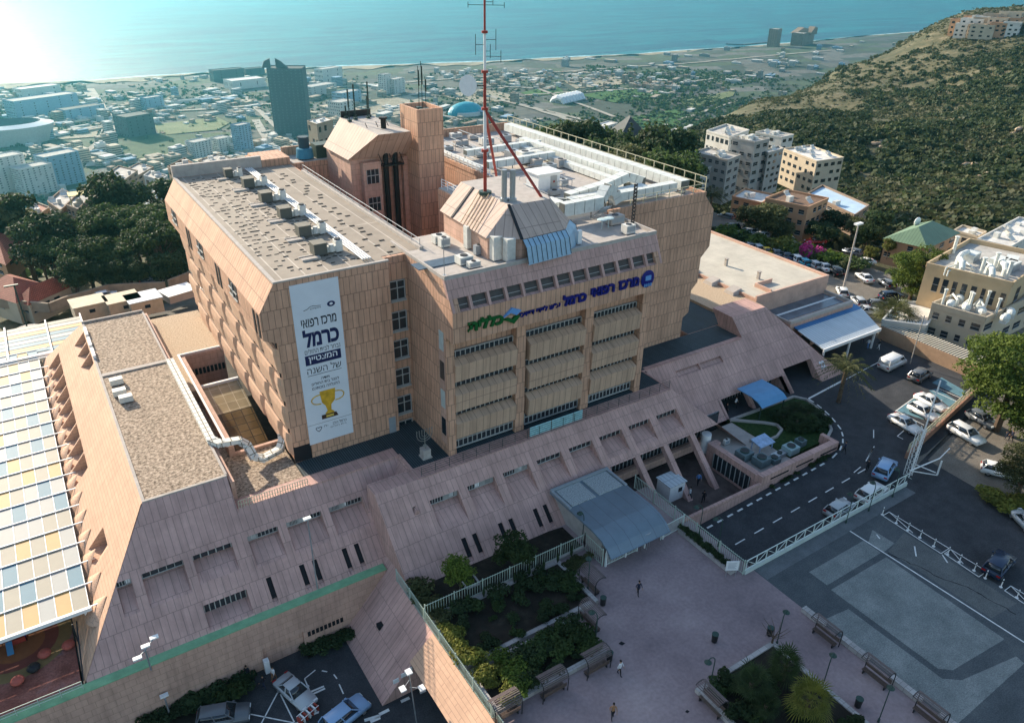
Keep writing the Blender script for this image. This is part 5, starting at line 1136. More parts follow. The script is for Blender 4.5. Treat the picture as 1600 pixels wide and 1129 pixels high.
for x,y,col,kd,a,lb in [(320,640,'black','suv',160,'black car farthest along the back street'),(460,680,'silver','suv',160,'silver car in the back street by the hedge'),(570,705,'white','hatch',160,'white car in the back street before the orange house'),(780,740,'white','hatch',150,'small white car at the foot of the orange house'),(1030,750,'red','sedan',155,'maroon car behind the pink bush'),(1340,840,'grey','hatch',100,'grey car on the open ground right of the lamp post'),(1440,925,'white','sedan',160,'white saloon by the two trunk pine hedge'),(290,545,'grey','hatch',100,'dark car in the shade below the big palm')]:
    car(kd,col,1080+x*.1875,240+y*.1875,-.5,a,lb)
for x,y,col,kd,a,lb in [(1370,590,'silver','hatch',5,'silver car beside the white hut at the left wing foot'),(1190,600,'grey','sedan',15,'grey car under the grove by the hut'),(830,270,'white','hatch',20,'white car behind the rubbish containers')]:
    pass
q5=lambda x,y:(x*.2,400+y*.2)
for x,y,col,kd,a,lb in [(1350,155,'silver','suv',20,'silver car in the shaded yard beside the left wing'),(1200,210,'grey','sedan',20,'grey saloon in the shaded yard by the grove'),(1440,120,'black','hatch',20,'black car farthest in the shaded yard'),(835,330,'white','hatch',10,'white car behind the cream site huts')]:
    car(kd,col,*q5(x,y),-2.0,a,lb)
bl=lambda a,b:(a/2.963,749+b/2.963)
car('sedan','silver',*bl(1370,1000),-6.2,-72,'silver saloon under the wall in the lower left car park')
car('suv','grey',*bl(1040,1115),-6.2,-20,'dark car at the left edge of the painted bay in the lower car park')
car('suv','pale blue',*bl(1600,1110),-6.2,15,'pale blue car beside the striped barrier in the lower car park')
# people: continuous skinned bodies
skin_m=mat('skin',(.36,.20,.13),.6,0)
def person(px,py,z,face,shirt,trous,label,pose='walk',hair=(.02,.015,.01),hscale=1.0,bag=False,xy=None):
    p=P(px,py,z) if xy is None else V(*xy,z)
    J=[(0,0,.95),(0,0,1.2),(0,0,1.42),(0,0,1.52),(0,.02,1.66),(0,.0,1.76)]; Rr=[.15,.14,.15,.06,.095,.07]
    E=[(0,1),(1,2),(2,3),(3,4),(4,5)]
    def add(v,r,par): J.append(v); Rr.append(r); E.append((par,len(J)-1)); return len(J)-1
    st=.28 if pose=='walk' else .03
    fin=[]
    for s in (-1,1):
        h_=add((s*.09,0,.9),.11,0); 
        if pose=='sit': k_=add((s*.1,.42,.55),.07,h_); a_=add((s*.1,.45,.1),.045,k_); add((s*.1,.6,.05),.04,a_)
        else: k_=add((s*.1,s*st*.5,.5),.07,h_); a_=add((s*.1,s*st*.8-.05,.09),.045,k_); add((s*.1,s*st*.8+.13,.04),.04,a_)
        sh=add((s*.2,0,1.4),.06,2); el=add((s*.27,-s*st*.4,1.12),.045,sh); wr=add((s*.26,-s*st*.4+.14,.9),.032,el); hd=add((s*.26,-s*st*.4+.19,.85),.035,wr)
        for q in range(4): add((s*(.24+.013*q),-s*st*.4+.225+.004*q,.79-.006*(q%3)),.009,hd)
        add((s*.225,-s*st*.4+.23,.835),.010,hd)
    me=bpy.data.meshes.new('person_body'); me.from_pydata(J,E,[]); o=bpy.data.objects.new('person',me); COL.objects.link(o)
    o.modifiers.new('skin','SKIN'); o.modifiers.new('sub','SUBSURF').levels=1; o.modifiers['sub'].render_levels=1
    for q,v in enumerate(me.skin_vertices[0].data): v.radius=(Rr[q],Rr[q]*(.75 if q<3 else 1)); v.use_root=(q==0)
    bpy.context.view_layer.update(); m2=bpy.data.meshes.new_from_object(o.evaluated_get(bpy.context.evaluated_depsgraph_get())); o.modifiers.clear(); o.data=m2; bpy.data.meshes.remove(me)
    m2.materials.clear(); m2.materials.append(shirt); m2.materials.append(trous); m2.materials.append(skin_m)
    for f in m2.polygons:
        c=f.center; f.use_smooth=True
        f.material_index=2 if (c.z>1.49 or (c.z<1.0 and abs(c.x)>.2)) else (1 if c.z<.96 and abs(c.x)<.22 else 0)
    h_=MB().ball((0,-.02,1.75),.10,.115,.10,10,6).build('hair',mat('hair_%d'%int(hair[0]*1000),hair,.8,0),o)
    MB().ball((-.032,.098,1.70),.012,n=6,k=4).ball((.032,.098,1.70),.012,n=6,k=4).build('eyes',m_dark,o); MB().hexa([(-.015,.09,1.65),(.015,.09,1.65),(.015,.125,1.655),(-.015,.125,1.655)],[(-.007,.09,1.69),(.007,.09,1.69),(.007,.1,1.69),(-.007,.1,1.69)]).build('nose',skin_m,o)
    o.location=p+V(0,0,.0); 
    if pose=='sit': o.location.z=z-.42+.0
    o.rotation_euler=(0,0,R(face)); o.scale=(hscale,)*3; tag(o,label,'person',None); return o
cl=lambda n,c:mat('cloth_'+n,c,.85,.1,5)
pk=lambda a,b:(530+a/2.963,749+b/2.963)
black,white,navy,tan,blue=cl('black',(.015,.015,.02)),cl('white',(.65,.65,.65)),cl('navy',(.02,.025,.05)),cl('tan',(.30,.16,.08)),cl('blue',(.10,.22,.45))
person(*pk(1383,532),0,170,navy,black,'person in dark clothes walking away across the plaza')
person(*pk(1297,903),0,-160,white,black,'person in a white top walking on the plaza near the bins')
person(*pk(1265,1103),0,150,tan,black,'person in a brown coat at the bottom of the plaza')
person(*bl(1185,880),-6.2,10,blue,navy,'person in a light blue shirt at the lower entrance')
person(*bl(1270,925),-6.2,120,white,tan,'person in pale clothes beside the lower entrance')
person(*bl(1150,920),-6.2,-30,black,black,'person in black standing in the lower doorway shade'); person(*bl(1225,965),-6.2,40,black,navy,'person in dark clothes near the silver saloon')
person(*c_(870,1085),rz(77),-60,black,black,'person in black walking on the road edge'); person(*c_(765,1000),rz(80),30,navy,black,'person standing by the curve of the lawn kerb')
person(*c_(875,515),0,-20,white,blue,'person in a white shirt by the shaded canopy'); person(*c_(850,490),0,60,white,navy,'person in white standing behind, at the canopy post')
person(*c_(925,520),0,0,black,white,'person crouching low by the loading wall'); person(*c_(262,790),0,-150,white,black,'person in white in front of the glazed entrance by the small canopy')
person(*c_(220,820),0,-100,black,black,'person in black at the glazed entrance'); 
s5=400/1505; k5=lambda x,y:(960+x*s5,540+y*s5)
person(*k5(440,900),-2.3,60,white,navy,'person in a white shirt in the sunken court'); person(*k5(490,815),-2.3,150,blue,black,'person in a blue shirt farther back in the sunken court')
person(*k5(520,920),-2.3,-60,black,black,'person in black beside the court wall'); person(*c_(1520,935),0,80,black,navy,'person in black walking past the lower lot'); person(*c_(1535,945),0,60,navy,black,'person walking just right of another in the lower lot')
d_=lambda a,b:(1060+a/2.963,749+b/2.963)
# plaza furniture -------------------------------------------------
m_slat=mat('brown_slats',(.11,.075,.06),.7,.25,4); m_shel=mat('shelter_slats',(.16,.12,.11),.6,.25,4)
def shelter():
    t=empty('sheltered_bench',(0,0,0))
    for x in (-1.5,1.5):
        pts=[(x,-.55,0),(x,-.6,1.7),(x,-.45,2.2),(x,-.1,2.45),(x,.35,2.45),(x,.75,2.25)]; MB().tube(pts,.05,8).build('frame',m_black,t)
    b=MB(); arc=[(-.6,1.85),(-.45,2.22),(-.1,2.47),(.35,2.47),(.75,2.27)]
    for k in range(10):
        u=k/9*4; i_=min(int(u),3); f=u-i_; y=arc[i_][0]*(1-f)+arc[i_+1][0]*f; z=arc[i_][1]*(1-f)+arc[i_+1][1]*f; b.box(-1.5,y-.05,z,1.5,y+.05,z+.03)
    b.build('canopy',m_shel,t)
    b=MB()
    for k in range(5): b.box(-1.4,-.35+k*.12,.43,1.4,-.27+k*.12,.47)
    b.build('seat',m_slat,t); b=MB()
    for k in range(4): b.box(-1.4,-.5,.6+k*.13,1.4,-.46,.69+k*.13)
    b.build('backrest',m_slat,t)
    for x in (-1.2,1.2): MB().box(x-.04,-.4,0,x+.04,.25,.43).build('leg',m_black,t)
    return t
sh0=None
for px,py,z,a,lb in [(*pk(1165,500),0,-90,'curved roof bench at the top corner of the upper garden bed'),(*pk(1165,670),0,-90,'low curved bench at the end of the middle garden strip'),(*pk(1185,880),0,0,'curved roof bench at the corner of the lower garden bed, beside the bin'),(*pk(985,985),0,0,'curved roof bench along the lower garden bed, second from the bin'),(*pk(770,1095),0,0,'sunlit curved roof bench beside the bright bushes'),(*d_(670,740),0,90,'curved roof bench nearest the palisade road on the square edge'),(*d_(905,930),0,90,'middle curved roof bench on the square edge with a person'),(*d_(1145,1115),0,90,'lowest curved roof bench on the square edge'),(*d_(145,1060),0,90,'curved roof bench on the left of the palm bed')]:
    if sh0 is None: sh0=shelter(); o=sh0
    else: o=dup(sh0)
    o.location=P(px,py,z); o.rotation_euler=(0,0,R(a)+PI*0); o.scale=(.85,.9,.9); tag(o,lb,'bench','curved roof benches around the plaza')
for y,lb in ((25.0,'top'),(20.0,'middle'),(15.6,'lowest')):
    tag(MB().box(52.4,y-3.0,0,53.0,y-.2,.5).build('seat_block',m_stone,origin=None),'%s pale stone kerb block between the benches of the square edge'%lb,'kerb block','stone blocks on the square edge')
tag(MB().box(52.4,26.6,0,53.0,29.0,.5).build('seat_block',m_stone),'pale stone kerb block above the topmost bench of the square edge','kerb block','stone blocks on the square edge')
def lamp():
    t=empty('street_lamp',(0,0,0)); MB().tube([(0,0,0),(0,0,3.2),(.05,0,3.5),(.25,0,3.75),(.5,0,3.8),(.72,0,3.62)],.045,8).build('pole',m_dmetal,t); MB().cyl(0,0,0,.35,.1,n=10).build('base',m_dmetal,t)
    b=MB(); b.tube([(.72,0,3.66),(.72,0,3.5),(.72,0,3.38)],[.07,.2,.33],12); b.build('lamp_shade',m_dmetal,t); MB().ball((.72,0,3.37),.12,n=8,k=5).build('bulb',m_white,t); return t
l0=None
for px,py,a,lb in [(*d_(455,760),20,'curved green lamp by the bare tree at the top of the palm bed'),(*d_(145,960),170,'curved green lamp at the left corner of the palm bed'),(*d_(665,965),20,'curved green lamp on the right side of the palm bed'),(*d_(925,1120),20,'curved green lamp at the bottom right of the palm bed'),(*pk(1150,510),60,'curved lamp inside the topmost curved bench'),(*pk(1185,760),100,'curved lamp at the end of the middle garden strip'),(*pk(1125,290),90,'curved lamp in the dark garden next to the blue canopy'),(1122,853,120,'curved lamp on the palisade fence above the ramp road'),(1092,834,120,'curved lamp on the fence beside the blue canopy'),(*d_(775,200),60,'curved lamp leftmost along the white road fence'),(*d_(880,145),60,'curved lamp middle along the white road fence'),(*d_(990,80),60,'curved lamp rightmost along the white road fence'),(1087,828,120,None)]:
    if lb is None: continue
    if l0 is None: l0=lamp(); o=l0
    else: o=dup(l0)
    o.location=P(px,py,.45 if 'palm bed' in lb and 0 else 0); o.rotation_euler=(0,0,R(a)); tag(o,lb,'lamp','curved green lamps of the plaza')
def bin_():
    t=empty('litter_bin',(0,0,0)); MB().cyl(0,0,.1,.95,.26,.3,12).build('drum',m_black,t); MB().cyl(0,0,.95,1.02,.32,n=12).build('rim',m_dmetal,t); MB().cyl(0,0,0,.1,.12,n=8).build('foot',m_black,t); return t
b0=bin_()
for k,(px,py,lb) in enumerate([(*pk(1220,580),'black litter bin at the end of the upper planter'),(*pk(1250,835),'black litter bin beside the lower corner bench'),(*d_(828,1050),'black litter bin between the palm bed and the square'),(*d_(165,750),'pale small drum standing alone on the plaza'),(*d_(420,720),'dark bin under the bare tree on the plaza')]):
    o=b0 if k==0 else dup(b0); o.location=P(px,py,0); tag(o,lb,'litter bin','litter bins')
sheet('manhole_cover',[tuple(P(*pk(1305+a,757+b_))[:2]) for a,b_ in ((0,-10),(20,0),(5,10),(-12,2))],.008,m_dark); sheet('manhole_cover',[tuple(P(*d_(40+a,1072+b_))[:2]) for a,b_ in ((0,-8),(12,0),(2,8),(-10,2))],.008,m_dark)
# white signboard at the fence corner
p=P(*d_(240,450),0); t=empty('signboard',p,R(-30),label='white notice board standing at the corner of the palisade fences',cat='sign'); MB().box(-.65,-.03,.9,.65,.03,2.1).build('board',m_white,t); MB().tube([(-.5,0,0),(-.5,0,.9)],.03,6).build('leg',m_metal,t); MB().tube([(.5,0,0),(.5,0,.9)],.03,6).build('leg',m_metal,t)
for k in range(5): MB().box(-.45,-.036,1.15+k*.16,.4-.12*(k%2),-.031,1.2+k*.16).build('printed_line',m_greymetal,t)
# fences --------------------------------------------------------
m_fence=mat('pale_green_palisade',(.42,.50,.42),.5,.08,2)
def palisade(p,q,h,lab,m=None,step=.28,r=.035,post=3,mid=True):
    p=V(*p);q=V(*q); t=empty('fence',(0,0,0),label=lab,cat='fence'); m=m or m_fence; n=int((q-p).length/step); b=MB()
    for k in range(n+1): a=p.lerp(q,k/n); b.bar(a+V(0,0,.08),a+V(0,0,h),r)
    b.build('bars',m,t); b=MB()
    for zz in (.18,h-.12): b.bar(p+V(0,0,zz),q+V(0,0,zz),.05)
    b.build('rail',m,t); n=max(1,int((q-p).length/post))
    for k in range(n+1): a=p.lerp(q,k/n); MB().bar(a,a+V(0,0,h+.08),.09).build('post',m,t)
    return t
palisade((21.5,46.9,.35),(40.1,46.9,.35),1.75,'pale palisade fence between the dark garden and the planters'); tag(MB().box(21.5,46.78,0,40.2,47.02,.36).build('fence_plinth',m_conc),'low concrete plinth under the garden palisade fence','plinth')
palisade((40.1,46.9,.0),(40.1,43.9,0),2.2,'short palisade return left of the blue canopy')
palisade((21.45,53,.0),(21.45,8,.0),1.55,'long palisade fence on top of the slanted panel wall beside the gardens',step=.2)
palisade((51.4,52,.0),(51.4,35.4,.0),1.9,'palisade fence running from the blue canopy down to the notice board',step=.26)
m_wf=mat('white_road_fence',(.66,.74,.68),.5,.06,2)
t=empty('road_fence',(0,0,0),label='white framed fence on a low wall along the ramped road',cat='fence')
b=MB(); b.box(51.6,35.25,-1.8,79.3,35.5,.45); b.build('base_wall',mat('pale_wall_paint',(.50,.56,.52),.7,.12,1),t); b=MB(); x=51.7
b.bar((51.6,35.38,.6),(79.3,35.38,.6),.06); b.bar((51.6,35.38,1.75),(79.3,35.38,1.75),.07); b.build('rail',m_wf,t); k=0
b=MB()
while x<79: b.bar((x,35.38,.45),(x,35.38,1.8),.07); b.bar((x,35.38,.6 if k%2 else 1.7),(x+1.5,35.38,1.7 if k%2 else .6),.045); x+=1.5; k+=1
b.build('frame',m_wf,t)
tag(MB().box(50.3,36,0,51.2,43.6,.5).build('hedge_planter',m_stone),'long low planter with a dark hedge inside the palisade fence','planter')
# bollards with chain frame on the square
bo=empty('bollard',(0,0,0)); MB().cyl(0,0,0,1.05,.05,n=8).build('post',m_white,bo); MB().cyl(0,0,.75,.88,.055,n=8).build('band',m_black,bo); MB().cyl(0,0,0,.05,.16,n=10).build('foot',m_white,bo)
nm=['first from the road corner','second','third','fourth','fifth','sixth','seventh','eighth','ninth, by the blue car','tenth','last before the frame edge']
for k,y in enumerate([33.6,31.9,30.5,29.1,27.5,26.0,24.7,23.2,22.0,20.5,18.9]):
    o=bo if k==0 else dup(bo); o.location=(72.05+.06*math.sin(k*3),y,0); tag(o,'white bollard with a black band, %s along the square edge'%nm[k],'bollard','white bollards along the square')
for k,(y0,y1) in enumerate(((33.4,26.4),(26.2,22.4),(20.0,15.5))):
    b=MB(); 
    for (xa,ya),(xb_,yb_) in (((71.8,y0),(71.5,y1)),((73.0,y0),(73.0,y1)),((71.5,y1),(73.0,y1)),((71.8,y0),(73.0,y0)),((73.0,y0),(72.0,(y0+y1)/2))): b.bar((xa,ya,.12),(xb_,yb_,.12),.05)
    tag(b.build('ground_frame',m_white),'%s white tube frame lying along the bollards'%['long upper','middle','lower'][k],'barrier')
# wall with fence in front of the lower lot
Wp=[P(1415,716,0),P(1548,592,0)]
t=empty('lot_wall',(0,0,0),label='low brick wall topped by a pale mesh fence beside the white cars',cat='wall')
b=MB(); b.bar(Wp[0]+V(0,0,.35),Wp[1]+V(0,0,.35),.35,1.3); b.build('wall',mat('reddish_brick_wall',(.34,.19,.13),.9,.2,2),t)
b=MB(); rail(b,tuple(Wp[0]+V(0,0,1.0)),tuple(Wp[1]+V(0,0,1.0)),1.2,1.6,.05,2); b.build('rail',m_gold,t)
b=MB(); a0,a1=Wp
for k in range(90): p=a0.lerp(a1,k/90); b.bar(p+V(0,0,1.1),p+V(0,0,2.1),.03)
b.build('mesh',m_gold,t)
# loading wall with pergola of pale slats
A,B_=P(1372,528,0),P(1535,598,0)
t=empty('pergola_wall',(0,0,0),label='tan wall carrying a pale slatted pergola tangled with dry creeper',cat='pergola')
b=MB(); b.bar(A+V(0,0,1.1),B_+V(0,0,1.1),.3,2.2); b.build('wall',mat('tan_wall',(.38,.25,.16),.9,.15,1),t)
dr=(B_-A).normalized(); nr=V(-dr.y,dr.x,0); nr=nr if nr.x>0 else -nr
b=MB(); L_=(B_-A).length
for k in range(int(L_/.45)): a=A+dr*(k*.45+.1)+V(0,0,2.35); b.bar(a-nr*.15,a+nr*3.6,.17,.05)
b.build('slats',mat('bleached_slats',(.62,.56,.44),.7,.1,2),t); b=MB(); b.bar(A+nr*.1+V(0,0,2.26),B_+nr*.1+V(0,0,2.26),.1); b.bar(A+nr*3.4+V(0,0,2.26),B_+nr*3.4+V(0,0,2.26),.1); b.build('beam',m_conc,t)
# white lattice masts / barrier gates
def lattice(p,top,w_,lab,m=None):
    t=empty('lattice_mast',(0,0,0),label=lab,cat='mast'); b=MB(); m=m or m_white; p=V(*p); top=V(*top); n=max(3,int((top-p).length/.8)); o4=[V(-w_,-w_,0),V(w_,-w_,0),V(w_,w_,0),V(-w_,w_,0)]
    for q in o4: b.bar(p+q,top+q,.06)
    b.build('leg',m,t); b=MB()
    for k in range(n):
        for i_ in range(4): a=p.lerp(top,k/n)+o4[i_]; c=p.lerp(top,(k+1)/n)+o4[(i_+1)%4]; b.bar(a,c,.04)
    b.build('lattice',m,t); return t
p=P(1418,742,0); lattice(p,(p.x,p.y,Zat(1440,668,p.x,p.y)),.35,'white lattice mast at the corner of the road fence')
q=P(1424,736,0); tag(MB().tube([tuple(q),(q.x,q.y,Zat(1452,590,q.x,q.y))],.09,8).build('flag_pole',m_white),'tall leaning looking white pole above the lattice mast','pole')
p=P(1422,568,0); tag(MB().tube([tuple(p),(p.x,p.y,Zat(1440,492,p.x,p.y))],.08,8).build('banded_pole',mat('banded_pole_paint',(.35,.32,.28),.6,.5,4)),'dark and white banded pole rising beside the white van','pole')
b=MB(); A=P(1422,735,2.0); C=P(1468,716,2.0); D=P(1464,742,0); b.bar(A,C,.12); b.bar(A,D,.1); b.bar(P(1430,725,.8),P(1462,738,.8),.09); b.bar(D,(D.x,D.y,2.1),.16); b.bar(C,P(1484,700,2),.1); tag(b.build('gate_frame',m_white),'white tubular swing gate frame beside the lattice mast','gate')
p=P(1316,458,0); t=empty('flood_light',(0,0,0),label='very tall concrete light pole with a white head at the end of the annexe',cat='light pole'); zt_=Zat(1313,346,p.x,p.y); MB().tube([tuple(p),(p.x,p.y,zt_)],[.22,.12],10).build('pole',m_conc,t); MB().box(p.x-.9,p.y-.35,zt_-.1,p.x+.9,p.y+.35,zt_+.2).build('lamp_head',m_white,t)
# canopies ------------------------------------------------------
m_steelblue=tilemat('blue_grey_roof_sheet',(.15,.20,.24),(.10,.13,.16),1.6,40,.04,.04,0,rough=.35,big=.15,spec=.6)
t=empty('entrance_canopy',(0,0,0),label='large blue grey metal canopy with a curved front over the plaza gates',cat='canopy')
prof=[(53.6,2.7),(53.6,3.0),(46.0,3.0),(44.6,2.8),(43.6,2.35),(42.9,1.7),(42.75,1.65),(42.9,1.45),(43.7,2.15),(44.7,2.6),(46.0,2.78)]
b=MB(); b.slabX(prof,40.3,48.3); b.build('roof_sheet',m_steelblue,t)
b=MB(); b.box(40.8,50.2,3.0,44.0,53.2,3.12); b.build('gravel_tray',mat('grey_pebbles',(.35,.38,.38),.8,.6,8),t); b=MB(); b.box(44.5,50.2,3.0,47.8,53.2,3.12); b.build('gravel_tray',MATS['grey_pebbles'],t)
b=MB(); b.box(40.3,53.3,3.0,48.3,53.6,3.3); b.box(40.3,50,3.0,40.6,53.3,3.2); b.box(48,50,3.0,48.3,53.3,3.2); b.build('edge_trim',m_greymetal,t)
b=MB(); b.box(40.8,45,0,41.1,53.2,2.7); b.box(47.9,48.5,0,48.2,53.2,2.7); b.build('side_wall',m_conc,t)
for x in (40.4,43.0,45.6,48.2): MB().box(x-.07,43.6,0,x+.07,43.75,2.2).build('post',m_white,t)
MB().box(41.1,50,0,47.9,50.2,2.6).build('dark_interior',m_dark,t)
palisade((40.3,43.7,0),(44.6,43.7,0),1.7,'white palisade gate under the left part of the blue canopy',m_wf,.2); palisade((47.9,43.7,0),(51.3,43.9,0),1.8,'white palisade panel right of the blue canopy',m_wf,.2)
b=MB(); 
for k in range(8): b.tube([(45.6+.7*math.cos(k*PI/4),44+.7*math.sin(k*PI/4),0),(45.6+.7*math.cos(k*PI/4),44+.7*math.sin(k*PI/4),2.1)],.03,5)
b.cyl(45.6,44,2.1,2.16,.75,n=12); tag(b.build('turnstile',m_metal),'cage turnstile between the gate panels','turnstile')
t=empty('side_canopy',(0,0,0),label='small curved blue canopy over the glazed side entrance',cat='canopy')
b=MB(); b.slabX([(58.6,2.9),(58.6,3.0),(56.0,3.0),(54.8,2.75),(54.0,2.2),(54.1,2.15),(54.9,2.6),(56.0,2.88)],75.2,80.2); b.build('roof_sheet',mat('bright_blue_sheet',(.12,.30,.50),.4,.1,1),t)
for x in (75.4,80.0): MB().box(x-.06,54.3,0,x+.06,54.42,2.3).build('post',m_dmetal,t)
t=empty('forecourt_canopy',(0,0,0),label='big ribbed canopy, blue above and pale below, over the forecourt',cat='canopy')
m_rib1=tilemat('pale_ribbed_sheet',(.55,.60,.62),(.38,.42,.45),.55,60,.08,.04,0,rough=.4,big=.08); m_rib2=tilemat('blue_ribbed_sheet',(.05,.20,.42),(.03,.12,.28),.55,60,.08,.04,0,rough=.4,big=.08)
b=MB(); b.box(95.2,65.3,3.4,110.5,68.6,4.35) if 0 else b.hexa([(95,64.6,4.3),(110.8,64.6,4.3),(110.8,68.6,4.9),(95,68.6,4.9)],[(95,64.6,4.45),(110.8,64.6,4.45),(110.8,68.6,5.05),(95,68.6,5.05)]); b.build('upper_sheet',m_rib2,t)
b=MB(); b.hexa([(94.5,59.4,3.4),(108.4,59.4,3.4),(110.8,64.58,4.3),(94.8,64.58,4.3)],[(94.5,59.4,3.55),(108.4,59.4,3.55),(110.8,64.58,4.44),(94.8,64.58,4.44)]); b.build('lower_sheet',m_rib1,t)
b=MB(); b.box(94.4,59.2,3.1,108.5,59.38,3.6); b.build('fascia',m_white,t)
for x in (95.2,101.5,107.8): MB().box(x-.12,59.6,0,x+.12,59.84,3.4).build('post',m_white,t)
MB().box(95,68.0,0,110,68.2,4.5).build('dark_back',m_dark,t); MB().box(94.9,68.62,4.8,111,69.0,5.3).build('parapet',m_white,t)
# white kiosk in the court, plant in the HVAC yard
p=V(56.3,50.9,-2.3); t=empty('kiosk',p,label='small white cabin with a ribbed roof in the sunken court',cat='cabin'); MB().box(-1.2,-1.1,0,1.2,1.1,2.3).build('wall',m_white,t); MB().box(-1.35,-1.25,2.3,1.35,1.25,2.42).build('roof',m_rib1,t); MB().box(.2,-1.13,1.1,.8,-1.1,1.7).build('window',m_glass,t); MB().box(1.2,-.4,1.0,1.23,.4,1.7).build('window',m_glass,t)
def plant(x,y,w_,d_,h_,lab,m,z=0.0,kind='chiller'):
    t=empty(kind,(x,y,z),label=lab,cat='plant unit'); MB().box(-w_/2,-d_/2,.1,w_/2,d_/2,h_).build('casing',m,t); MB().box(-w_/2+.1,-d_/2+.1,0,w_/2-.1,d_/2-.1,.1).build('base',m_dark,t); MB().cyl(0,0,h_,h_+.15,min(w_,d_)*.36,n=14).build('fan_ring',m_dmetal,t); MB().cyl(0,0,h_+.1,h_+.151,min(w_,d_)*.3,n=14).build('fan',m_black,t); return t
mg=mat('greenish_plant_casing',(.12,.17,.18),.5,.15,2); ml=mat('pale_green_casing',(.30,.42,.42),.5,.1,2)
plant(67.0,49.4,1.7,1.6,1.1,'square green plant unit left in the walled yard',mg); plant(67.8,47.4,1.7,1.6,1.1,'square green plant unit nearest the yard corner',mg)
plant(69.6,46.9,1.2,1.2,.7,'low plant unit in the middle of the walled yard',mg); plant(71.2,47.4,2.4,.9,.5,'long low grille unit in the walled yard',m_metal); plant(73.0,47.2,1.7,1.5,1.0,'pale green cube unit right in the walled yard',ml); plant(75.4,47.6,1.1,1.1,.9,'small round topped unit at the right end of the yard',mg)
b=MB(); b.hexa([(69.3,48.8,1.0),(71.9,48.8,1.0),(71.9,50.6,1.3),(69.3,50.6,1.3)],[(69.3,48.8,1.1),(71.9,48.8,1.1),(71.9,50.6,1.4),(69.3,50.6,1.4)]); b.box(69.4,49,0,69.5,49.1,1.0); b.box(71.7,49,0,71.8,49.1,1.0); b.box(69.4,50.3,0,69.5,50.4,1.3); b.box(71.7,50.3,0,71.8,50.4,1.3); tag(b.build('solar_panel',mat('striped_blue_panel',(.30,.42,.60),.3,.3,2)),'tilted blue and white panel standing in the walled yard','panel')
tag(MB().cyl(65.2,54.2,-1,1.6,.65,n=16).build('water_tank',m_white),'white upright water tank behind the slanting beams','tank'); acbox('air_conditioner',*k5(655,580),.0,.9,.4,.8,'small white air conditioner beside the water tank')
sheet('road_edge_line',[P(*c_(600,745))[:2],P(*c_(770,655))[:2],P(*c_(772,658))[:2],P(*c_(602,749))[:2]],.013,m_line)
# lamps of the lower car park
def flood(px,py,z,top,arms,lab):
    p=P(px,py,z); zt_=Zat(*top,p.x,p.y); t=empty('parking_lamp',(0,0,0),label=lab,cat='lamp'); MB().tube([tuple(p),(p.x,p.y,zt_)],.07,8).build('pole',m_metal,t)
    for ax,ay in arms:
        MB().bar((p.x,p.y,zt_),(p.x+ax,p.y+ay,zt_+.15),.06).build('arm',m_metal,t); MB().box(p.x+ax-.35,p.y+ay-.2,zt_+.08,p.x+ax+.35,p.y+ay+.2,zt_+.22).build('lamp_head',m_white,t)
flood(*bl(790,1100),-6.2,bl(775,1010),((.0,.3),),'slim lamp with a boxy head in front of the green topped wall')
flood(*bl(700,880),0,bl(705,775),((.9,.9),(-.7,-.7),(.1,.3)),'three headed floodlight standing on the green coping')
flood(*bl(1470,505),0,bl(1385,195),((0,.1),),'thin tall white pole leaning on the slanted wall left part')
p=P(*q3(300,1129),-6.2); p2=P(*q3(200,985),-2); b=MB(); t=empty('parking_lamp',(0,0,0),label='triple headed white lamp beside the underpass entrance',cat='lamp'); zz=Zat(*q3(200,985),p.x-1,p.y)
MB().tube([(17.6,41.3,-6.2),(17.3,41.7,1.2)],.06,8).build('pole',m_metal,t)
for k,(ax,ay) in enumerate(((0,0),(-.9,-.6),(.8,-.7))): MB().box(17.3+ax-.25,41.7+ay-.3,1.15-k*.9,17.3+ax+.25,41.7+ay+.3,1.28-k*.9).build('lamp_head',m_white,t); MB().bar((17.3,41.7,1.1-k*.9),(17.3+ax,41.7+ay,1.15-k*.9),.05).build('arm',m_metal,t)
# striped barrier, signs on the underpass wall
p=P(*bl(1430,1090),-6.2); t=empty('striped_barrier',p,R(20),label='red and white striped barrier next to the silver saloon',cat='barrier')
t.scale=(.7,.7,.7)
for k in range(7): MB().box(-1.5+k*.44,-.5,.0,-1.32+k*.44,.5,.9).build('slat',m_white if k%2 else m_red,t)
MB().box(-1.5,-.5,.9,1.35,-.42,.96).build('top_rail',m_white,t); MB().box(-1.5,.42,.9,1.35,.5,.96).build('top_rail',m_white,t)
t=empty('wall_sign_board',(0,0,0),label='group of small white notice plates on the underpass wall',cat='sign')
for k,(x,z) in enumerate(((17.2,-4.0),(18.0,-3.7),(18.6,-3.4))): MB().box(x,45.22,z,x+.55,45.28,z+.5).build('plate',m_white,t)
t=tag(MB().box(8.0,54.4,-6.2,8.5,54.9,-4.6).build('ticket_booth',m_white),'narrow white cabinet beside the lower entrance','cabinet')
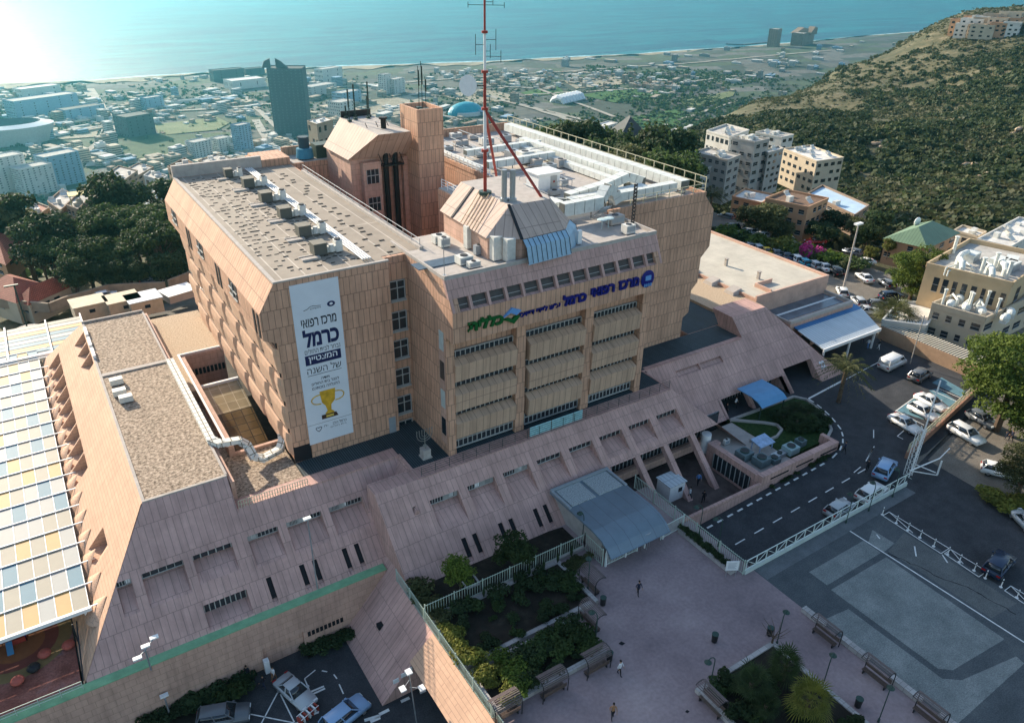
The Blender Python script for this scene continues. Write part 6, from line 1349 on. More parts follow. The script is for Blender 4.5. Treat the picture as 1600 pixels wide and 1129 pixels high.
# pergola with coloured panels ------------------------------------
t=empty('sunshade_pergola',(0,0,0),label='large white frame pergola with yellow, blue and cream panels over the playground',cat='pergola')
cols=[mat('cream_shade',(.26,.24,.19),.6,.05,1),mat('white_shade',(.29,.30,.29),.6,.04,1),mat('ochre_shade',(.42,.26,.09),.6,.05,1),mat('blue_shade',(.06,.17,.24),.6,.05,1)]
xe0,zp=-4.35,3.0; nx=16; pwx=1.28; ys=[61.7]
while ys[-1]<117: ys.append(ys[-1]+3.25)
acc=MB(); r2=random.Random(3)
last={}
for j_ in range(len(ys)-1):
    for i_ in range(nx):
        u=r2.random(); c=0 if u<.30 else 1 if u<.54 else 2 if u<.77 else 3
        if last.get(i_)==c and c>1 or last.get(i_-1,-1)==c and c>1: c=r2.choice((0,1))
        last[i_]=c; x1=xe0-i_*pwx; acc.box(x1-pwx+.05,ys[j_]+.06,zp-.03,x1-.05,ys[j_+1]-.06,zp,c)
acc.build('shade_panels',cols,t)
b=MB()
for i_ in range(nx+1): b.box(xe0-i_*pwx-.035,61.6,zp-.05,xe0-i_*pwx+.035,117,zp+.03)
b.build('rafter',m_white,t)
for k,y in enumerate(ys): MB().box(-26,y-.06,zp+.031,-3.4+.35,y+.06,zp+.12).build('cross_beam',m_white,t)
MB().box(xe0-nx*pwx,61.3,zp-.1,xe0+.15,61.6,zp+.25).build('front_beam',m_white,t)
b=MB()
for y in (62,75,90,105): b.box(-4.9,y,0,-4.7,y+.2,zp-.06); b.box(-20,y,0,-19.8,y+.2,zp-.06)
b.build('post',m_white,t)
t=empty('sunshade_pergola',(0,0,0),label='farther smaller pergola section with long blue and yellow strips',cat='pergola')
rows=[1,3,2,3,1,3,2,1,0]; 
a0_=P(-120,565,zp+1)
for k,c in enumerate(rows): MB().box(-30,118.3+k*1.35,zp-.2,2.5,118.3+k*1.35+1.2,zp-.15).build('shade_strip',cols[c],t)
for x in (-8,-2.5,2.4): MB().box(x-.1,118,zp-.14,x+.1,131,zp+.1).build('beam',m_white,t)
MB().box(-30,117.6,zp-.1,-2.5,118.0,zp+.3).build('front_beam',m_white,t)
# playground pieces
for k,(x,y,c) in enumerate(((210,815,'red'),(85,940,'red'),(160,880,'black'),(320,775,'red'))):
    p=P(*bl(x,y),-.06); tag(MB().ball((p.x,p.y,.25),.55,.55,.35,12,6).build('play_mound',mat('play_red',(.42,.10,.07),.7,.1) if c=='red' else m_black),['dusty red round play mound nearest the dark pole','dusty red round play mound lowest left','dark round play mound with a white top','pale red play mound by the slanted wall'][k],'play mound','round mounds on the playground')
p=P(*bl(85,740),0); t=empty('play_house',p,label='small blue play house with a slide under the pergola',cat='play house'); MB().box(-.8,-.6,1.2,.8,.6,1.5).build('roof',mat('play_blue',(.05,.22,.5),.5,.1),t); MB().box(-.7,-.5,0,.7,.5,.5).build('deck',m_red,t)
for x in (-.65,.65): MB().box(x-.05,-.5,0,x+.05,-.4,1.2).build('post',m_blue2,t)
MB().hexa([(-.9,-1.6,0),(-.4,-1.6,0),(-.4,-.5,.5),(-.9,-.5,.5)],[(-.9,-1.6,.06),(-.4,-1.6,.06),(-.4,-.5,.58),(-.9,-.5,.58)]).build('slide',mat('play_blue2',(.08,.25,.45),.4,0),t)
for rr_,c in ((4.4,(.25,.17,.07)),(3.3,(.22,.07,.05)),(2.2,(.30,.12,.05))):
    pc=P(*bl(80,760),-.055); sheet('playground_ring',[(pc.x+rr_*math.cos(q*PI/12),pc.y+rr_*math.sin(q*PI/12)) for q in range(24)],-.055+.006*(5-rr_),mat('play_ring_%d'%int(rr_*10),c,.8,.1))
b=MB(); b.bar((-5.9,60.5,-.05),(-5.9,60.5,2.9),.12); b.bar((-6.1,56.4,.1),(-5.6,61.5,2.2),.1); tag(b.build('dark_post',m_black),'dark steel post at the playground corner','post')
b=MB(); rail(b,(-40,55.6,.0),(-6.2,55.6,.0),.9,1.6,.03,3); tag(b.build('playground_railing',m_fence),'greenish railing on top of the boundary wall by the playground','railing')
# cream site huts behind the left low roof
for k,(x,y,lb) in enumerate(((715,420,'cream container hut leftmost behind the gravel roof'),(975,390,'cream container hut in the middle behind the gravel roof'),(1140,385,'cream container hut with a striped roof behind the gravel roof'))):
    p=P(*q5(x,y+40),-1); t=empty('site_hut',p,R(5),label=lb,cat='hut',group='cream huts behind the left roof'); MB().box(-2.6,-2.2,0,2.6,2.2,2.6).build('wall',mat('cream_hut',(.50,.42,.30),.8,.12),t); MB().box(-2.75,-2.35,2.6,2.75,2.35,2.75).build('roof',m_rib1 if k==2 else mat('cream_roof',(.58,.50,.36),.8,.15,2),t); MB().box(-.4,-2.24,1.3,.5,-2.2,1.9).build('window',m_glass,t)
p=P(*q5(1400,320),-1); t=empty('site_hut',p,R(15),label='low white topped hut at the foot of the left wing',cat='hut',group='cream huts behind the left roof'); MB().box(-2.6,-2,0,2.6,2,1.4).build('wall',m_conc,t); MB().box(-2.8,-2.2,1.4,2.8,2.2,1.5).build('roof',m_white,t)
for pts,h,lb in (([q5(0,400),q5(400,440),q5(520,390),q5(860,290),q5(1300,270)],1.8,'long tan street wall behind the huts'),([q5(1330,270),q5(1530,190)],2.2,'pale screen wall beside the left wing')):
    w3=[P(*a,-2.5) for a in pts]; b=MB()
    for p,q in zip(w3,w3[1:]): b.bar(p+V(0,0,h/2),q+V(0,0,h/2),.4,h)
    tag(b.build('street_wall',mat('tan_street_wall',(.33,.25,.18),.9,.2,.8)),lb,'wall')
p=P(*q5(230,610),-2.5); t=empty('street_lamp',(0,0,0),label='old dark street lamp with a round disc base left of the pergola',cat='lamp'); zz=Zat(*q5(90,235),p.x,p.y); MB().tube([tuple(p),(p.x,p.y,zz)],.12,8).build('pole',m_dmetal,t); MB().cyl(p.x,p.y,-1.9,-1.5,2.0,n=18).build('disc',m_conc,t); MB().box(p.x-1.4,p.y-.2,zz,p.x+.6,p.y+.2,zz+.2).build('lamp_head',m_dmetal,t)
# ================================================================ TREES AND PLANTS
def leafmat(name,c1,c2,c3,scale=.9):
    m=bpy.data.materials.new(name); m.use_nodes=True; t=m.node_tree; n=t.nodes; L=t.links; b=n['Principled BSDF']; b.inputs['Roughness'].default_value=.7; b.inputs['Specular IOR Level'].default_value=.25
    tc=n.new('ShaderNodeTexCoord'); no=n.new('ShaderNodeTexNoise'); no.inputs['Scale'].default_value=scale; no.inputs['Detail'].default_value=8; no.inputs['Roughness'].default_value=.8; L.new(tc.outputs['Object'],no.inputs['Vector'])
    cr=n.new('ShaderNodeValToRGB'); e=cr.color_ramp.elements; e.new(.5)
    for q,(p,c) in zip(e,((.32,c1),(.5,c2),(.7,c3))): q.position=p; q.color=tuple(c)+(1,)
    L.new(no.outputs['Fac'],cr.inputs[0])
    oi=n.new('ShaderNodeObjectInfo'); mr=n.new('ShaderNodeMapRange'); mr.inputs['To Min'].default_value=.75; mr.inputs['To Max'].default_value=1.3; L.new(oi.outputs['Random'],mr.inputs['Value'])
    v=n.new('ShaderNodeVectorMath'); v.operation='MULTIPLY'; L.new(cr.outputs[0],v.inputs[0]); L.new(mr.outputs[0],v.inputs[1]); L.new(v.outputs[0],b.inputs['Base Color'])
    tr=n.new('ShaderNodeBsdfTranslucent'); L.new(v.outputs[0],tr.inputs['Color']); mx=n.new('ShaderNodeMixShader'); mx.inputs[0].default_value=.38; L.new(b.outputs[0],mx.inputs[1]); L.new(tr.outputs[0],mx.inputs[2]); L.new(mx.outputs[0],n['Material Output'].inputs['Surface'])
    MATS[name]=m; return m
lf_dark=leafmat('dark_evergreen_leaf',(.016,.030,.012),(.040,.066,.024),(.085,.12,.042))
lf_pine=leafmat('pine_needle',(.018,.036,.012),(.05,.082,.022),(.10,.14,.04))
lf_olive=leafmat('olive_leaf',(.035,.045,.018),(.085,.095,.035),(.16,.16,.065))
lf_bright=leafmat('bright_leaf',(.04,.065,.012),(.10,.15,.022),(.20,.24,.04))
lf_yel=leafmat('yellow_green_leaf',(.07,.08,.015),(.16,.17,.03),(.28,.25,.06))  # yellow-green leaf; its light tone also stands for sun on sunlit plants
lf_pink=leafmat('pink_blossom',(.25,.02,.12),(.45,.04,.22),(.60,.12,.35))
lf_scrub=leafmat('mixed_scrub_leaf',(.03,.042,.02),(.075,.085,.038),(.18,.165,.09),.045)
lf_wood=leafmat('mixed_woodland_leaf',(.018,.032,.014),(.045,.066,.026),(.11,.12,.05),.06)
m_bark=rampmat('bark',[(.3,(.06,.04,.028)),(.7,(.16,.115,.08))],scale=3)
def leaves(clumps,n,size,rng,up=.35,flat=False):
    """clumps: list of (cx,cy,cz,rx,ry,rz). returns verts, faces"""
    V_=[];F_=[]
    tot=sum((c[3]*c[4]*c[5])**(2/3) for c in clumps)
    for c in clumps:
        k=max(6,int(n*((c[3]*c[4]*c[5])**(2/3))/tot)); d=rng.normal(size=(k,3)); d/=np.linalg.norm(d,axis=1)[:,None]; d[:,2]=np.where(d[:,2]<-.3,-d[:,2]*.6,d[:,2])
        r=.72+.33*rng.random(k)**.6; r*=1+.14*np.sin(d[:,0]*5+c[0]*3)+.12*np.sin(d[:,1]*6+c[1]*2)
        p=np.array(c[:3])+d*r[:,None]*np.array(c[3:6])
        nn=d+rng.normal(size=(k,3))*.65; nn[:,2]+=up; nn/=np.linalg.norm(nn,axis=1)[:,None]
        t=np.cross(nn,rng.normal(size=(k,3))); t/=np.linalg.norm(t,axis=1)[:,None]+1e-9; b=np.cross(nn,t); s=size*(.6+.8*rng.random(k))[:,None]
        q=np.stack([p-t*s-b*s*.6,p+t*s*.9-b*s*.7,p+t*s+b*s*.65,p-t*s*.8+b*s*.6],1).reshape(-1,3)
        o=sum(len(x) for x in V_); V_.append(q); F_.append(np.arange(4*k).reshape(-1,4)+o)
    return np.concatenate(V_),np.concatenate(F_)
def crown_obj(name,V_,F_,m,parent=None):
    me=bpy.data.meshes.new(name); me.from_pydata(V_.tolist(),[],F_.tolist()); me.materials.append(m); me.update(); o=bpy.data.objects.new(name,me); COL.objects.link(o)
    if parent is not None: o.parent=parent
    return o
def rseed(s): return np.random.default_rng(s)
PROTO={}
def tree_proto(kind,seed,m):
    rng=rseed(seed); nm={'pine':'pine_tree','umb':'umbrella_pine','broad':'broadleaf_tree','cyp':'cypress_tree','bush':'bush','fan':'fan_palm','date':'palm_tree','hedge':'shrub','big':'tree'}[kind]
    t=empty(nm,(0,0,0))     # all prototypes are one metre tall units scaled on placing, except crowns in real metres at height 8
    cl=[];trunk=[]
    if kind=='pine':    # irregular tall crown, 9 m
        for k in range(16): a=rng.random()*6.28; r=2.1*rng.random()**.6; z=3.2+5.0*rng.random(); q=1-abs(z-5.2)/5.5; cl.append((r*q*math.cos(a),r*q*math.sin(a),z,1.35,1.35,.95))
        trunk=[((0,0,-.6),.26),((.1,0,2.5),.2),((.0,.1,5),.12),((0,0,8),.04)]
    elif kind=='umb':   # flat wide crown, 8 m
        for k in range(20): a=k*2.4+rng.random(); r=3.6*math.sqrt((k+.5)/20); cl.append((r*math.cos(a),r*math.sin(a),6.4+.8*math.cos(r/3.6*1.4)+rng.normal()*.25,1.35,1.35,.8))
        trunk=[((0,0,-.6),.3),((.2,0,2.5),.24),((.1,.2,5.2),.16),((0,0,6.8),.08)]
    elif kind=='broad':
        for k in range(17): a=rng.random()*6.28; r=2.3*rng.random()**.5; z=2.9+3.6*rng.random(); q=math.sqrt(max(.15,1-((z-4.4)/2.9)**2)); cl.append((r*q*math.cos(a),r*q*math.sin(a),z,1.3,1.3,1.05))
        trunk=[((0,0,-.6),.22),((0,.1,1.8),.18),((.2,0,3.5),.1)]
    elif kind=='big':
        for k in range(60): a=rng.random()*6.28; r=3.6*rng.random()**.5; z=2.6+6.2*rng.random(); q=math.sqrt(max(.12,1-((z-5.4)/4.2)**2)); cl.append((r*q*math.cos(a),r*q*math.sin(a),z,1.05,1.05,.75))
        trunk=[((0,0,-.6),.3),((0,.1,2.5),.24),((.2,0,6),.1)]
    elif kind=='cyp':
        for k in range(11): z=.9+k*.75; q=.85*math.sin(min(1,(k+1.5)/5)*PI/2)*(1-max(0,(k-5)/6.2)); cl.append((rng.normal()*.08,rng.normal()*.08,z,max(.2,q),max(.2,q),.8))
        trunk=[((0,0,-.6),.15),((0,0,4),.08)]
    elif kind in('bush','hedge'):
        for k in range(8): a=rng.random()*6.28; r=.9*rng.random()**.5; cl.append((r*math.cos(a),r*math.sin(a),.55+.5*rng.random(),.62,.62,.5))
        trunk=[((0,0,-.3),.07),((0,0,.7),.04)]
    if kind in ('fan','date'):
        VV=[];FF=[]; nf=34 if kind=='fan' else 54; L=1.7 if kind=='fan' else 3.0; H=2.2 if kind=='fan' else 4.2; o=0
        for k in range(nf):
            a=k*2.399; el=math.asin(1-1.35*(k+.5)/nf)*1.0; dx,dy=math.cos(a),math.sin(a); base=np.array([0,0,H])
            if kind=='fan':
                el=math.radians(80-118*((k+.5)/nf)**.85+rng.normal()*6); a+=rng.normal()*.15; Lk=L*(.8+.4*rng.random()); u0=np.array([dx*math.cos(el),dy*math.cos(el),math.sin(el)]); sx=np.array([-dy,dx,0.]); up=np.cross(sx,u0)*-1
                c0=base+u0*Lk*.5; VV+=[base-sx*.02,base+sx*.02,c0+sx*.02,c0-sx*.02]; FF.append((o,o+1,o+2,o+3)); o+=4
                for q in range(13):
                    th=(q-6)*.27; dr=u0*math.cos(th)+sx*math.sin(th); ln=Lk*.62*(1-.035*abs(q-6))*(.85+.3*rng.random()); w_=np.cross(dr,up); w_/=np.linalg.norm(w_)+1e-6; mid=c0+dr*ln*.6+up*.03; tip=c0+dr*ln+np.array([0,0,-.16*ln-.05*rng.random()])
                    VV+=[c0,mid-w_*.045,tip,mid+w_*.045]; FF.append((o,o+1,o+2,o+3)); o+=4
            else:
                for q in range(11):
                    f=q/11; p=base+np.array([dx,dy,0])*math.cos(el)*L*f+np.array([0,0,1])*(math.sin(el)*L*f-1.1*f*f*L*.5); sx=np.array([-dy,dx,0.])
                    for sg in(-1,1):
                        tip=p+sx*sg*.38*(1-f*.5)+np.array([dx,dy,0])*.35+np.array([0,0,-.22]); VV+=[p,p+np.array([dx,dy,0])*.1,tip,p-np.array([0,0,.02])]; FF.append((o,o+1,o+2,o+3)); o+=4
        crown_obj('crown',np.array(VV),np.array(FF),m,t); MB().tube([(0,0,-.5),(.05,0,H*.5),(0,0,H)],[.24,.2,.22],8).build('trunk',m_bark,t)
    else:
        n={'big':19000,'pine':5000,'umb':5600,'broad':4600,'cyp':1300,'bush':700,'hedge':700}[kind]; s={'big':.082,'pine':.15,'umb':.14,'broad':.14,'cyp':.15,'bush':.11,'hedge':.11}[kind]
        v,f=leaves(cl,n,s,rng); crown_obj('crown',v,f,m,t)
        b=MB(); b.tube([a for a,_ in trunk],[r for _,r in trunk],7)
        if kind in('pine','umb','broad','big'):
            for k in range(6): c=cl[int(rng.integers(0,len(cl)))]; z0=c[2]*.55; b.tube([(0,0,z0),(c[0]*.5,c[1]*.5,(z0+c[2])/2),(c[0]*.9,c[1]*.9,c[2])],[.1,.07,.03],5)
        b.build('trunk',m_bark,t)
    return t
HT={'big':9.4,'pine':9.0,'umb':8.0,'broad':7.2,'cyp':9.3,'bush':1.45,'hedge':1.45,'fan':3.7,'date':6.0}
LM={'dark':lf_dark,'pine':lf_pine,'olive':lf_olive,'bright':lf_bright,'yel':lf_yel,'pink':lf_pink}
COLW={'dark':'dark green','pine':'mid green','olive':'dusty olive','bright':'bright green','yel':'sunlit yellow green','pink':'magenta flowering'}
KW={'big':'tree','pine':'pine','umb':'umbrella pine','broad':'leafy tree','cyp':'cypress','bush':'bush','hedge':'low shrub','fan':'fan palm','date':'palm'}
used=set()
def tree(kind,col,p,h,lab=None,group=None,wx=1.0,var=0):
    key=(kind,col,var)
    if key not in PROTO: PROTO[key]=tree_proto(kind,hash((len(kind),len(col),var))%1000+var*7,LM[col]); o=PROTO[key]
    else: o=dup(PROTO[key])
    s=h/HT[kind]; o.scale=(s*wx,s*wx,s); o.location=p; o.rotation_euler=(0,0,RNG.random()*6.28); tag(o,lab,'plant' if kind in('bush','hedge') else 'tree',group); return o
def T(px,py,kind,col,toppy,z=None,lab='',group=None,wx=1.0,var=0):
    p=P(px,py,z) if z is not None else hit(px,py); h=Zat(px,toppy,p.x,p.y)-p.z
    return tree(kind,col,p-V(0,0,.2),max(.6,h+.2),lab,group,wx,var)
# plaza planting -------------------------------------------------
T(719,920,'broad','bright',868,0,'small broadleaf tree in a square kerb box, left in the dark garden',wx=.9); T(803,888,'broad','pine',842,0,'rounder small tree against the slanted wall, right in the dark garden',wx=1.2)
tag(MB().bar((26.8,48.4,0),(28.2,48.3,.0),.15,.35).bar((26.8,48.4,0),(26.9,50,0),.15,.35).bar((28.2,48.3,0),(28.3,49.9,0),.15,.35).build('tree_kerb',m_stone),'pale kerb box round the left small tree','kerb')
T(1255,1128,'fan','yel',1058,0,'sunlit yellow green fan palm at the bottom of the palm bed',wx=.8); T(1222,1065,'fan','pine',1012,0,'dark green fan palm at the top of the palm bed',wx=.85); T(1168,1095,'fan','dark',1040,0,'shaded fan palm left in the palm bed',wx=.85); T(1192,1122,'fan','dark',1080,0,'smaller dark fan palm behind the sunlit one',wx=.8)  # sun and shade on these palms put into their leaf colours
for k in range(46):
    x=38+8.4*RNG.random(); y=15+12.2*RNG.random(); tree('bush','dark' if RNG.random()<.7 else 'pine',V(x,y,.3),.5+.5*RNG.random(),'low dark ground shrub filling the palm bed','low shrubs in the palm bed',1.2)
for k in range(34):
    x=22.3+13.6*RNG.random(); y=40.6+5.6*RNG.random(); tree('bush','dark' if RNG.random()<.8 else 'pine',V(x,y,.3),.45+.7*RNG.random(),'low dark shrub in the upper garden bed','dark shrubs in the upper garden bed',1.2,var=k%2)
for k in range(46):
    x=22.5+10.2*RNG.random(); y=35.4+3.9*RNG.random(); c='yel' if x<24.6 else ('bright' if x<25.6 else 'pine' if RNG.random()<.4 else 'dark'); tree('bush',c,V(x,y,.3),.6+.7*RNG.random(),('sunlit yellow green shrub at the fence side of the lower garden bed' if c=='yel' else 'dark leafy shrub in the lower garden bed' if c=='dark' else 'mid green shrub in the lower garden bed' if c=='pine' else 'bright green shrub near the fence in the lower garden bed'),'shrubs in the lower garden bed',1.2,var=k%2)  # sunlit strip beside the fence put into the leaf colour by position
for k in range(14): tree('bush','yel' if k>5 else 'olive',V(22.2+RNG.random()*.8,50.5-k*.95,.3 if k>3 else 0),.7+.6*RNG.random(),'yellowish creeper bush climbing the palisade above the slanted panels','creeper bushes along the palisade',1.2)
for k in range(9): tree('cyp','dark',V(24+k*1.75,46.35,.35),1.3+.3*RNG.random(),'small pointed conifer in the row below the palisade plinth','little conifers below the palisade')
for k in range(24): tree('bush','dark',V(50.75+.25*RNG.normal()*.3,36.4+k*.3,.3),.5+.25*RNG.random(),'dark clipped shrub in the long planter by the ramp fence','shrubs in the ramp planter',.9)
for k in range(12): tree('bush','olive',V(36.8+3.0*RNG.random(),45.0+.9*RNG.random()+.0,0),.5+.3*RNG.random(),'dusty shrub at the corner before the blue canopy','shrubs by the blue canopy')
p=P(*d_(430,770),0); b=MB(); b.tube([tuple(p),(p.x,p.y,1.2)],[.12,.08],7)
for k in range(9): a=k*.7; b.tube([(p.x,p.y,.9+.04*k),(p.x+.6*math.cos(a),p.y+.6*math.sin(a),1.6+.1*(k%3)),(p.x+1.3*math.cos(a+.3),p.y+1.3*math.sin(a+.3),2.0+.25*(k%4))],[.05,.03,.012],5)
tag(b.build('bare_tree',m_bark),'leafless twisted tree at the top corner of the palm bed','tree')
# lawn island palms and shrubs
for x,y,h in ((79.4,52,2.6),(78.0,50.4,2.3),(80.8,50.8,2.4),(79.5,49.4,2.0),(77.6,52.2,2.0)): tree('fan','dark',V(x,y,.1),h,['tall','broad','right hand','front','left hand'][int(x*7)%5]+' dark fan palm clustered on the lawn island','palms on the lawn island',1.3)
for k in range(26):
    x=77.3+5.5*RNG.random(); y=48.2+5.4*RNG.random(); tree('bush','dark',V(x,y,.1),.6+.7*RNG.random(),'dark shrub among the palms of the lawn island','shrubs on the lawn island',1.3)
T(1310,628,'date','olive',545,0,'slender palm standing alone by the forecourt road',wx=1.0)
for k in range(20):
    u=RNG.random(); x=66+11*u; tree('bush','dark',V(x,44.1+rz(x)*0,rz(x)),.25+.25*RNG.random(),'scrubby tuft at the foot of the long road wall','tufts along the road wall',1.1)
# lower left car park
for k in range(9): tree('bush','dark',V(12.4+k*.5,54.9-.05*k,-6.2),.8+.4*RNG.random(),'dark bush under the green topped wall by the entrance','bushes at the lower entrance',1.4)
for k in range(12): tree('bush','dark',V(-2+k*.75,54.3+.2*RNG.random(),-6.2),.7+.6*RNG.random(),'dark bush in the bed below the boundary wall','bushes in the lower bed',1.4)
tree('bush','pine',V(4.6,53.6,-6.2),1.6,'rounded green bush beside the white cabinet at the lower entrance',None,1.2)
# right side ------------------------------------------------------
T(1556,672,'big','bright',503,0,'big sunlit tree with a dense crown at the end of the pergola wall',wx=1.12)
T(1606,700,'big','bright',605,0,'sunlit tree at the right edge behind the lower lot',wx=1.2)
T(1590,775,'big','olive',690,0,'pale olive round bush tree over the lower lot cars',wx=1.1)
T(1600,640,'big','pine',540,0,'darker tree half hidden behind the big sunlit one',wx=1.1)
for x,y in ((1560,790),(1575,795),(1590,785),(1600,798),(1550,780)): T(x,y,'bush','yel',y-14,0,'bright grassy shrub on the verge at the right edge','grassy shrubs on the verge',wx=1.6)
T(1418,478,'big','bright',380,0,'tall umbrella pine with two orange trunks on the sunny street',wx=1.0)
T(1422,470,'big','pine',392,0,'second trunk pine merged with the umbrella pine',wx=.9)
T(1391,515,'fan','olive',466,0,'round sunlit palm by the parked cars',wx=1.5)
q6=lambda x,y:(1330+x*.16875,300+y*.16875)
T(*q6(170,650),'broad','yel',383,0,'pale speckled tree left of the green roofed house',wx=1.0); T(*q6(330,600),'broad','yel',372,0,'pale yellowish tree before the orange wall of the green roofed house',wx=.8)
T(1265,408,'bush','pink',383,-.5,'bright magenta flowering bush beside the parked cars',wx=.9)
g='shrubs between the parked car rows'
for k,(x,y,c) in enumerate([(200,690,'olive'),(270,700,'yel'),(330,720,'bright'),(420,740,'pine'),(480,750,'pine'),(540,770,'bright'),(620,780,'olive'),(680,790,'yel'),(740,790,'yel'),(820,840,'pine'),(880,850,'bright'),(940,860,'bright'),(1040,890,'olive'),(1080,890,'bright'),(1200,930,'bright'),(1260,950,'pine'),(1310,960,'olive'),(1370,970,'pine')]):
    T(1080+x*.1875,240+y*.1875,'bush',c,240+y*.1875-13-(k%3)*3,-.2,'%s shrub number place %s in the hedge between the two car rows'%(COLW[c],['farthest','next','third','fourth','middle','sixth'][k%6]),g,1.3,var=k%2)
for x,y,t,c,kd,lb in [(1107,345,285,'olive','date','large feathery palm by the right wing corner'),(1170,372,325,'olive','broad','dusty tree in front of the white roofed house'),(1192,378,318,'olive','broad','larger dusty tree left of the orange house'),(1215,385,345,'olive','broad','bare looking brownish tree at the orange house'),(1268,378,345,'dark','broad','dark tree at the right foot of the orange house'),(1300,372,330,'dark','broad','dark tree below the pale blue roof'),(1285,388,350,'dark','broad','dark round tree near the magenta bush'),(1335,380,340,'olive','broad','brown tinged tree behind the tall light pole'),(1365,372,330,'dark','broad','dark tree left of the green roofed house'),(1350,392,352,'pine','broad','mid green tree before the green roofed house'),(1232,298,262,'olive','broad','round olive tree between the pale apartment blocks'),(1250,300,275,'olive','broad','smaller olive tree by the cream apartment block'),(1298,312,270,'dark','cyp','cypress at the corner of the cream apartment block'),(1218,296,270,'yel','broad','yellowish tree left of the olive tree between blocks')]:
    T(x,y,kd,c,t,-2 if y>340 else None,lb,wx=1.25 if kd=='broad' else 1)
# behind the right wing
for x,y,t,c,kd in [(870,235,195,'dark','pine'),(885,240,190,'dark','pine'),(905,245,188,'dark','pine'),(925,240,200,'pine','broad'),(940,250,205,'dark','pine'),(955,262,215,'dark','broad'),(980,250,190,'dark','cyp'),(1015,245,198,'dark','pine'),(1022,262,215,'dark','pine'),(1045,280,235,'pine','broad'),(960,280,240,'olive','broad'),(985,275,235,'olive','broad'),(1000,268,242,'dark','broad'),(1040,225,200,'dark','broad'),(850,232,205,'pine','broad'),(835,225,205,'pine','broad')]:
    p=Dp(x,y,np.interp(y,[220,290],[215,165])); p.z=Z1(p.x,p.y)-.5; h=Zat(x,t,p.x,p.y)-p.z
    tree(kd,c,p,max(3,min(h,26)),'%s %s %s the steep roofed house behind the right wing'%(COLW[c],KW[kd],'far left of' if x<900 else 'left of' if x<950 else 'beside' if x<1010 else 'right of'),'trees in the grove behind the right wing',1.0,var=int(x)%2)
# left grove
lg=[(265,335,280,'dark','pine'),(290,335,278,'dark','pine'),(215,330,295,'dark','pine'),(165,345,283,'dark','pine'),(185,350,270,'dark','pine'),(205,350,283,'dark','pine'),(168,300,272,'dark','cyp'),(146,298,265,'dark','cyp'),(127,300,272,'dark','cyp'),(30,350,300,'dark','pine'),(12,350,302,'olive','pine'),
 (185,400,322,'pine','umb'),(215,402,326,'pine','umb'),(245,398,322,'pine','umb'),(268,390,325,'pine','umb'),(140,402,352,'pine','umb'),(165,405,352,'pine','umb'),(235,425,362,'pine','umb'),(262,430,348,'pine','umb'),(275,420,365,'dark','umb'),(90,430,372,'pine','umb'),(115,440,370,'pine','umb'),(145,445,372,'pine','umb'),(75,440,395,'olive','umb'),(175,445,380,'pine','umb'),(205,440,380,'dark','umb'),
 (85,400,350,'dark','broad'),(130,385,340,'dark','broad'),(70,370,335,'dark','broad'),(220,455,400,'dark','broad'),(270,452,395,'dark','broad'),(285,445,400,'dark','broad'),(190,460,405,'dark','broad'),(165,460,405,'dark','broad'),(125,470,400,'dark','pine'),(110,420,365,'olive','broad')]
for k,(x,y,t,c,kd) in enumerate(lg):
    p=P(x,y,-4) if y>=380 else Dp(x,y,np.interp(y,[298,380],[240,165])); p.z=min(p.z,Z1(p.x,p.y))-.3 if y<380 else -4.5
    h=min(Zat(x,t,p.x,p.y)-p.z,24); tree(kd,c,p,max(4,h),'%s %s in the %s of the left grove, %s'%(COLW[c],KW[kd],'back' if y<350 else 'middle' if y<412 else 'front',['at the left edge','behind the red roofs','over the street','by the terracotta roof','beside the left wing'][min(4,max(0,int((x+5)/56)))]),'trees in the left grove',1.05 if kd!='cyp' else 1,var=k%3)
for x,y,c in ((375,232,'dark'),(407,230,'dark')): pass
# scrub on the slopes: low clumps too many to count --------------------------------
def scrub(name,N,fx,size,m,seed,nf=10):
    rng=rseed(seed); pts=fx(rng,N); pts=pts[:N]; k=len(pts)
    x,y,s=pts[:,0],pts[:,1],pts[:,2]; z=terrain_z(x,y)
    d=rng.normal(size=(k,nf,3)); d/=np.linalg.norm(d,axis=2)[:,:,None]; d[:,:,2]=np.abs(d[:,:,2])
    c=np.stack([x,y,z],1)[:,None]+d*(s*np.array(1.0))[:,None,None]*np.array([1,1,.75])*(.7+.4*rng.random((k,nf,1)))
    nn=d+rng.normal(size=d.shape)*.5; nn/=np.linalg.norm(nn,axis=2)[:,:,None]; t=np.cross(nn,rng.normal(size=d.shape)); t/=np.linalg.norm(t,axis=2)[:,:,None]+1e-9; b=np.cross(nn,t); q=(s[:,None]*size*(.7+.6*rng.random((k,nf))))[:,:,None]
    VV=np.stack([c-t*q-b*q*.7,c+t*q-b*q*.7,c+t*q*.8+b*q*.8,c-t*q*.8+b*q*.8],2).reshape(-1,3)
    FF=np.arange(len(VV)).reshape(-1,4); o=crown_obj(name,VV,FF,m); tag(o,kind='stuff'); return o
def polar(rng,N,px0,px1,d0,d1,cond,s0,s1,dens=None):
    px=px0+(px1-px0)*rng.random(N*4); d=d0*(d1/d0)**rng.random(N*4)
    th=np.array([math.atan2(*reversed(tuple(ray(a,300)[:2]))) for a in np.linspace(px0,px1,60)]); t=np.interp(px,np.linspace(px0,px1,60),th)
    x=d*np.cos(t); y=d*np.sin(t); z=terrain_z(x,y); ok=cond(x,y,z,d)
    if dens is not None: ok&=rng.random(len(x))<dens(x,y)
    s=s0+(s1-s0)*rng.random(len(x))**1.5; return np.stack([x,y,s],1)[ok][:N]
hill=lambda x,y,z,d:(z>PLAIN+22)
clump=lambda x,y: np.clip((vnoise(x,y,60,5)-.28)*2.6+(vnoise(x,y,25,6)-.5)*1.2,.05,1)
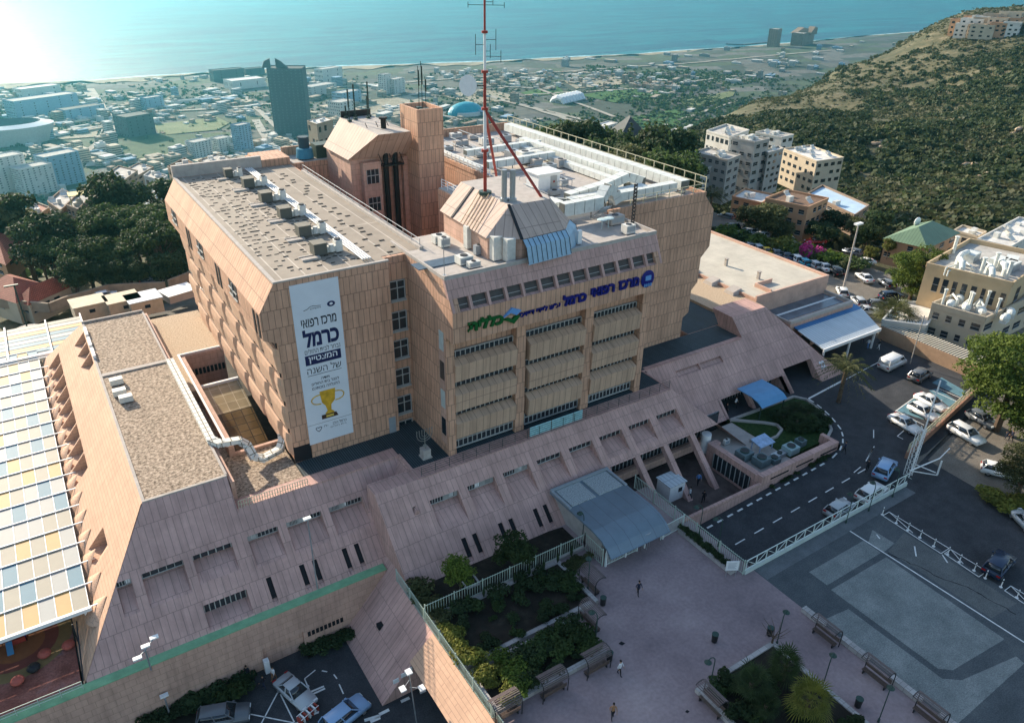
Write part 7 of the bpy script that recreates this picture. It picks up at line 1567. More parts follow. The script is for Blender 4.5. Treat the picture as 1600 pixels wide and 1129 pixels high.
scrub('hillside_scrub',38000,lambda r,n:polar(r,n,1020,1750,235,1150,hill,.45,2.0,clump),.34,lf_scrub,21,11)
scrub('hillside_trees',5200,lambda r,n:polar(r,n,1000,1750,225,1000,hill,1.0,4.2,lambda x,y:np.clip((vnoise(x,y,110,9)-.45)*4+(vnoise(x,y,30,4)-.5),.0,1)),.24,lf_wood,22,32)
scrub('wooded_spur',4200,lambda r,n:polar(r,n,880,1330,230,640,hill,2.2,4.6,None),.22,lf_wood,23,38)
scrub('near_woodland',2600,lambda r,n:polar(r,n,1225,1760,190,330,lambda x,y,z,d:z>-70,1.8,4.4,None),.24,lf_scrub,24,46)
scrub('near_woodland',1500,lambda r,n:polar(r,n,1225,1760,200,330,lambda x,y,z,d:z>-70,2.0,4.4,None),.24,lf_wood,27,46)
scrub('brow_woodland',900,lambda r,n:polar(r,n,-350,420,195,420,lambda x,y,z,d:z>PLAIN+20,1.4,3.4,None),.36,lf_dark,25,14)
flat=lambda x,y,z,d:(z<PLAIN+20)&(d<coastd(x,y)-60)
scrub('distant_trees',9000,lambda r,n:polar(r,n,-150,1500,520,2100,flat,2.2,4.6,lambda x,y:np.clip((vnoise(x,y,140,12)-.35)*2.4,.03,1)),.6,lf_dark,26,6)
scrub('distant_trees',6000,lambda r,n:polar(r,n,900,1480,900,2300,flat,2.8,5.6,lambda x,y:np.clip((vnoise(x,y,200,13)-.3)*3,.03,1)),.6,lf_dark,28,6)
# ================================================================ NEAR BUILDINGS AND THE FAR CITY
def wm(n,c,v=.12): return mat('wall_'+n,c,.9,v,.35)
W={'grey':wm('grey',(.36,.35,.32)),'cream':wm('cream',(.50,.42,.31)),'orange':wm('orange',(.46,.27,.16)),'white':wm('white',(.60,.58,.53)),'yellow':wm('yellow',(.54,.40,.24)),'brown':wm('brown',(.26,.19,.14)),'stone':wm('stone',(.36,.30,.23)),'pale':wm('pale',(.45,.46,.44)),'blue':wm('blue',(.25,.36,.45)),'dark':wm('dark',(.08,.10,.11)),'glass':mat('office_glass',(.05,.08,.10),.2,.2,.05)}
RF={'grey':mat('roof_grey',(.42,.40,.36),.9,.3,.5),'brown':mat('roof_brown',(.17,.11,.075),.9,.3,.5),'white':mat('roof_white',(.62,.60,.55),.8,.25,.4),'blue':mat('roof_pale_blue',(.42,.55,.66),.6,.15,.4),'red':tilemat('red_roof_tiles',(.36,.10,.06),(.16,.05,.03),.35,.35,.06,.12,.5,big=.2),'green':tilemat('green_metal_roof',(.16,.24,.15),(.08,.13,.08),.6,60,.05,.05,0,rough=.5,big=.12),'dark':mat('roof_dark',(.06,.07,.07),.8,.2,.4)}
def block(name,A,B,C,zb,wall,roof,lab,cat='building',rows=3,cols=(4,3),win=True,par=.5,group=None,junk=0,pitch=None,winmat=None,bays=False):
    """roof corners A,B,C at height z; B is the corner nearest the camera"""
    A,B,C=V(*A),V(*B),V(*C); D=A+C-B; zr=B.z; t=empty(name,(0,0,0),label=lab,cat=cat,group=group)
    pts=[A,B,C,D]; ar=area([(p.x,p.y) for p in pts])
    b=MB(); b.prism([(p.x,p.y) for p in pts],zb-1,zr); b.build('wall',wall,t); c=(A+C)/2
    if pitch:
        e=MB(); o_=[c+(p-c)*1.08 for p in pts]; L1=(A-B).length; L2=(C-B).length; 
        if L1>=L2: m0=(B+C)/2; m1=(A+D)/2
        else: m0=(A+B)/2; m1=(C+D)/2
        i_=min(L1,L2)*.5/max(L1,L2); r0=m0.lerp(m1,i_)+V(0,0,pitch); r1=m1.lerp(m0,i_)+V(0,0,pitch)
        oA,oB,oC,oD=o_
        if L1>=L2: F_=[(oB,oC,r0),(oC,oD,r1,r0),(oD,oA,r1),(oA,oB,r0,r1)]
        else: F_=[(oA,oB,r0),(oB,oC,r1,r0),(oC,oD,r1),(oD,oA,r0,r1)]
        for f in F_: e.poly(f)
        e.poly([oA,oB,oC,oD]); e.build('roof',roof,t)
    else:
        ins=[c+(p-c)*.97 for p in pts]; MB().prism([(p.x,p.y) for p in ins],zr,zr+.03).build('roof',roof,t)
        b=MB()
        for p,q in zip(pts,pts[1:]+pts[:1]): b.bar(p+V(0,0,par/2),q+V(0,0,par/2),.25,par)
        b.build('parapet',wall,t)
    r=random.Random(int(abs(A.x*7+B.y*3)))
    if win:
        gm=winmat or m_glass; hh=(zr-zb)/rows
        for fi,(p,q,n) in enumerate(((A,B,cols[0]),(B,C,cols[1]))):
            d=(q-p); L=d.length; d=d/L; nr=V(d.y,-d.x,0); mid=(p+q)/2
            if (mid+nr-c).length<(mid-nr-c).length: nr=-nr
            for i_ in range(rows):
                for j_ in range(n):
                    if r.random()<.12: continue
                    ctr=p+d*(L*(j_+.5)/n); z0=zb+hh*i_+hh*.35; z1=z0+hh*.42; ww=min(L/n*.55,2.2)*(.7+.5*r.random()); a0=ctr-d*ww/2; a1=ctr+d*ww/2
                    b=MB(); b.hexa([(a0.x,a0.y,z0),(a1.x,a1.y,z0),(a1.x+nr.x*.05,a1.y+nr.y*.05,z0),(a0.x+nr.x*.05,a0.y+nr.y*.05,z0)],[(a0.x,a0.y,z1),(a1.x,a1.y,z1),(a1.x+nr.x*.05,a1.y+nr.y*.05,z1),(a0.x+nr.x*.05,a0.y+nr.y*.05,z1)]); o=b.build('window',gm,t)
                    if (mid.length)<230:
                        f=MB(); f.bar((a0.x+nr.x*.08,a0.y+nr.y*.08,z0),(a1.x+nr.x*.08,a1.y+nr.y*.08,z0),.12,.1); f.bar((a0.x+nr.x*.06,a0.y+nr.y*.06,(z0+z1)/2),(a1.x+nr.x*.06,a1.y+nr.y*.06,(z0+z1)/2),.05); f.build('frame',m_frame,o)
    for k in range(junk):
        u,v=.15+.7*r.random(),.15+.7*r.random(); p=A.lerp(B,u)+(C-B)*v; s=r.uniform(.4,1.1)
        if r.random()<.5: MB().box(p.x-s,p.y-.5,zr+.03,p.x+s,p.y+.5,zr+.5+r.random()).build('roof_unit',m_acwhite,t)
        else: MB().tube([(p.x-.6,p.y,zr+1.1),(p.x+.6,p.y,zr+1.1)],.3,8).hexa([(p.x-.8,p.y-1.2,zr+.1),(p.x+.8,p.y-1.2,zr+.1),(p.x+.8,p.y-.1,zr+.9),(p.x-.8,p.y-.1,zr+.9)],[(p.x-.8,p.y-1.2,zr+.15),(p.x+.8,p.y-1.2,zr+.15),(p.x+.8,p.y-.1,zr+.95),(p.x-.8,p.y-.1,zr+.95)]).build('solar_heater',m_acwhite,t)
    return t
def pb(name,a,b,c,base,zb,*ar,**kw):
    g=P(*base,zb); zr=Zat(*b,g.x,g.y); return block(name,P(*a,zr),P(*b,zr),P(*c,zr),zb,*ar,**kw)
# right hand buildings
pb('apartment_block',(1104,206),(1140,216),(1170,205),(1150,300),-8,W['white'],RF['grey'],'back white part of the stepped apartment blocks, farthest up',rows=5,cols=(5,3),junk=5)
pb('apartment_block',(1085,240),(1137,252),(1157,244),(1143,316),-5,W['grey'],RF['grey'],'grey apartment block with a broad roof, leftmost of the stepped group',rows=5,cols=(5,2),junk=6)
pb('apartment_block',(1060,262),(1092,270),(1112,262),(1096,312),-4,W['pale'],RF['white'],'low pale wing with a roof terrace left of the grey apartment block',rows=3,cols=(3,2),junk=6)
pb('apartment_block',(1144,217),(1180,224),(1202,219),(1174,306),-5,W['grey'],RF['grey'],'tallest narrow grey apartment tower with rooftop solar heaters',rows=6,cols=(3,2),junk=6)
pb('apartment_block',(1192,237),(1200,241),(1224,234),(1197,303),-5,W['grey'],RF['white'],'shaded grey tower slab right of the tallest block',rows=6,cols=(1,3),junk=1)
pb('apartment_block',(1224,234),(1276,254),(1318,248),(1284,306),-7,W['cream'],RF['white'],'long cream apartment block with solar heaters, right of the grey towers',rows=4,cols=(6,4),junk=9)
pb('apartment_block',(1180,208),(1222,216),(1240,212),(1224,262),-9,W['white'],RF['grey'],'white apartment block just behind the grey towers',rows=4,cols=(4,2),junk=5)
pb('house',(1144,309),(1190,319),(1209,306),(1192,345),-2,W['orange'],RF['white'],'flat house with a patchy white roof left of the orange house',rows=2,cols=(3,2),junk=3)
pb('house',(1196,312),(1262,326),(1294,312),(1252,374),-1,W['orange'],RF['brown'],'orange walled house with a worn brown flat roof',rows=3,cols=(4,4),junk=4)
pb('house',(1262,304),(1335,338),(1357,323),(1331,362),-2,W['brown'],RF['blue'],'house with a pale blue roof right of the orange house',rows=2,cols=(5,2),junk=1)
pb('house',(1384,372),(1449,387),(1497,364),(1440,420),-1,W['orange'],RF['green'],'house with a green hipped metal roof',rows=2,cols=(4,3),pitch=2.6)
g=P(1430,395,2); t=empty('satellite_dish',P(1432,352,4.5),label='large white satellite dish behind the green hipped roof',cat='satellite dish'); MB().ball((0,0,.8),1.1,.35,1.0,14,8).build('dish',m_white,t); MB().cyl(0,.2,-2,.5,.1,n=6).build('post',m_metal,t)
pb('house',(1527,376),(1578,388),(1640,352),(1568,425),-1,W['white'],RF['white'],'white flat roofed building at the right edge behind the plant roof',rows=2,cols=(3,3),junk=7)
pb('house',(1490,362),(1527,372),(1540,364),(1520,392),-1,W['cream'],RF['white'],'small low cream annexe left of the white flat building',rows=1,cols=(3,1),junk=2)
t_=pb('plant_building',(1447,417),(1581,448),(1640,405),(1562,500),4,W['yellow'],RF['grey'],'yellow building whose roof is crowded with white ducts and pipes',rows=1,cols=(9,2),par=.8)
t2_=pb('plant_building',(1455,480),(1538,503),(1640,455),(1528,552),0,W['cream'],RF['grey'],'lower cream building with strip windows and pipes on its terrace',rows=2,cols=(4,6),par=.9)
b=pb('plant_building',(1378,503),(1446,512),(1470,480),(1441,538),0,W['pale'],RF['white'],'long grey shaded wall building behind the banded pole',rows=1,cols=(2,1))
for k in range(16):
    x=1470+RNG.random()*110; y=395+(x-1470)*.22+RNG.random()*30; g=P(x,y,9.3)
    t=empty('roof_plant',g,RNG.random(),label=['white bent duct','vertical white flue','boxy white air handler','white pipe loop'][k%4]+' %s on the yellow building roof'%['far left','left','central','right'][min(3,int((x-1470)/28))],cat='plant unit',group='plant on the yellow building roof')
    if k%4==0: MB().tube([(-1.6,0,.3),(-1.6,0,1.6),(-1,0,2.1),(1,0,2.1),(1.6,0,1.6),(1.6,0,.3)],.45,10).build('duct',m_duct,t)
    elif k%4==1: MB().tube([(0,0,0),(0,0,3.4)],.28,10).cyl(0,0,3.4,3.6,.4,n=10).build('flue',m_duct,t)
    elif k%4==2: MB().box(-1.6,-.9,.3,1.6,.9,1.9).build('casing',m_duct,t); MB().box(-1.5,-.95,.6,1.3,-.9,1.6).build('grille',m_greymetal,t)
    else: MB().tube([(-1.5,0,0),(-1.5,0,.9),(1.5,0,.9),(1.5,0,0)],.14,8).tube([(-1.5,.5,0),(-1.5,.5,1.2),(1.5,.5,1.2),(1.5,.5,0)],.14,8).build('pipe',m_duct,t)
for k in range(18):
    x=1462+RNG.random()*120; y=468+(x-1462)*.20+RNG.random()*22-8; g=P(x,y,5.2)
    t=empty('roof_plant',g,RNG.random(),label=['thin upright white flue','rounded white vessel','white pipe bend'][k%3]+' %s on the cream building terrace'%['far left','left','central','right'][min(3,int((x-1462)/30))],cat='plant unit',group='plant on the cream building terrace')
    if k%3==0: MB().tube([(0,0,0),(0,0,3.2)],.2,8).cyl(0,0,3.2,3.4,.3,n=8).build('flue',m_duct,t)
    elif k%3==1: MB().ball((0,0,.8),1.2,.7,.7,12,8).box(-.9,-.5,0,.9,.5,.5).build('vessel',m_duct,t)
    else: MB().tube([(-1,0,0),(-1,0,1.2),(1,0,1.4),(1.1,.6,.2)],.22,8).build('pipe',m_duct,t)
# left buildings
pb('red_roofed_house',(-60,385),(8,412),(42,378),(12,437),-4,W['orange'],RF['red'],'tall house with a dark red roof at the left edge',rows=2,cols=(3,2),pitch=3.2)
pb('red_roofed_house',(-30,455),(25,472),(70,445),(28,500),-4,W['cream'],RF['red'],'lower house with a red tiled hip roof and skylight, left edge',rows=1,cols=(3,2),pitch=2.4)
pb('red_roofed_house',(28,468),(46,476),(110,448),(48,500),-4,W['cream'],RF['red'],'red tiled wing nearest the tree trunk',rows=1,cols=(1,4),pitch=2.2)
pb('small_house',(182,372),(196,382),(214,372),(198,392),-6,W['orange'],RF['red'],'small terracotta hip roof among the pines',rows=1,cols=(2,2),pitch=1.4)
def db(name,a,b,c,d,hb,*ar,**kw):   # by distance of the near corner
    q=Dp(*b,d); zr=q.z; g=Dp(hb[0],hb[1],d); return block(name,P(*a,zr),q,P(*c,zr),g.z,*ar,**kw)
for a in [('house',(75,317),(95,331),(118,310),205,(95,362),W['brown'],RF['grey'],'brown house with a slanting gable left of the yellow awning'),('house',(104,322),(122,330),(150,302),200,(122,365),W['brown'],RF['grey'],'taller brown house below the yellow awning'),('house',(0,352),(38,362),(70,345),190,(38,372),W['pale'],RF['grey'],'low pale roof at the left above the dark trees'),
  ('house',(160,278),(190,286),(215,268),290,(190,300),W['stone'],RF['grey'],'grey stone row house on the slope left of the hospital'),('house',(225,276),(252,284),(262,276),250,(252,320),W['pale'],RF['grey'],'grey gabled block touching the hospital corner'),('house',(262,262),(278,272),(305,258),260,(278,300),W['brown'],RF['brown'],'brown block with a round window behind the hospital corner'),('house',(118,305),(140,310),(155,300),260,(140,325),W['stone'],RF['grey'],'small stone house between the cypresses'),('house',(190,270),(215,276),(240,262),330,(215,292),W['stone'],RF['grey'],'grey terrace house farther down the slope'),('house',(310,252),(335,258),(362,248),300,(335,275),W['stone'],RF['grey'],'dusty flat house just over the hospital parapet'),('house',(345,258),(368,266),(392,254),280,(368,285),W['cream'],RF['grey'],'cream flat house by the far left wing corner'),('house',(480,190),(495,195),(520,188),420,(495,235),W['stone'],RF['white'],'pale flats seen left of the far penthouse'),('house',(725,214),(745,220),(770,208),330,(745,232),W['stone'],RF['red'],'reddish roofs behind the tall shaft'),('house',(690,212),(705,220),(728,208),320,(705,240),W['cream'],RF['grey'],'cluttered cream house right of the tall shaft')]:
    db(*a,rows=2,cols=(3,3),junk=3)
for a in [('house',(40,330),(60,338),(78,326),215,(60,362),W['stone'],RF['red'],'small red roofed house in the left grove above the pale roof'),('house',(232,308),(248,314),(262,304),230,(248,335),W['cream'],RF['grey'],'cream cube house between the dark pines'),('house',(-20,318),(6,326),(26,316),235,(6,350),W['cream'],RF['grey'],'cream roof at the extreme left above the grove')]:
    db(*a,rows=2,cols=(3,3),junk=3)
q=Dp(128,302,205); tag(MB().box(q.x-3,q.y-2,q.z,q.x+3,q.y+2,q.z+.15).box(q.x-2.9,q.y-1.9,q.z-2.4,q.x-2.7,q.y-1.7,q.z).box(q.x+2.7,q.y-1.9,q.z-2.4,q.x+2.9,q.y-1.7,q.z).build('roof_awning',mat('yellow_awning',(.62,.52,.2),.7,.1)),'pale yellow awning on the roof of the brown house','awning')
# houses behind the right wing
db('gabled_house',(955,203),(968,218),(1010,210),215,(968,262),W['orange'],RF['dark'],'orange walled house with a steep dark roof in the grove',rows=3,cols=(1,4),pitch=4.5)
db('house',(893,240),(912,252),(945,240),180,(912,262),W['orange'],RF['brown'],'low tiled house directly beyond the roof railing',rows=1,cols=(2,2),pitch=1.5)
db('house',(1028,214),(1045,226),(1072,214),210,(1045,250),W['white'],RF['white'],'cluttered white house right of the steep roofed one',rows=2,cols=(3,3),junk=8)
db('house',(930,196),(945,199),(965,193),420,(945,207),W['white'],RF['white'],'long white roof glimpsed above the grove',rows=1,cols=(3,3))
# ---- hotels, towers and landmarks of the plain ---------------------------------
def tower(px,py,wpx,toppy,dpx,wall,lab,rows=10,cols=(5,3),roof='grey',ang=None,name='office_tower',group=None,win=True,cat='building',winmat=None,junk=0):
    g=hit(px,py); D=math.hypot(g.x,g.y); zr=Zat(px,toppy,g.x,g.y); s=math.hypot(D,HCAM-g.z)/F_PX; w_=wpx*s; d_=dpx*s; a=R(ang if ang is not None else 25); ux=V(math.cos(a),math.sin(a),0)*w_; uy=V(-math.sin(a),math.cos(a),0)*d_
    B=V(g.x,g.y,zr)-ux*.3; return block(name,B+uy,B,B+ux,g.z,wall,RF[roof],lab,cat,rows,cols,win,par=1.2,group=group,winmat=winmat,junk=junk)
mhz=mat('band_window',(.03,.05,.06),.3,0)
t=tower(446,214,48,108,34,W['dark'],'tall dark tower block with twin curved fins on its roof',rows=24,cols=(4,8),roof='dark',name='tall_tower',ang=-28,win=True,winmat=mat('tower_window_bands',(.10,.13,.14),.3,.1))
g=hit(446,214); D=math.hypot(g.x,g.y); s=D/F_PX
for k,(x0_,x1_,y1_,nm) in enumerate(((409,423,93,'left'),(431,450,93,'right'))):
    z0=Zat(430,108,g.x,g.y); a0=Dp(x0_,106,D+15); a1=Dp(x1_,106,D+15); z1=Zat(430,y1_,g.x,g.y); nn=(a1-a0).normalized(); pr=V(-nn.y,nn.x,0)*6
    ap=a1 if k==0 else a0; b=MB(); pp_=[(a0.x,a0.y,z0),(a1.x,a1.y,z0),((ap.x),(ap.y),z1),((a0.x*.7+a1.x*.3) if k==0 else (a0.x*.6+a1.x*.4),(a0.y*.7+a1.y*.3) if k==0 else (a0.y*.6+a1.y*.4),(z0+z1)/2+3)]
    b.hexa([V(*q) for q in pp_],[V(*q)+pr for q in pp_]); b.build('roof_fin',W['dark'],t)
tower(350,128,44,110,14,W['dark'],'dark wide block on the shore left of the tall tower',rows=4,cols=(6,2),roof='dark',ang=10); tower(394,118,28,108,12,W['dark'],'smaller dark block between the shore and the tall tower',rows=3,cols=(4,2),roof='dark',ang=10)
tower(380,140,50,126,26,W['white'],'long white roofed hall in front of the tall tower',rows=1,cols=(6,2),roof='white',ang=12,name='hall'); tower(295,163,68,157,8,W['white'],'very long low white shed right of the wide road',rows=1,cols=(6,1),roof='white',ang=10,name='hall')
tower(240,173,26,153,14,W['blue'],'blue grey office block with an H shaped front beside the white shed',rows=6,cols=(4,3)); tower(216,214,40,182,30,W['dark'],'large shaded block casting a long shadow by the green fields',rows=6,cols=(5,4),roof='dark')  # large block: its shade put into the dark wall colour
tower(384,240,22,196,16,W['blue'],'stepped blue grey residential tower below the tall tower',rows=14,cols=(5,4)); tower(316,250,28,222,20,W['white'],'white residential block in front of the green field',rows=8,cols=(6,5)); tower(350,238,22,217,18,W['white'],'second white residential block by the stepped tower',rows=7,cols=(5,4))
tower(60,185,82,155,26,W['blue'],'wide many windowed office block at far left',rows=7,cols=(16,5)); tower(125,190,54,170,22,W['blue'],'darker wide office block right of the far left one',rows=5,cols=(12,4),roof='dark'); tower(55,152,50,138,20,W['white'],'flat white roofed depot at far left near the shore',rows=2,cols=(8,3),roof='white',name='hall')
tower(18,305,40,246,26,W['white'],'white striped high rise at the left edge',rows=16,cols=(6,5),name='high_rise'); tower(58,306,42,262,24,W['white'],'white perforated high rise second from the left edge',rows=12,cols=(8,6),name='high_rise'); tower(98,292,46,243,26,W['blue'],'high rise with a shaded blue side, third from the left',rows=13,cols=(8,6),name='high_rise'); tower(125,286,14,254,12,W['white'],'thin white slab behind the third high rise',rows=9,cols=(3,3),name='high_rise')  # third high rise: its shaded look put into the blue wall colour
tower(604,148,18,117,10,W['white'],'white tower pair seen left of the shaft',rows=10,cols=(3,3)); tower(622,147,24,124,14,W['white'],'broader white block beside the white tower pair',rows=8,cols=(5,3)); tower(545,165,40,145,20,W['blue'],'low blue block left of the far penthouse antennas',rows=4,cols=(8,4)); tower(540,190,30,160,24,W['white'],'sawtooth roofed white building behind the far penthouse',rows=6,cols=(6,4))
tower(515,130,40,108,16,W['white'],'white industrial building with slanted roof frames near the shore',rows=3,cols=(6,2)); tower(500,150,50,135,22,W['pale'],'broad pale office building right of the tall tower',rows=4,cols=(10,4)); tower(680,182,10,163,8,W['white'],'slim pale tower right behind the shaft',rows=8,cols=(2,2))
tower(1213,74,17,46,12,W['brown'],'left narrow hotel tower on the far shore',rows=12,cols=(4,3),name='hotel',ang=20); t=tower(1258,71,46,52,16,W['brown'],'wide gabled hotel block on the far shore with an opening in its middle',rows=9,cols=(10,3),name='hotel',ang=20)
g=hit(1258,71); D=math.hypot(g.x,g.y); 
for x0_,x1_,y1_ in ((1243,1262,44),(1266,1276,42)):
    a0=Dp(x0_,55,D+20);a1=Dp(x1_,55,D+20); z0=Zat(1258,54,g.x,g.y); z1=Zat(1258,y1_,g.x,g.y); MB().hexa([(a0.x,a0.y,z0),(a1.x,a1.y,z0),(a1.x,a1.y+25,z0),(a0.x,a0.y+25,z0)],[(a0.x*.4+a1.x*.6,a0.y*.4+a1.y*.6,z1),(a1.x,a1.y,z1-3),(a1.x,a1.y+25,z1-3),(a0.x*.4+a1.x*.6,a0.y*.4+a1.y*.6+25,z1)]).build('gable',W['brown'],t)
b=MB(); q0=P(1160,70,SEA_Z+1); q1=P(1134,69,SEA_Z+1); q2=P(1205,66,SEA_Z+1); b.bar(q2,q0,14,3); b.bar(q0,q1,10,3); tag(b.build('breakwater',W['dark']),'thin dark breakwater running out from the far shore','breakwater')
tower(400-3*0+598,88,1,86,1,W['white'],'tiny white mast base on the shore',rows=1,cols=(1,1),win=False) if 0 else None
# stadium, dome, shell, pitch
g=hit(14,222); t=empty('stadium',(g.x,g.y,g.z),R(0),label='oval white rimmed stadium at the far left',cat='stadium'); b=MB(); n=40
def ring(r0,r1,z0,z1,m,nm,par_=t):
    b=MB()
    for k in range(n):
        a0,a1=2*PI*k/n,2*PI*(k+1)/n; e=.66
        f=lambda r,a,z:(r*math.cos(a)*1.0,r*math.sin(a)*e,z)
        b.poly([f(r0,a0,z0),f(r0,a1,z0),f(r1,a1,z1),f(r1,a0,z1)])
    b.build(nm,m,par_)
ring(62,70,0,26,W['pale'],'outer_wall'); ring(70,52,26,30,m_white,'roof_rim'); ring(52,34,30,10,W['dark'],'stand'); ring(34,.1,10,10,mat('pitch_green',(.05,.11,.03),.9,.1,.1),'pitch')
g=hit(728,178); t=empty('arena_dome',(g.x,g.y,g.z-2),label='turquoise domed arena right of the shaft',cat='arena'); MB().ball((0,0,2),38,26,22,24,14).build('dome',mat('turquoise_roof',(.03,.30,.38),.4,.1,.1),t); MB().cyl(0,0,0,8,34,32,24).build('wall',W['white'],t)
g=hit(893,160); t=empty('shell_roof',(g.x,g.y,g.z),R(20),label='white fan shaped shell roof on the plain',cat='hall')
b=MB(); 
for k in range(7): 
    x=-36+k*12; b.tube([(x,-8,0),(x+1,0,9),(x+2,12,11),(x+3,24,6),(x+3,30,0)],[5,6.5,6.5,6,4],8)
b.build('shell',m_white,t); MB().box(-36,0,0,40,22,3).build('wall',W['pale'],t)
def field(px,lab,col,name='field'):
    b=MB(); pts=[hit(*p)+V(0,0,1.2) for p in px]; b.poly(pts); 
    if area([(p.x,p.y) for p in pts])<0: b.f=[tuple(reversed(f)) for f in b.f]
    tag(b.build(name,col),lab,kind='structure')
gf=rampmat('field_green',[(.3,(.035,.085,.02)),(.7,(.07,.15,.035))],scale=.03); gp=rampmat('field_pale',[(.3,(.10,.13,.05)),(.7,(.20,.21,.10))],scale=.03); gs=rampmat('sandy_ground',[(.3,(.22,.19,.13)),(.7,(.42,.37,.28))],scale=.03); gd=rampmat('rough_green',[(.3,(.03,.06,.025)),(.6,(.07,.10,.04)),(.75,(.16,.17,.09))],scale=.04)
field([(813,146),(868,133),(884,148),(830,152)],None,gf,'football_pitch'); field([(905,150),(990,138),(1060,150),(960,162)],None,gf); field([(985,186),(1060,172),(1085,184),(1040,205),(1000,206)],None,gf); field([(1060,160),(1150,142),(1145,152),(1080,170)],None,gp); field([(240,196),(340,184),(358,194),(340,205),(250,214)],None,gp); field([(180,232),(240,214),(360,208),(365,236),(300,246),(200,250)],None,gd); field([(690,150),(760,140),(820,155),(740,165)],None,gs); field([(780,200),(860,190),(900,205),(820,214)],None,gd); field([(40,205),(160,192),(150,215),(60,222)],None,gs); field([(880,128),(960,120),(1000,130),(900,140)],None,gs); field([(520,165),(640,150),(690,170),(560,190)],None,gs)
m_road2=mat('pale_city_road',(.34,.31,.26),.9,.3,.05)
def road(px,wd,name='distant_road'):
    pts=[]
    for (a,b_),(c,d) in zip(px,px[1:]):
        for k in range(10): pts.append(hit(a+(c-a)*k/10,b_+(d-b_)*k/10)+V(0,0,2))
    pts.append(hit(*px[-1])+V(0,0,2)); b=MB()
    for p,q in zip(pts,pts[1:]):
        d=(q-p); d.z=0
        if d.length<.01: continue
        d.normalize(); nr=V(-d.y,d.x,0)*wd/2; b.poly([p+nr,q+nr,q-nr,p-nr])
    tag(b.build(name,m_road2),kind='structure')
for px,wd in [([(138,141),(152,162),(168,188),(172,215),(160,245),(148,262)],24),([(172,190),(210,180),(330,172),(470,160)],12),([(0,215),(60,212),(160,200)],14),([(150,262),(230,255),(330,255)],10),([(20,240),(50,250),(60,215)],16),([(100,260),(150,230),(168,205)],12),([(640,150),(720,140),(830,170),(940,205)],16),([(750,135),(840,140),(960,185)],10),([(470,215),(520,190),(640,170),(720,190)],14),([(400,190),(430,240)],14),([(380,150),(420,190),(470,235)],10),([(500,140),(700,125),(900,112),(1100,98),(1300,80)],10),([(820,150),(1000,140),(1150,120)],9),([(1060,190),(1100,176),(1150,160)],8),([(850,175),(980,205)],12)]: road(px,wd)
# beach and surf along the shore
b=MB(); c_b=MB(); prev=None
for k in range(0,200):
    th=cth[0]+(cth[-1]-cth[0])*k/199; d=float(np.interp(th,cth,cd)); w_=26+14*math.sin(k*.37)+8*math.sin(k*1.1); a=V(math.cos(th)*(d-w_*2.2),math.sin(th)*(d-w_*2.2),SEA_Z+4); c=V(math.cos(th)*(d+14),math.sin(th)*(d+14),SEA_Z+.25); e=V(math.cos(th)*(d+14+w_*.55),math.sin(th)*(d+14+w_*.55),SEA_Z+.25)
    if prev: b.poly([prev[0],a,c,prev[1]][::-1]); c_b.poly([prev[1],c,e,prev[2]][::-1])
    prev=(a,c,e)
tag(b.build('beach',rampmat('beach_sand',[(.3,(.16,.14,.10)),(.6,(.34,.29,.20))],scale=.02)),kind='structure'); tag(c_b.build('surf',mat('surf_foam',(.35,.55,.58),.6,.5,.03)),kind='structure')
# many small buildings of the plain
r3=random.Random(12)
mats3=[W['white'],W['pale'],W['white'],W['stone'],W['cream'],W['blue'],W['grey']]
mw=['white','pale grey','white','stone coloured','cream','bluish','grey']
zones=[(-40,560,140,262,150,'in the coastal city left of the hospital'),(480,860,112,205,76,'on the plain behind the hospital towers'),(860,1420,66,135,66,'on the plain before the far shore'),(150,480,225,275,34,'at the foot of the slope left of the hospital'),(1180,1330,96,108,12,'in the village at the foot of the big hill')]
for x0_,x1_,y0_,y1_,n,where in zones:
    k=0
    while k<n:
        px=r3.uniform(x0_,x1_); py=r3.uniform(y0_,y1_)
        if 395<px<480 and 130<py<230 or 180<px<365 and 195<py<250 or px<60 and 195<py<262: continue
        g=hit(px,py); D=math.hypot(g.x,g.y); s=D/F_PX
        if D>coastd(g.x,g.y)-70 or g.z>PLAIN+60: 
            k+=.2; continue
        i_=r3.randrange(7); w_=r3.uniform(9,34); d_=r3.uniform(8,18); h_=r3.choice((4,5,7,9,12,15,20)) if w_<22 else r3.choice((4,5,7,8)); a=R(25+r3.choice((0,90))+r3.uniform(-8,8)); ux=V(math.cos(a),math.sin(a),0); uy=V(-math.sin(a),math.cos(a),0)
        b=MB(); c=[ux*sx*w_/2+uy*sy*d_/2 for sx,sy in ((-1,-1),(1,-1),(1,1),(-1,1))]; b.prism([(q.x,q.y) for q in c],-2,h_)
        b.prism([(q.x*.4+ux.x*w_*.12,q.y*.4+ux.y*w_*.12) for q in c],h_,h_+2.2) if r3.random()<.5 else None
        n2=max(1,int(h_/3.2)); 
        for q in range(n2):
            z0=1+q*3.1; b.prism([(p.x*1.003,p.y*1.003) for p in c],z0,z0+1.2,1)
        o=b.build('distant_building',[mats3[i_],mhz],origin=(g.x,g.y,g.z)); hw='tall' if h_>=12 else 'low' if h_<7 else 'mid height'
        tag(o,'%s %s %s building %s'%('long' if w_>22 else 'small',hw,mw[i_],where),'building','small buildings of the coastal plain'); k+=1
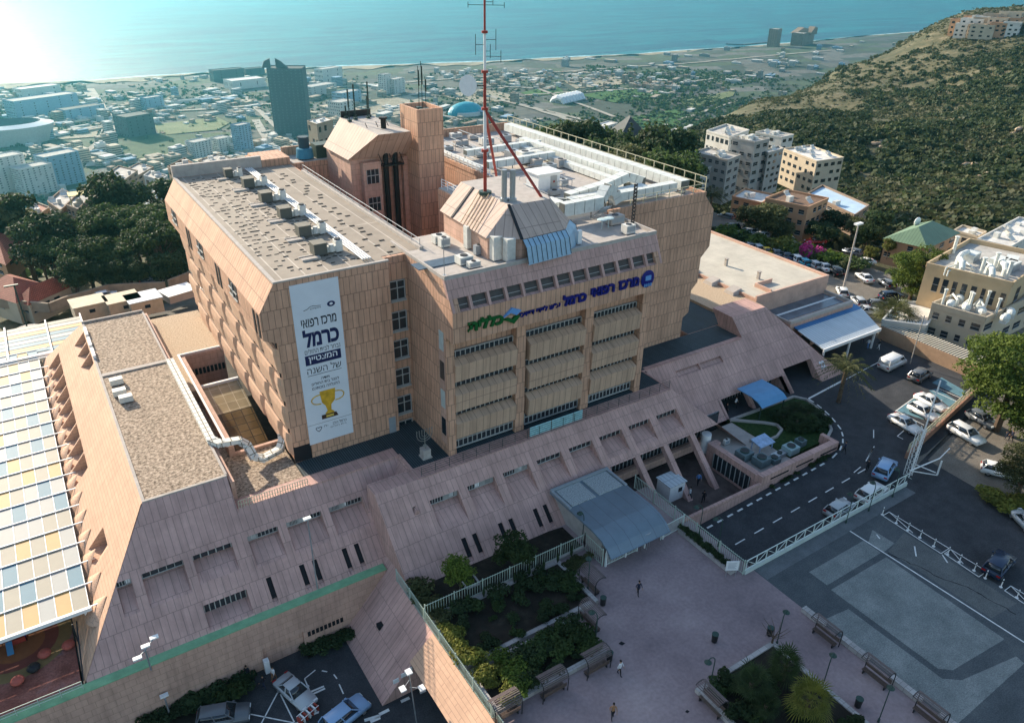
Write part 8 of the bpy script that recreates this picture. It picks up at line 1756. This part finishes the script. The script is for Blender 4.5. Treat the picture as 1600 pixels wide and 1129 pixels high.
# the rest of the far town, too many to count: one object
rg=rseed(77); q=polar(rg,2600,-120,1450,560,2150,flat,1,1,lambda x,y:np.clip((vnoise(x,y,230,31)-.38)*3.2,.04,1)); b=MB(); zz_=terrain_z(q[:,0],q[:,1])
for (x,y,_),g in zip(q,zz_):
    w_=rg.uniform(5,15) if rg.random()<.85 else rg.uniform(18,42); d_=rg.uniform(5,12); h_=rg.choice([3,3.5,5,7,10]) if w_<16 else 4; a=R(25+(90 if rg.random()<.5 else 0)+rg.uniform(-6,6)); cx_,sx_=math.cos(a),math.sin(a)
    c=[(x+cx_*u*w_/2-sx_*v*d_/2,y+sx_*u*w_/2+cx_*v*d_/2) for u,v in ((-1,-1),(1,-1),(1,1),(-1,1))]; b.prism(c,g-2,g+h_,int(rg.integers(0,4)))
tag(b.build('distant_town',[W['white'],W['stone'],W['grey'],W['brown']]),kind='stuff')
# houses on the crest at the top right
for k in range(15):
    px=1515+(k%5)*18+r3.uniform(-4,4); py=30+(k//5)*8+(px-1515)*-.08+r3.uniform(-2,3); g=hit(px,min(60,py+18)); g=Dp(px,py,math.hypot(g.x,g.y)); zb=Z1(g.x,g.y); w_=r3.uniform(14,22); zt3=max(g.z,zb+9)+r3.uniform(-1,3)
    A=V(g.x-w_*.5,g.y+w_*.6,zt3);B=V(g.x-w_*.1,g.y-w_*.2,zt3);C=V(g.x+w_*.7,g.y+w_*.1,zt3)
    block('hilltop_house',A,B,C,zb,[W['cream'],W['orange'],W['white'],W['stone']][k%4],RF['grey'],'%s stepped house in the %s row on the hill crest'%(['cream','orange','white','stone coloured'][k%4],['top','middle','lowest'][k//5]),'house',rows=3,cols=(3,3),group='houses on the hill crest',par=1)
# pale rock outcrops on the hill
m_rock=rampmat('pale_rock',[(.3,(.20,.14,.09)),(.6,(.50,.38,.26))],scale=.2,bump=.5)
for k,(x,y,s) in enumerate([(1378,228,4),(1384,235,3),(1515,262,5),(1528,270,4),(1540,278,3),(1600,205,5),(1585,212,3),(1466,258,2.5),(1500,290,2.5)]):
    g=hit(x,y); b=MB()
    for q in range(7): b.ball((g.x+r3.uniform(-s,s),g.y+r3.uniform(-s,s)*.6,g.z+r3.uniform(-1,1)),s*r3.uniform(.4,1.0),s*r3.uniform(.2,.5),s*r3.uniform(.15,.3),6,4)
    tag(b.build('rock_outcrop',m_rock),'%s pale orange rock outcrop on the big hill'%['left upper','left lower','central large','central middle','central lower','right edge large','right edge small','small lone','lowest'][k],'rock','rock outcrops on the hill')
# ================================================================ HAZE
hm=bpy.data.materials.new('haze_air'); hm.use_nodes=True; nt=hm.node_tree
for q in list(nt.nodes):
    if q.type!='OUTPUT_MATERIAL': nt.nodes.remove(q)
pv=nt.nodes.new('ShaderNodeVolumePrincipled'); pv.inputs['Color'].default_value=(.15,.63,.82,1); pv.inputs['Density'].default_value=.000085; pv.inputs['Anisotropy'].default_value=.72
nt.links.new(pv.outputs[0],[q for q in nt.nodes if q.type=='OUTPUT_MATERIAL'][0].inputs['Volume'])
hz=MB().box(-14400,-14400,SEA_Z-12,14400,14400,110).build('haze',hm); tag(hz,kind='stuff')
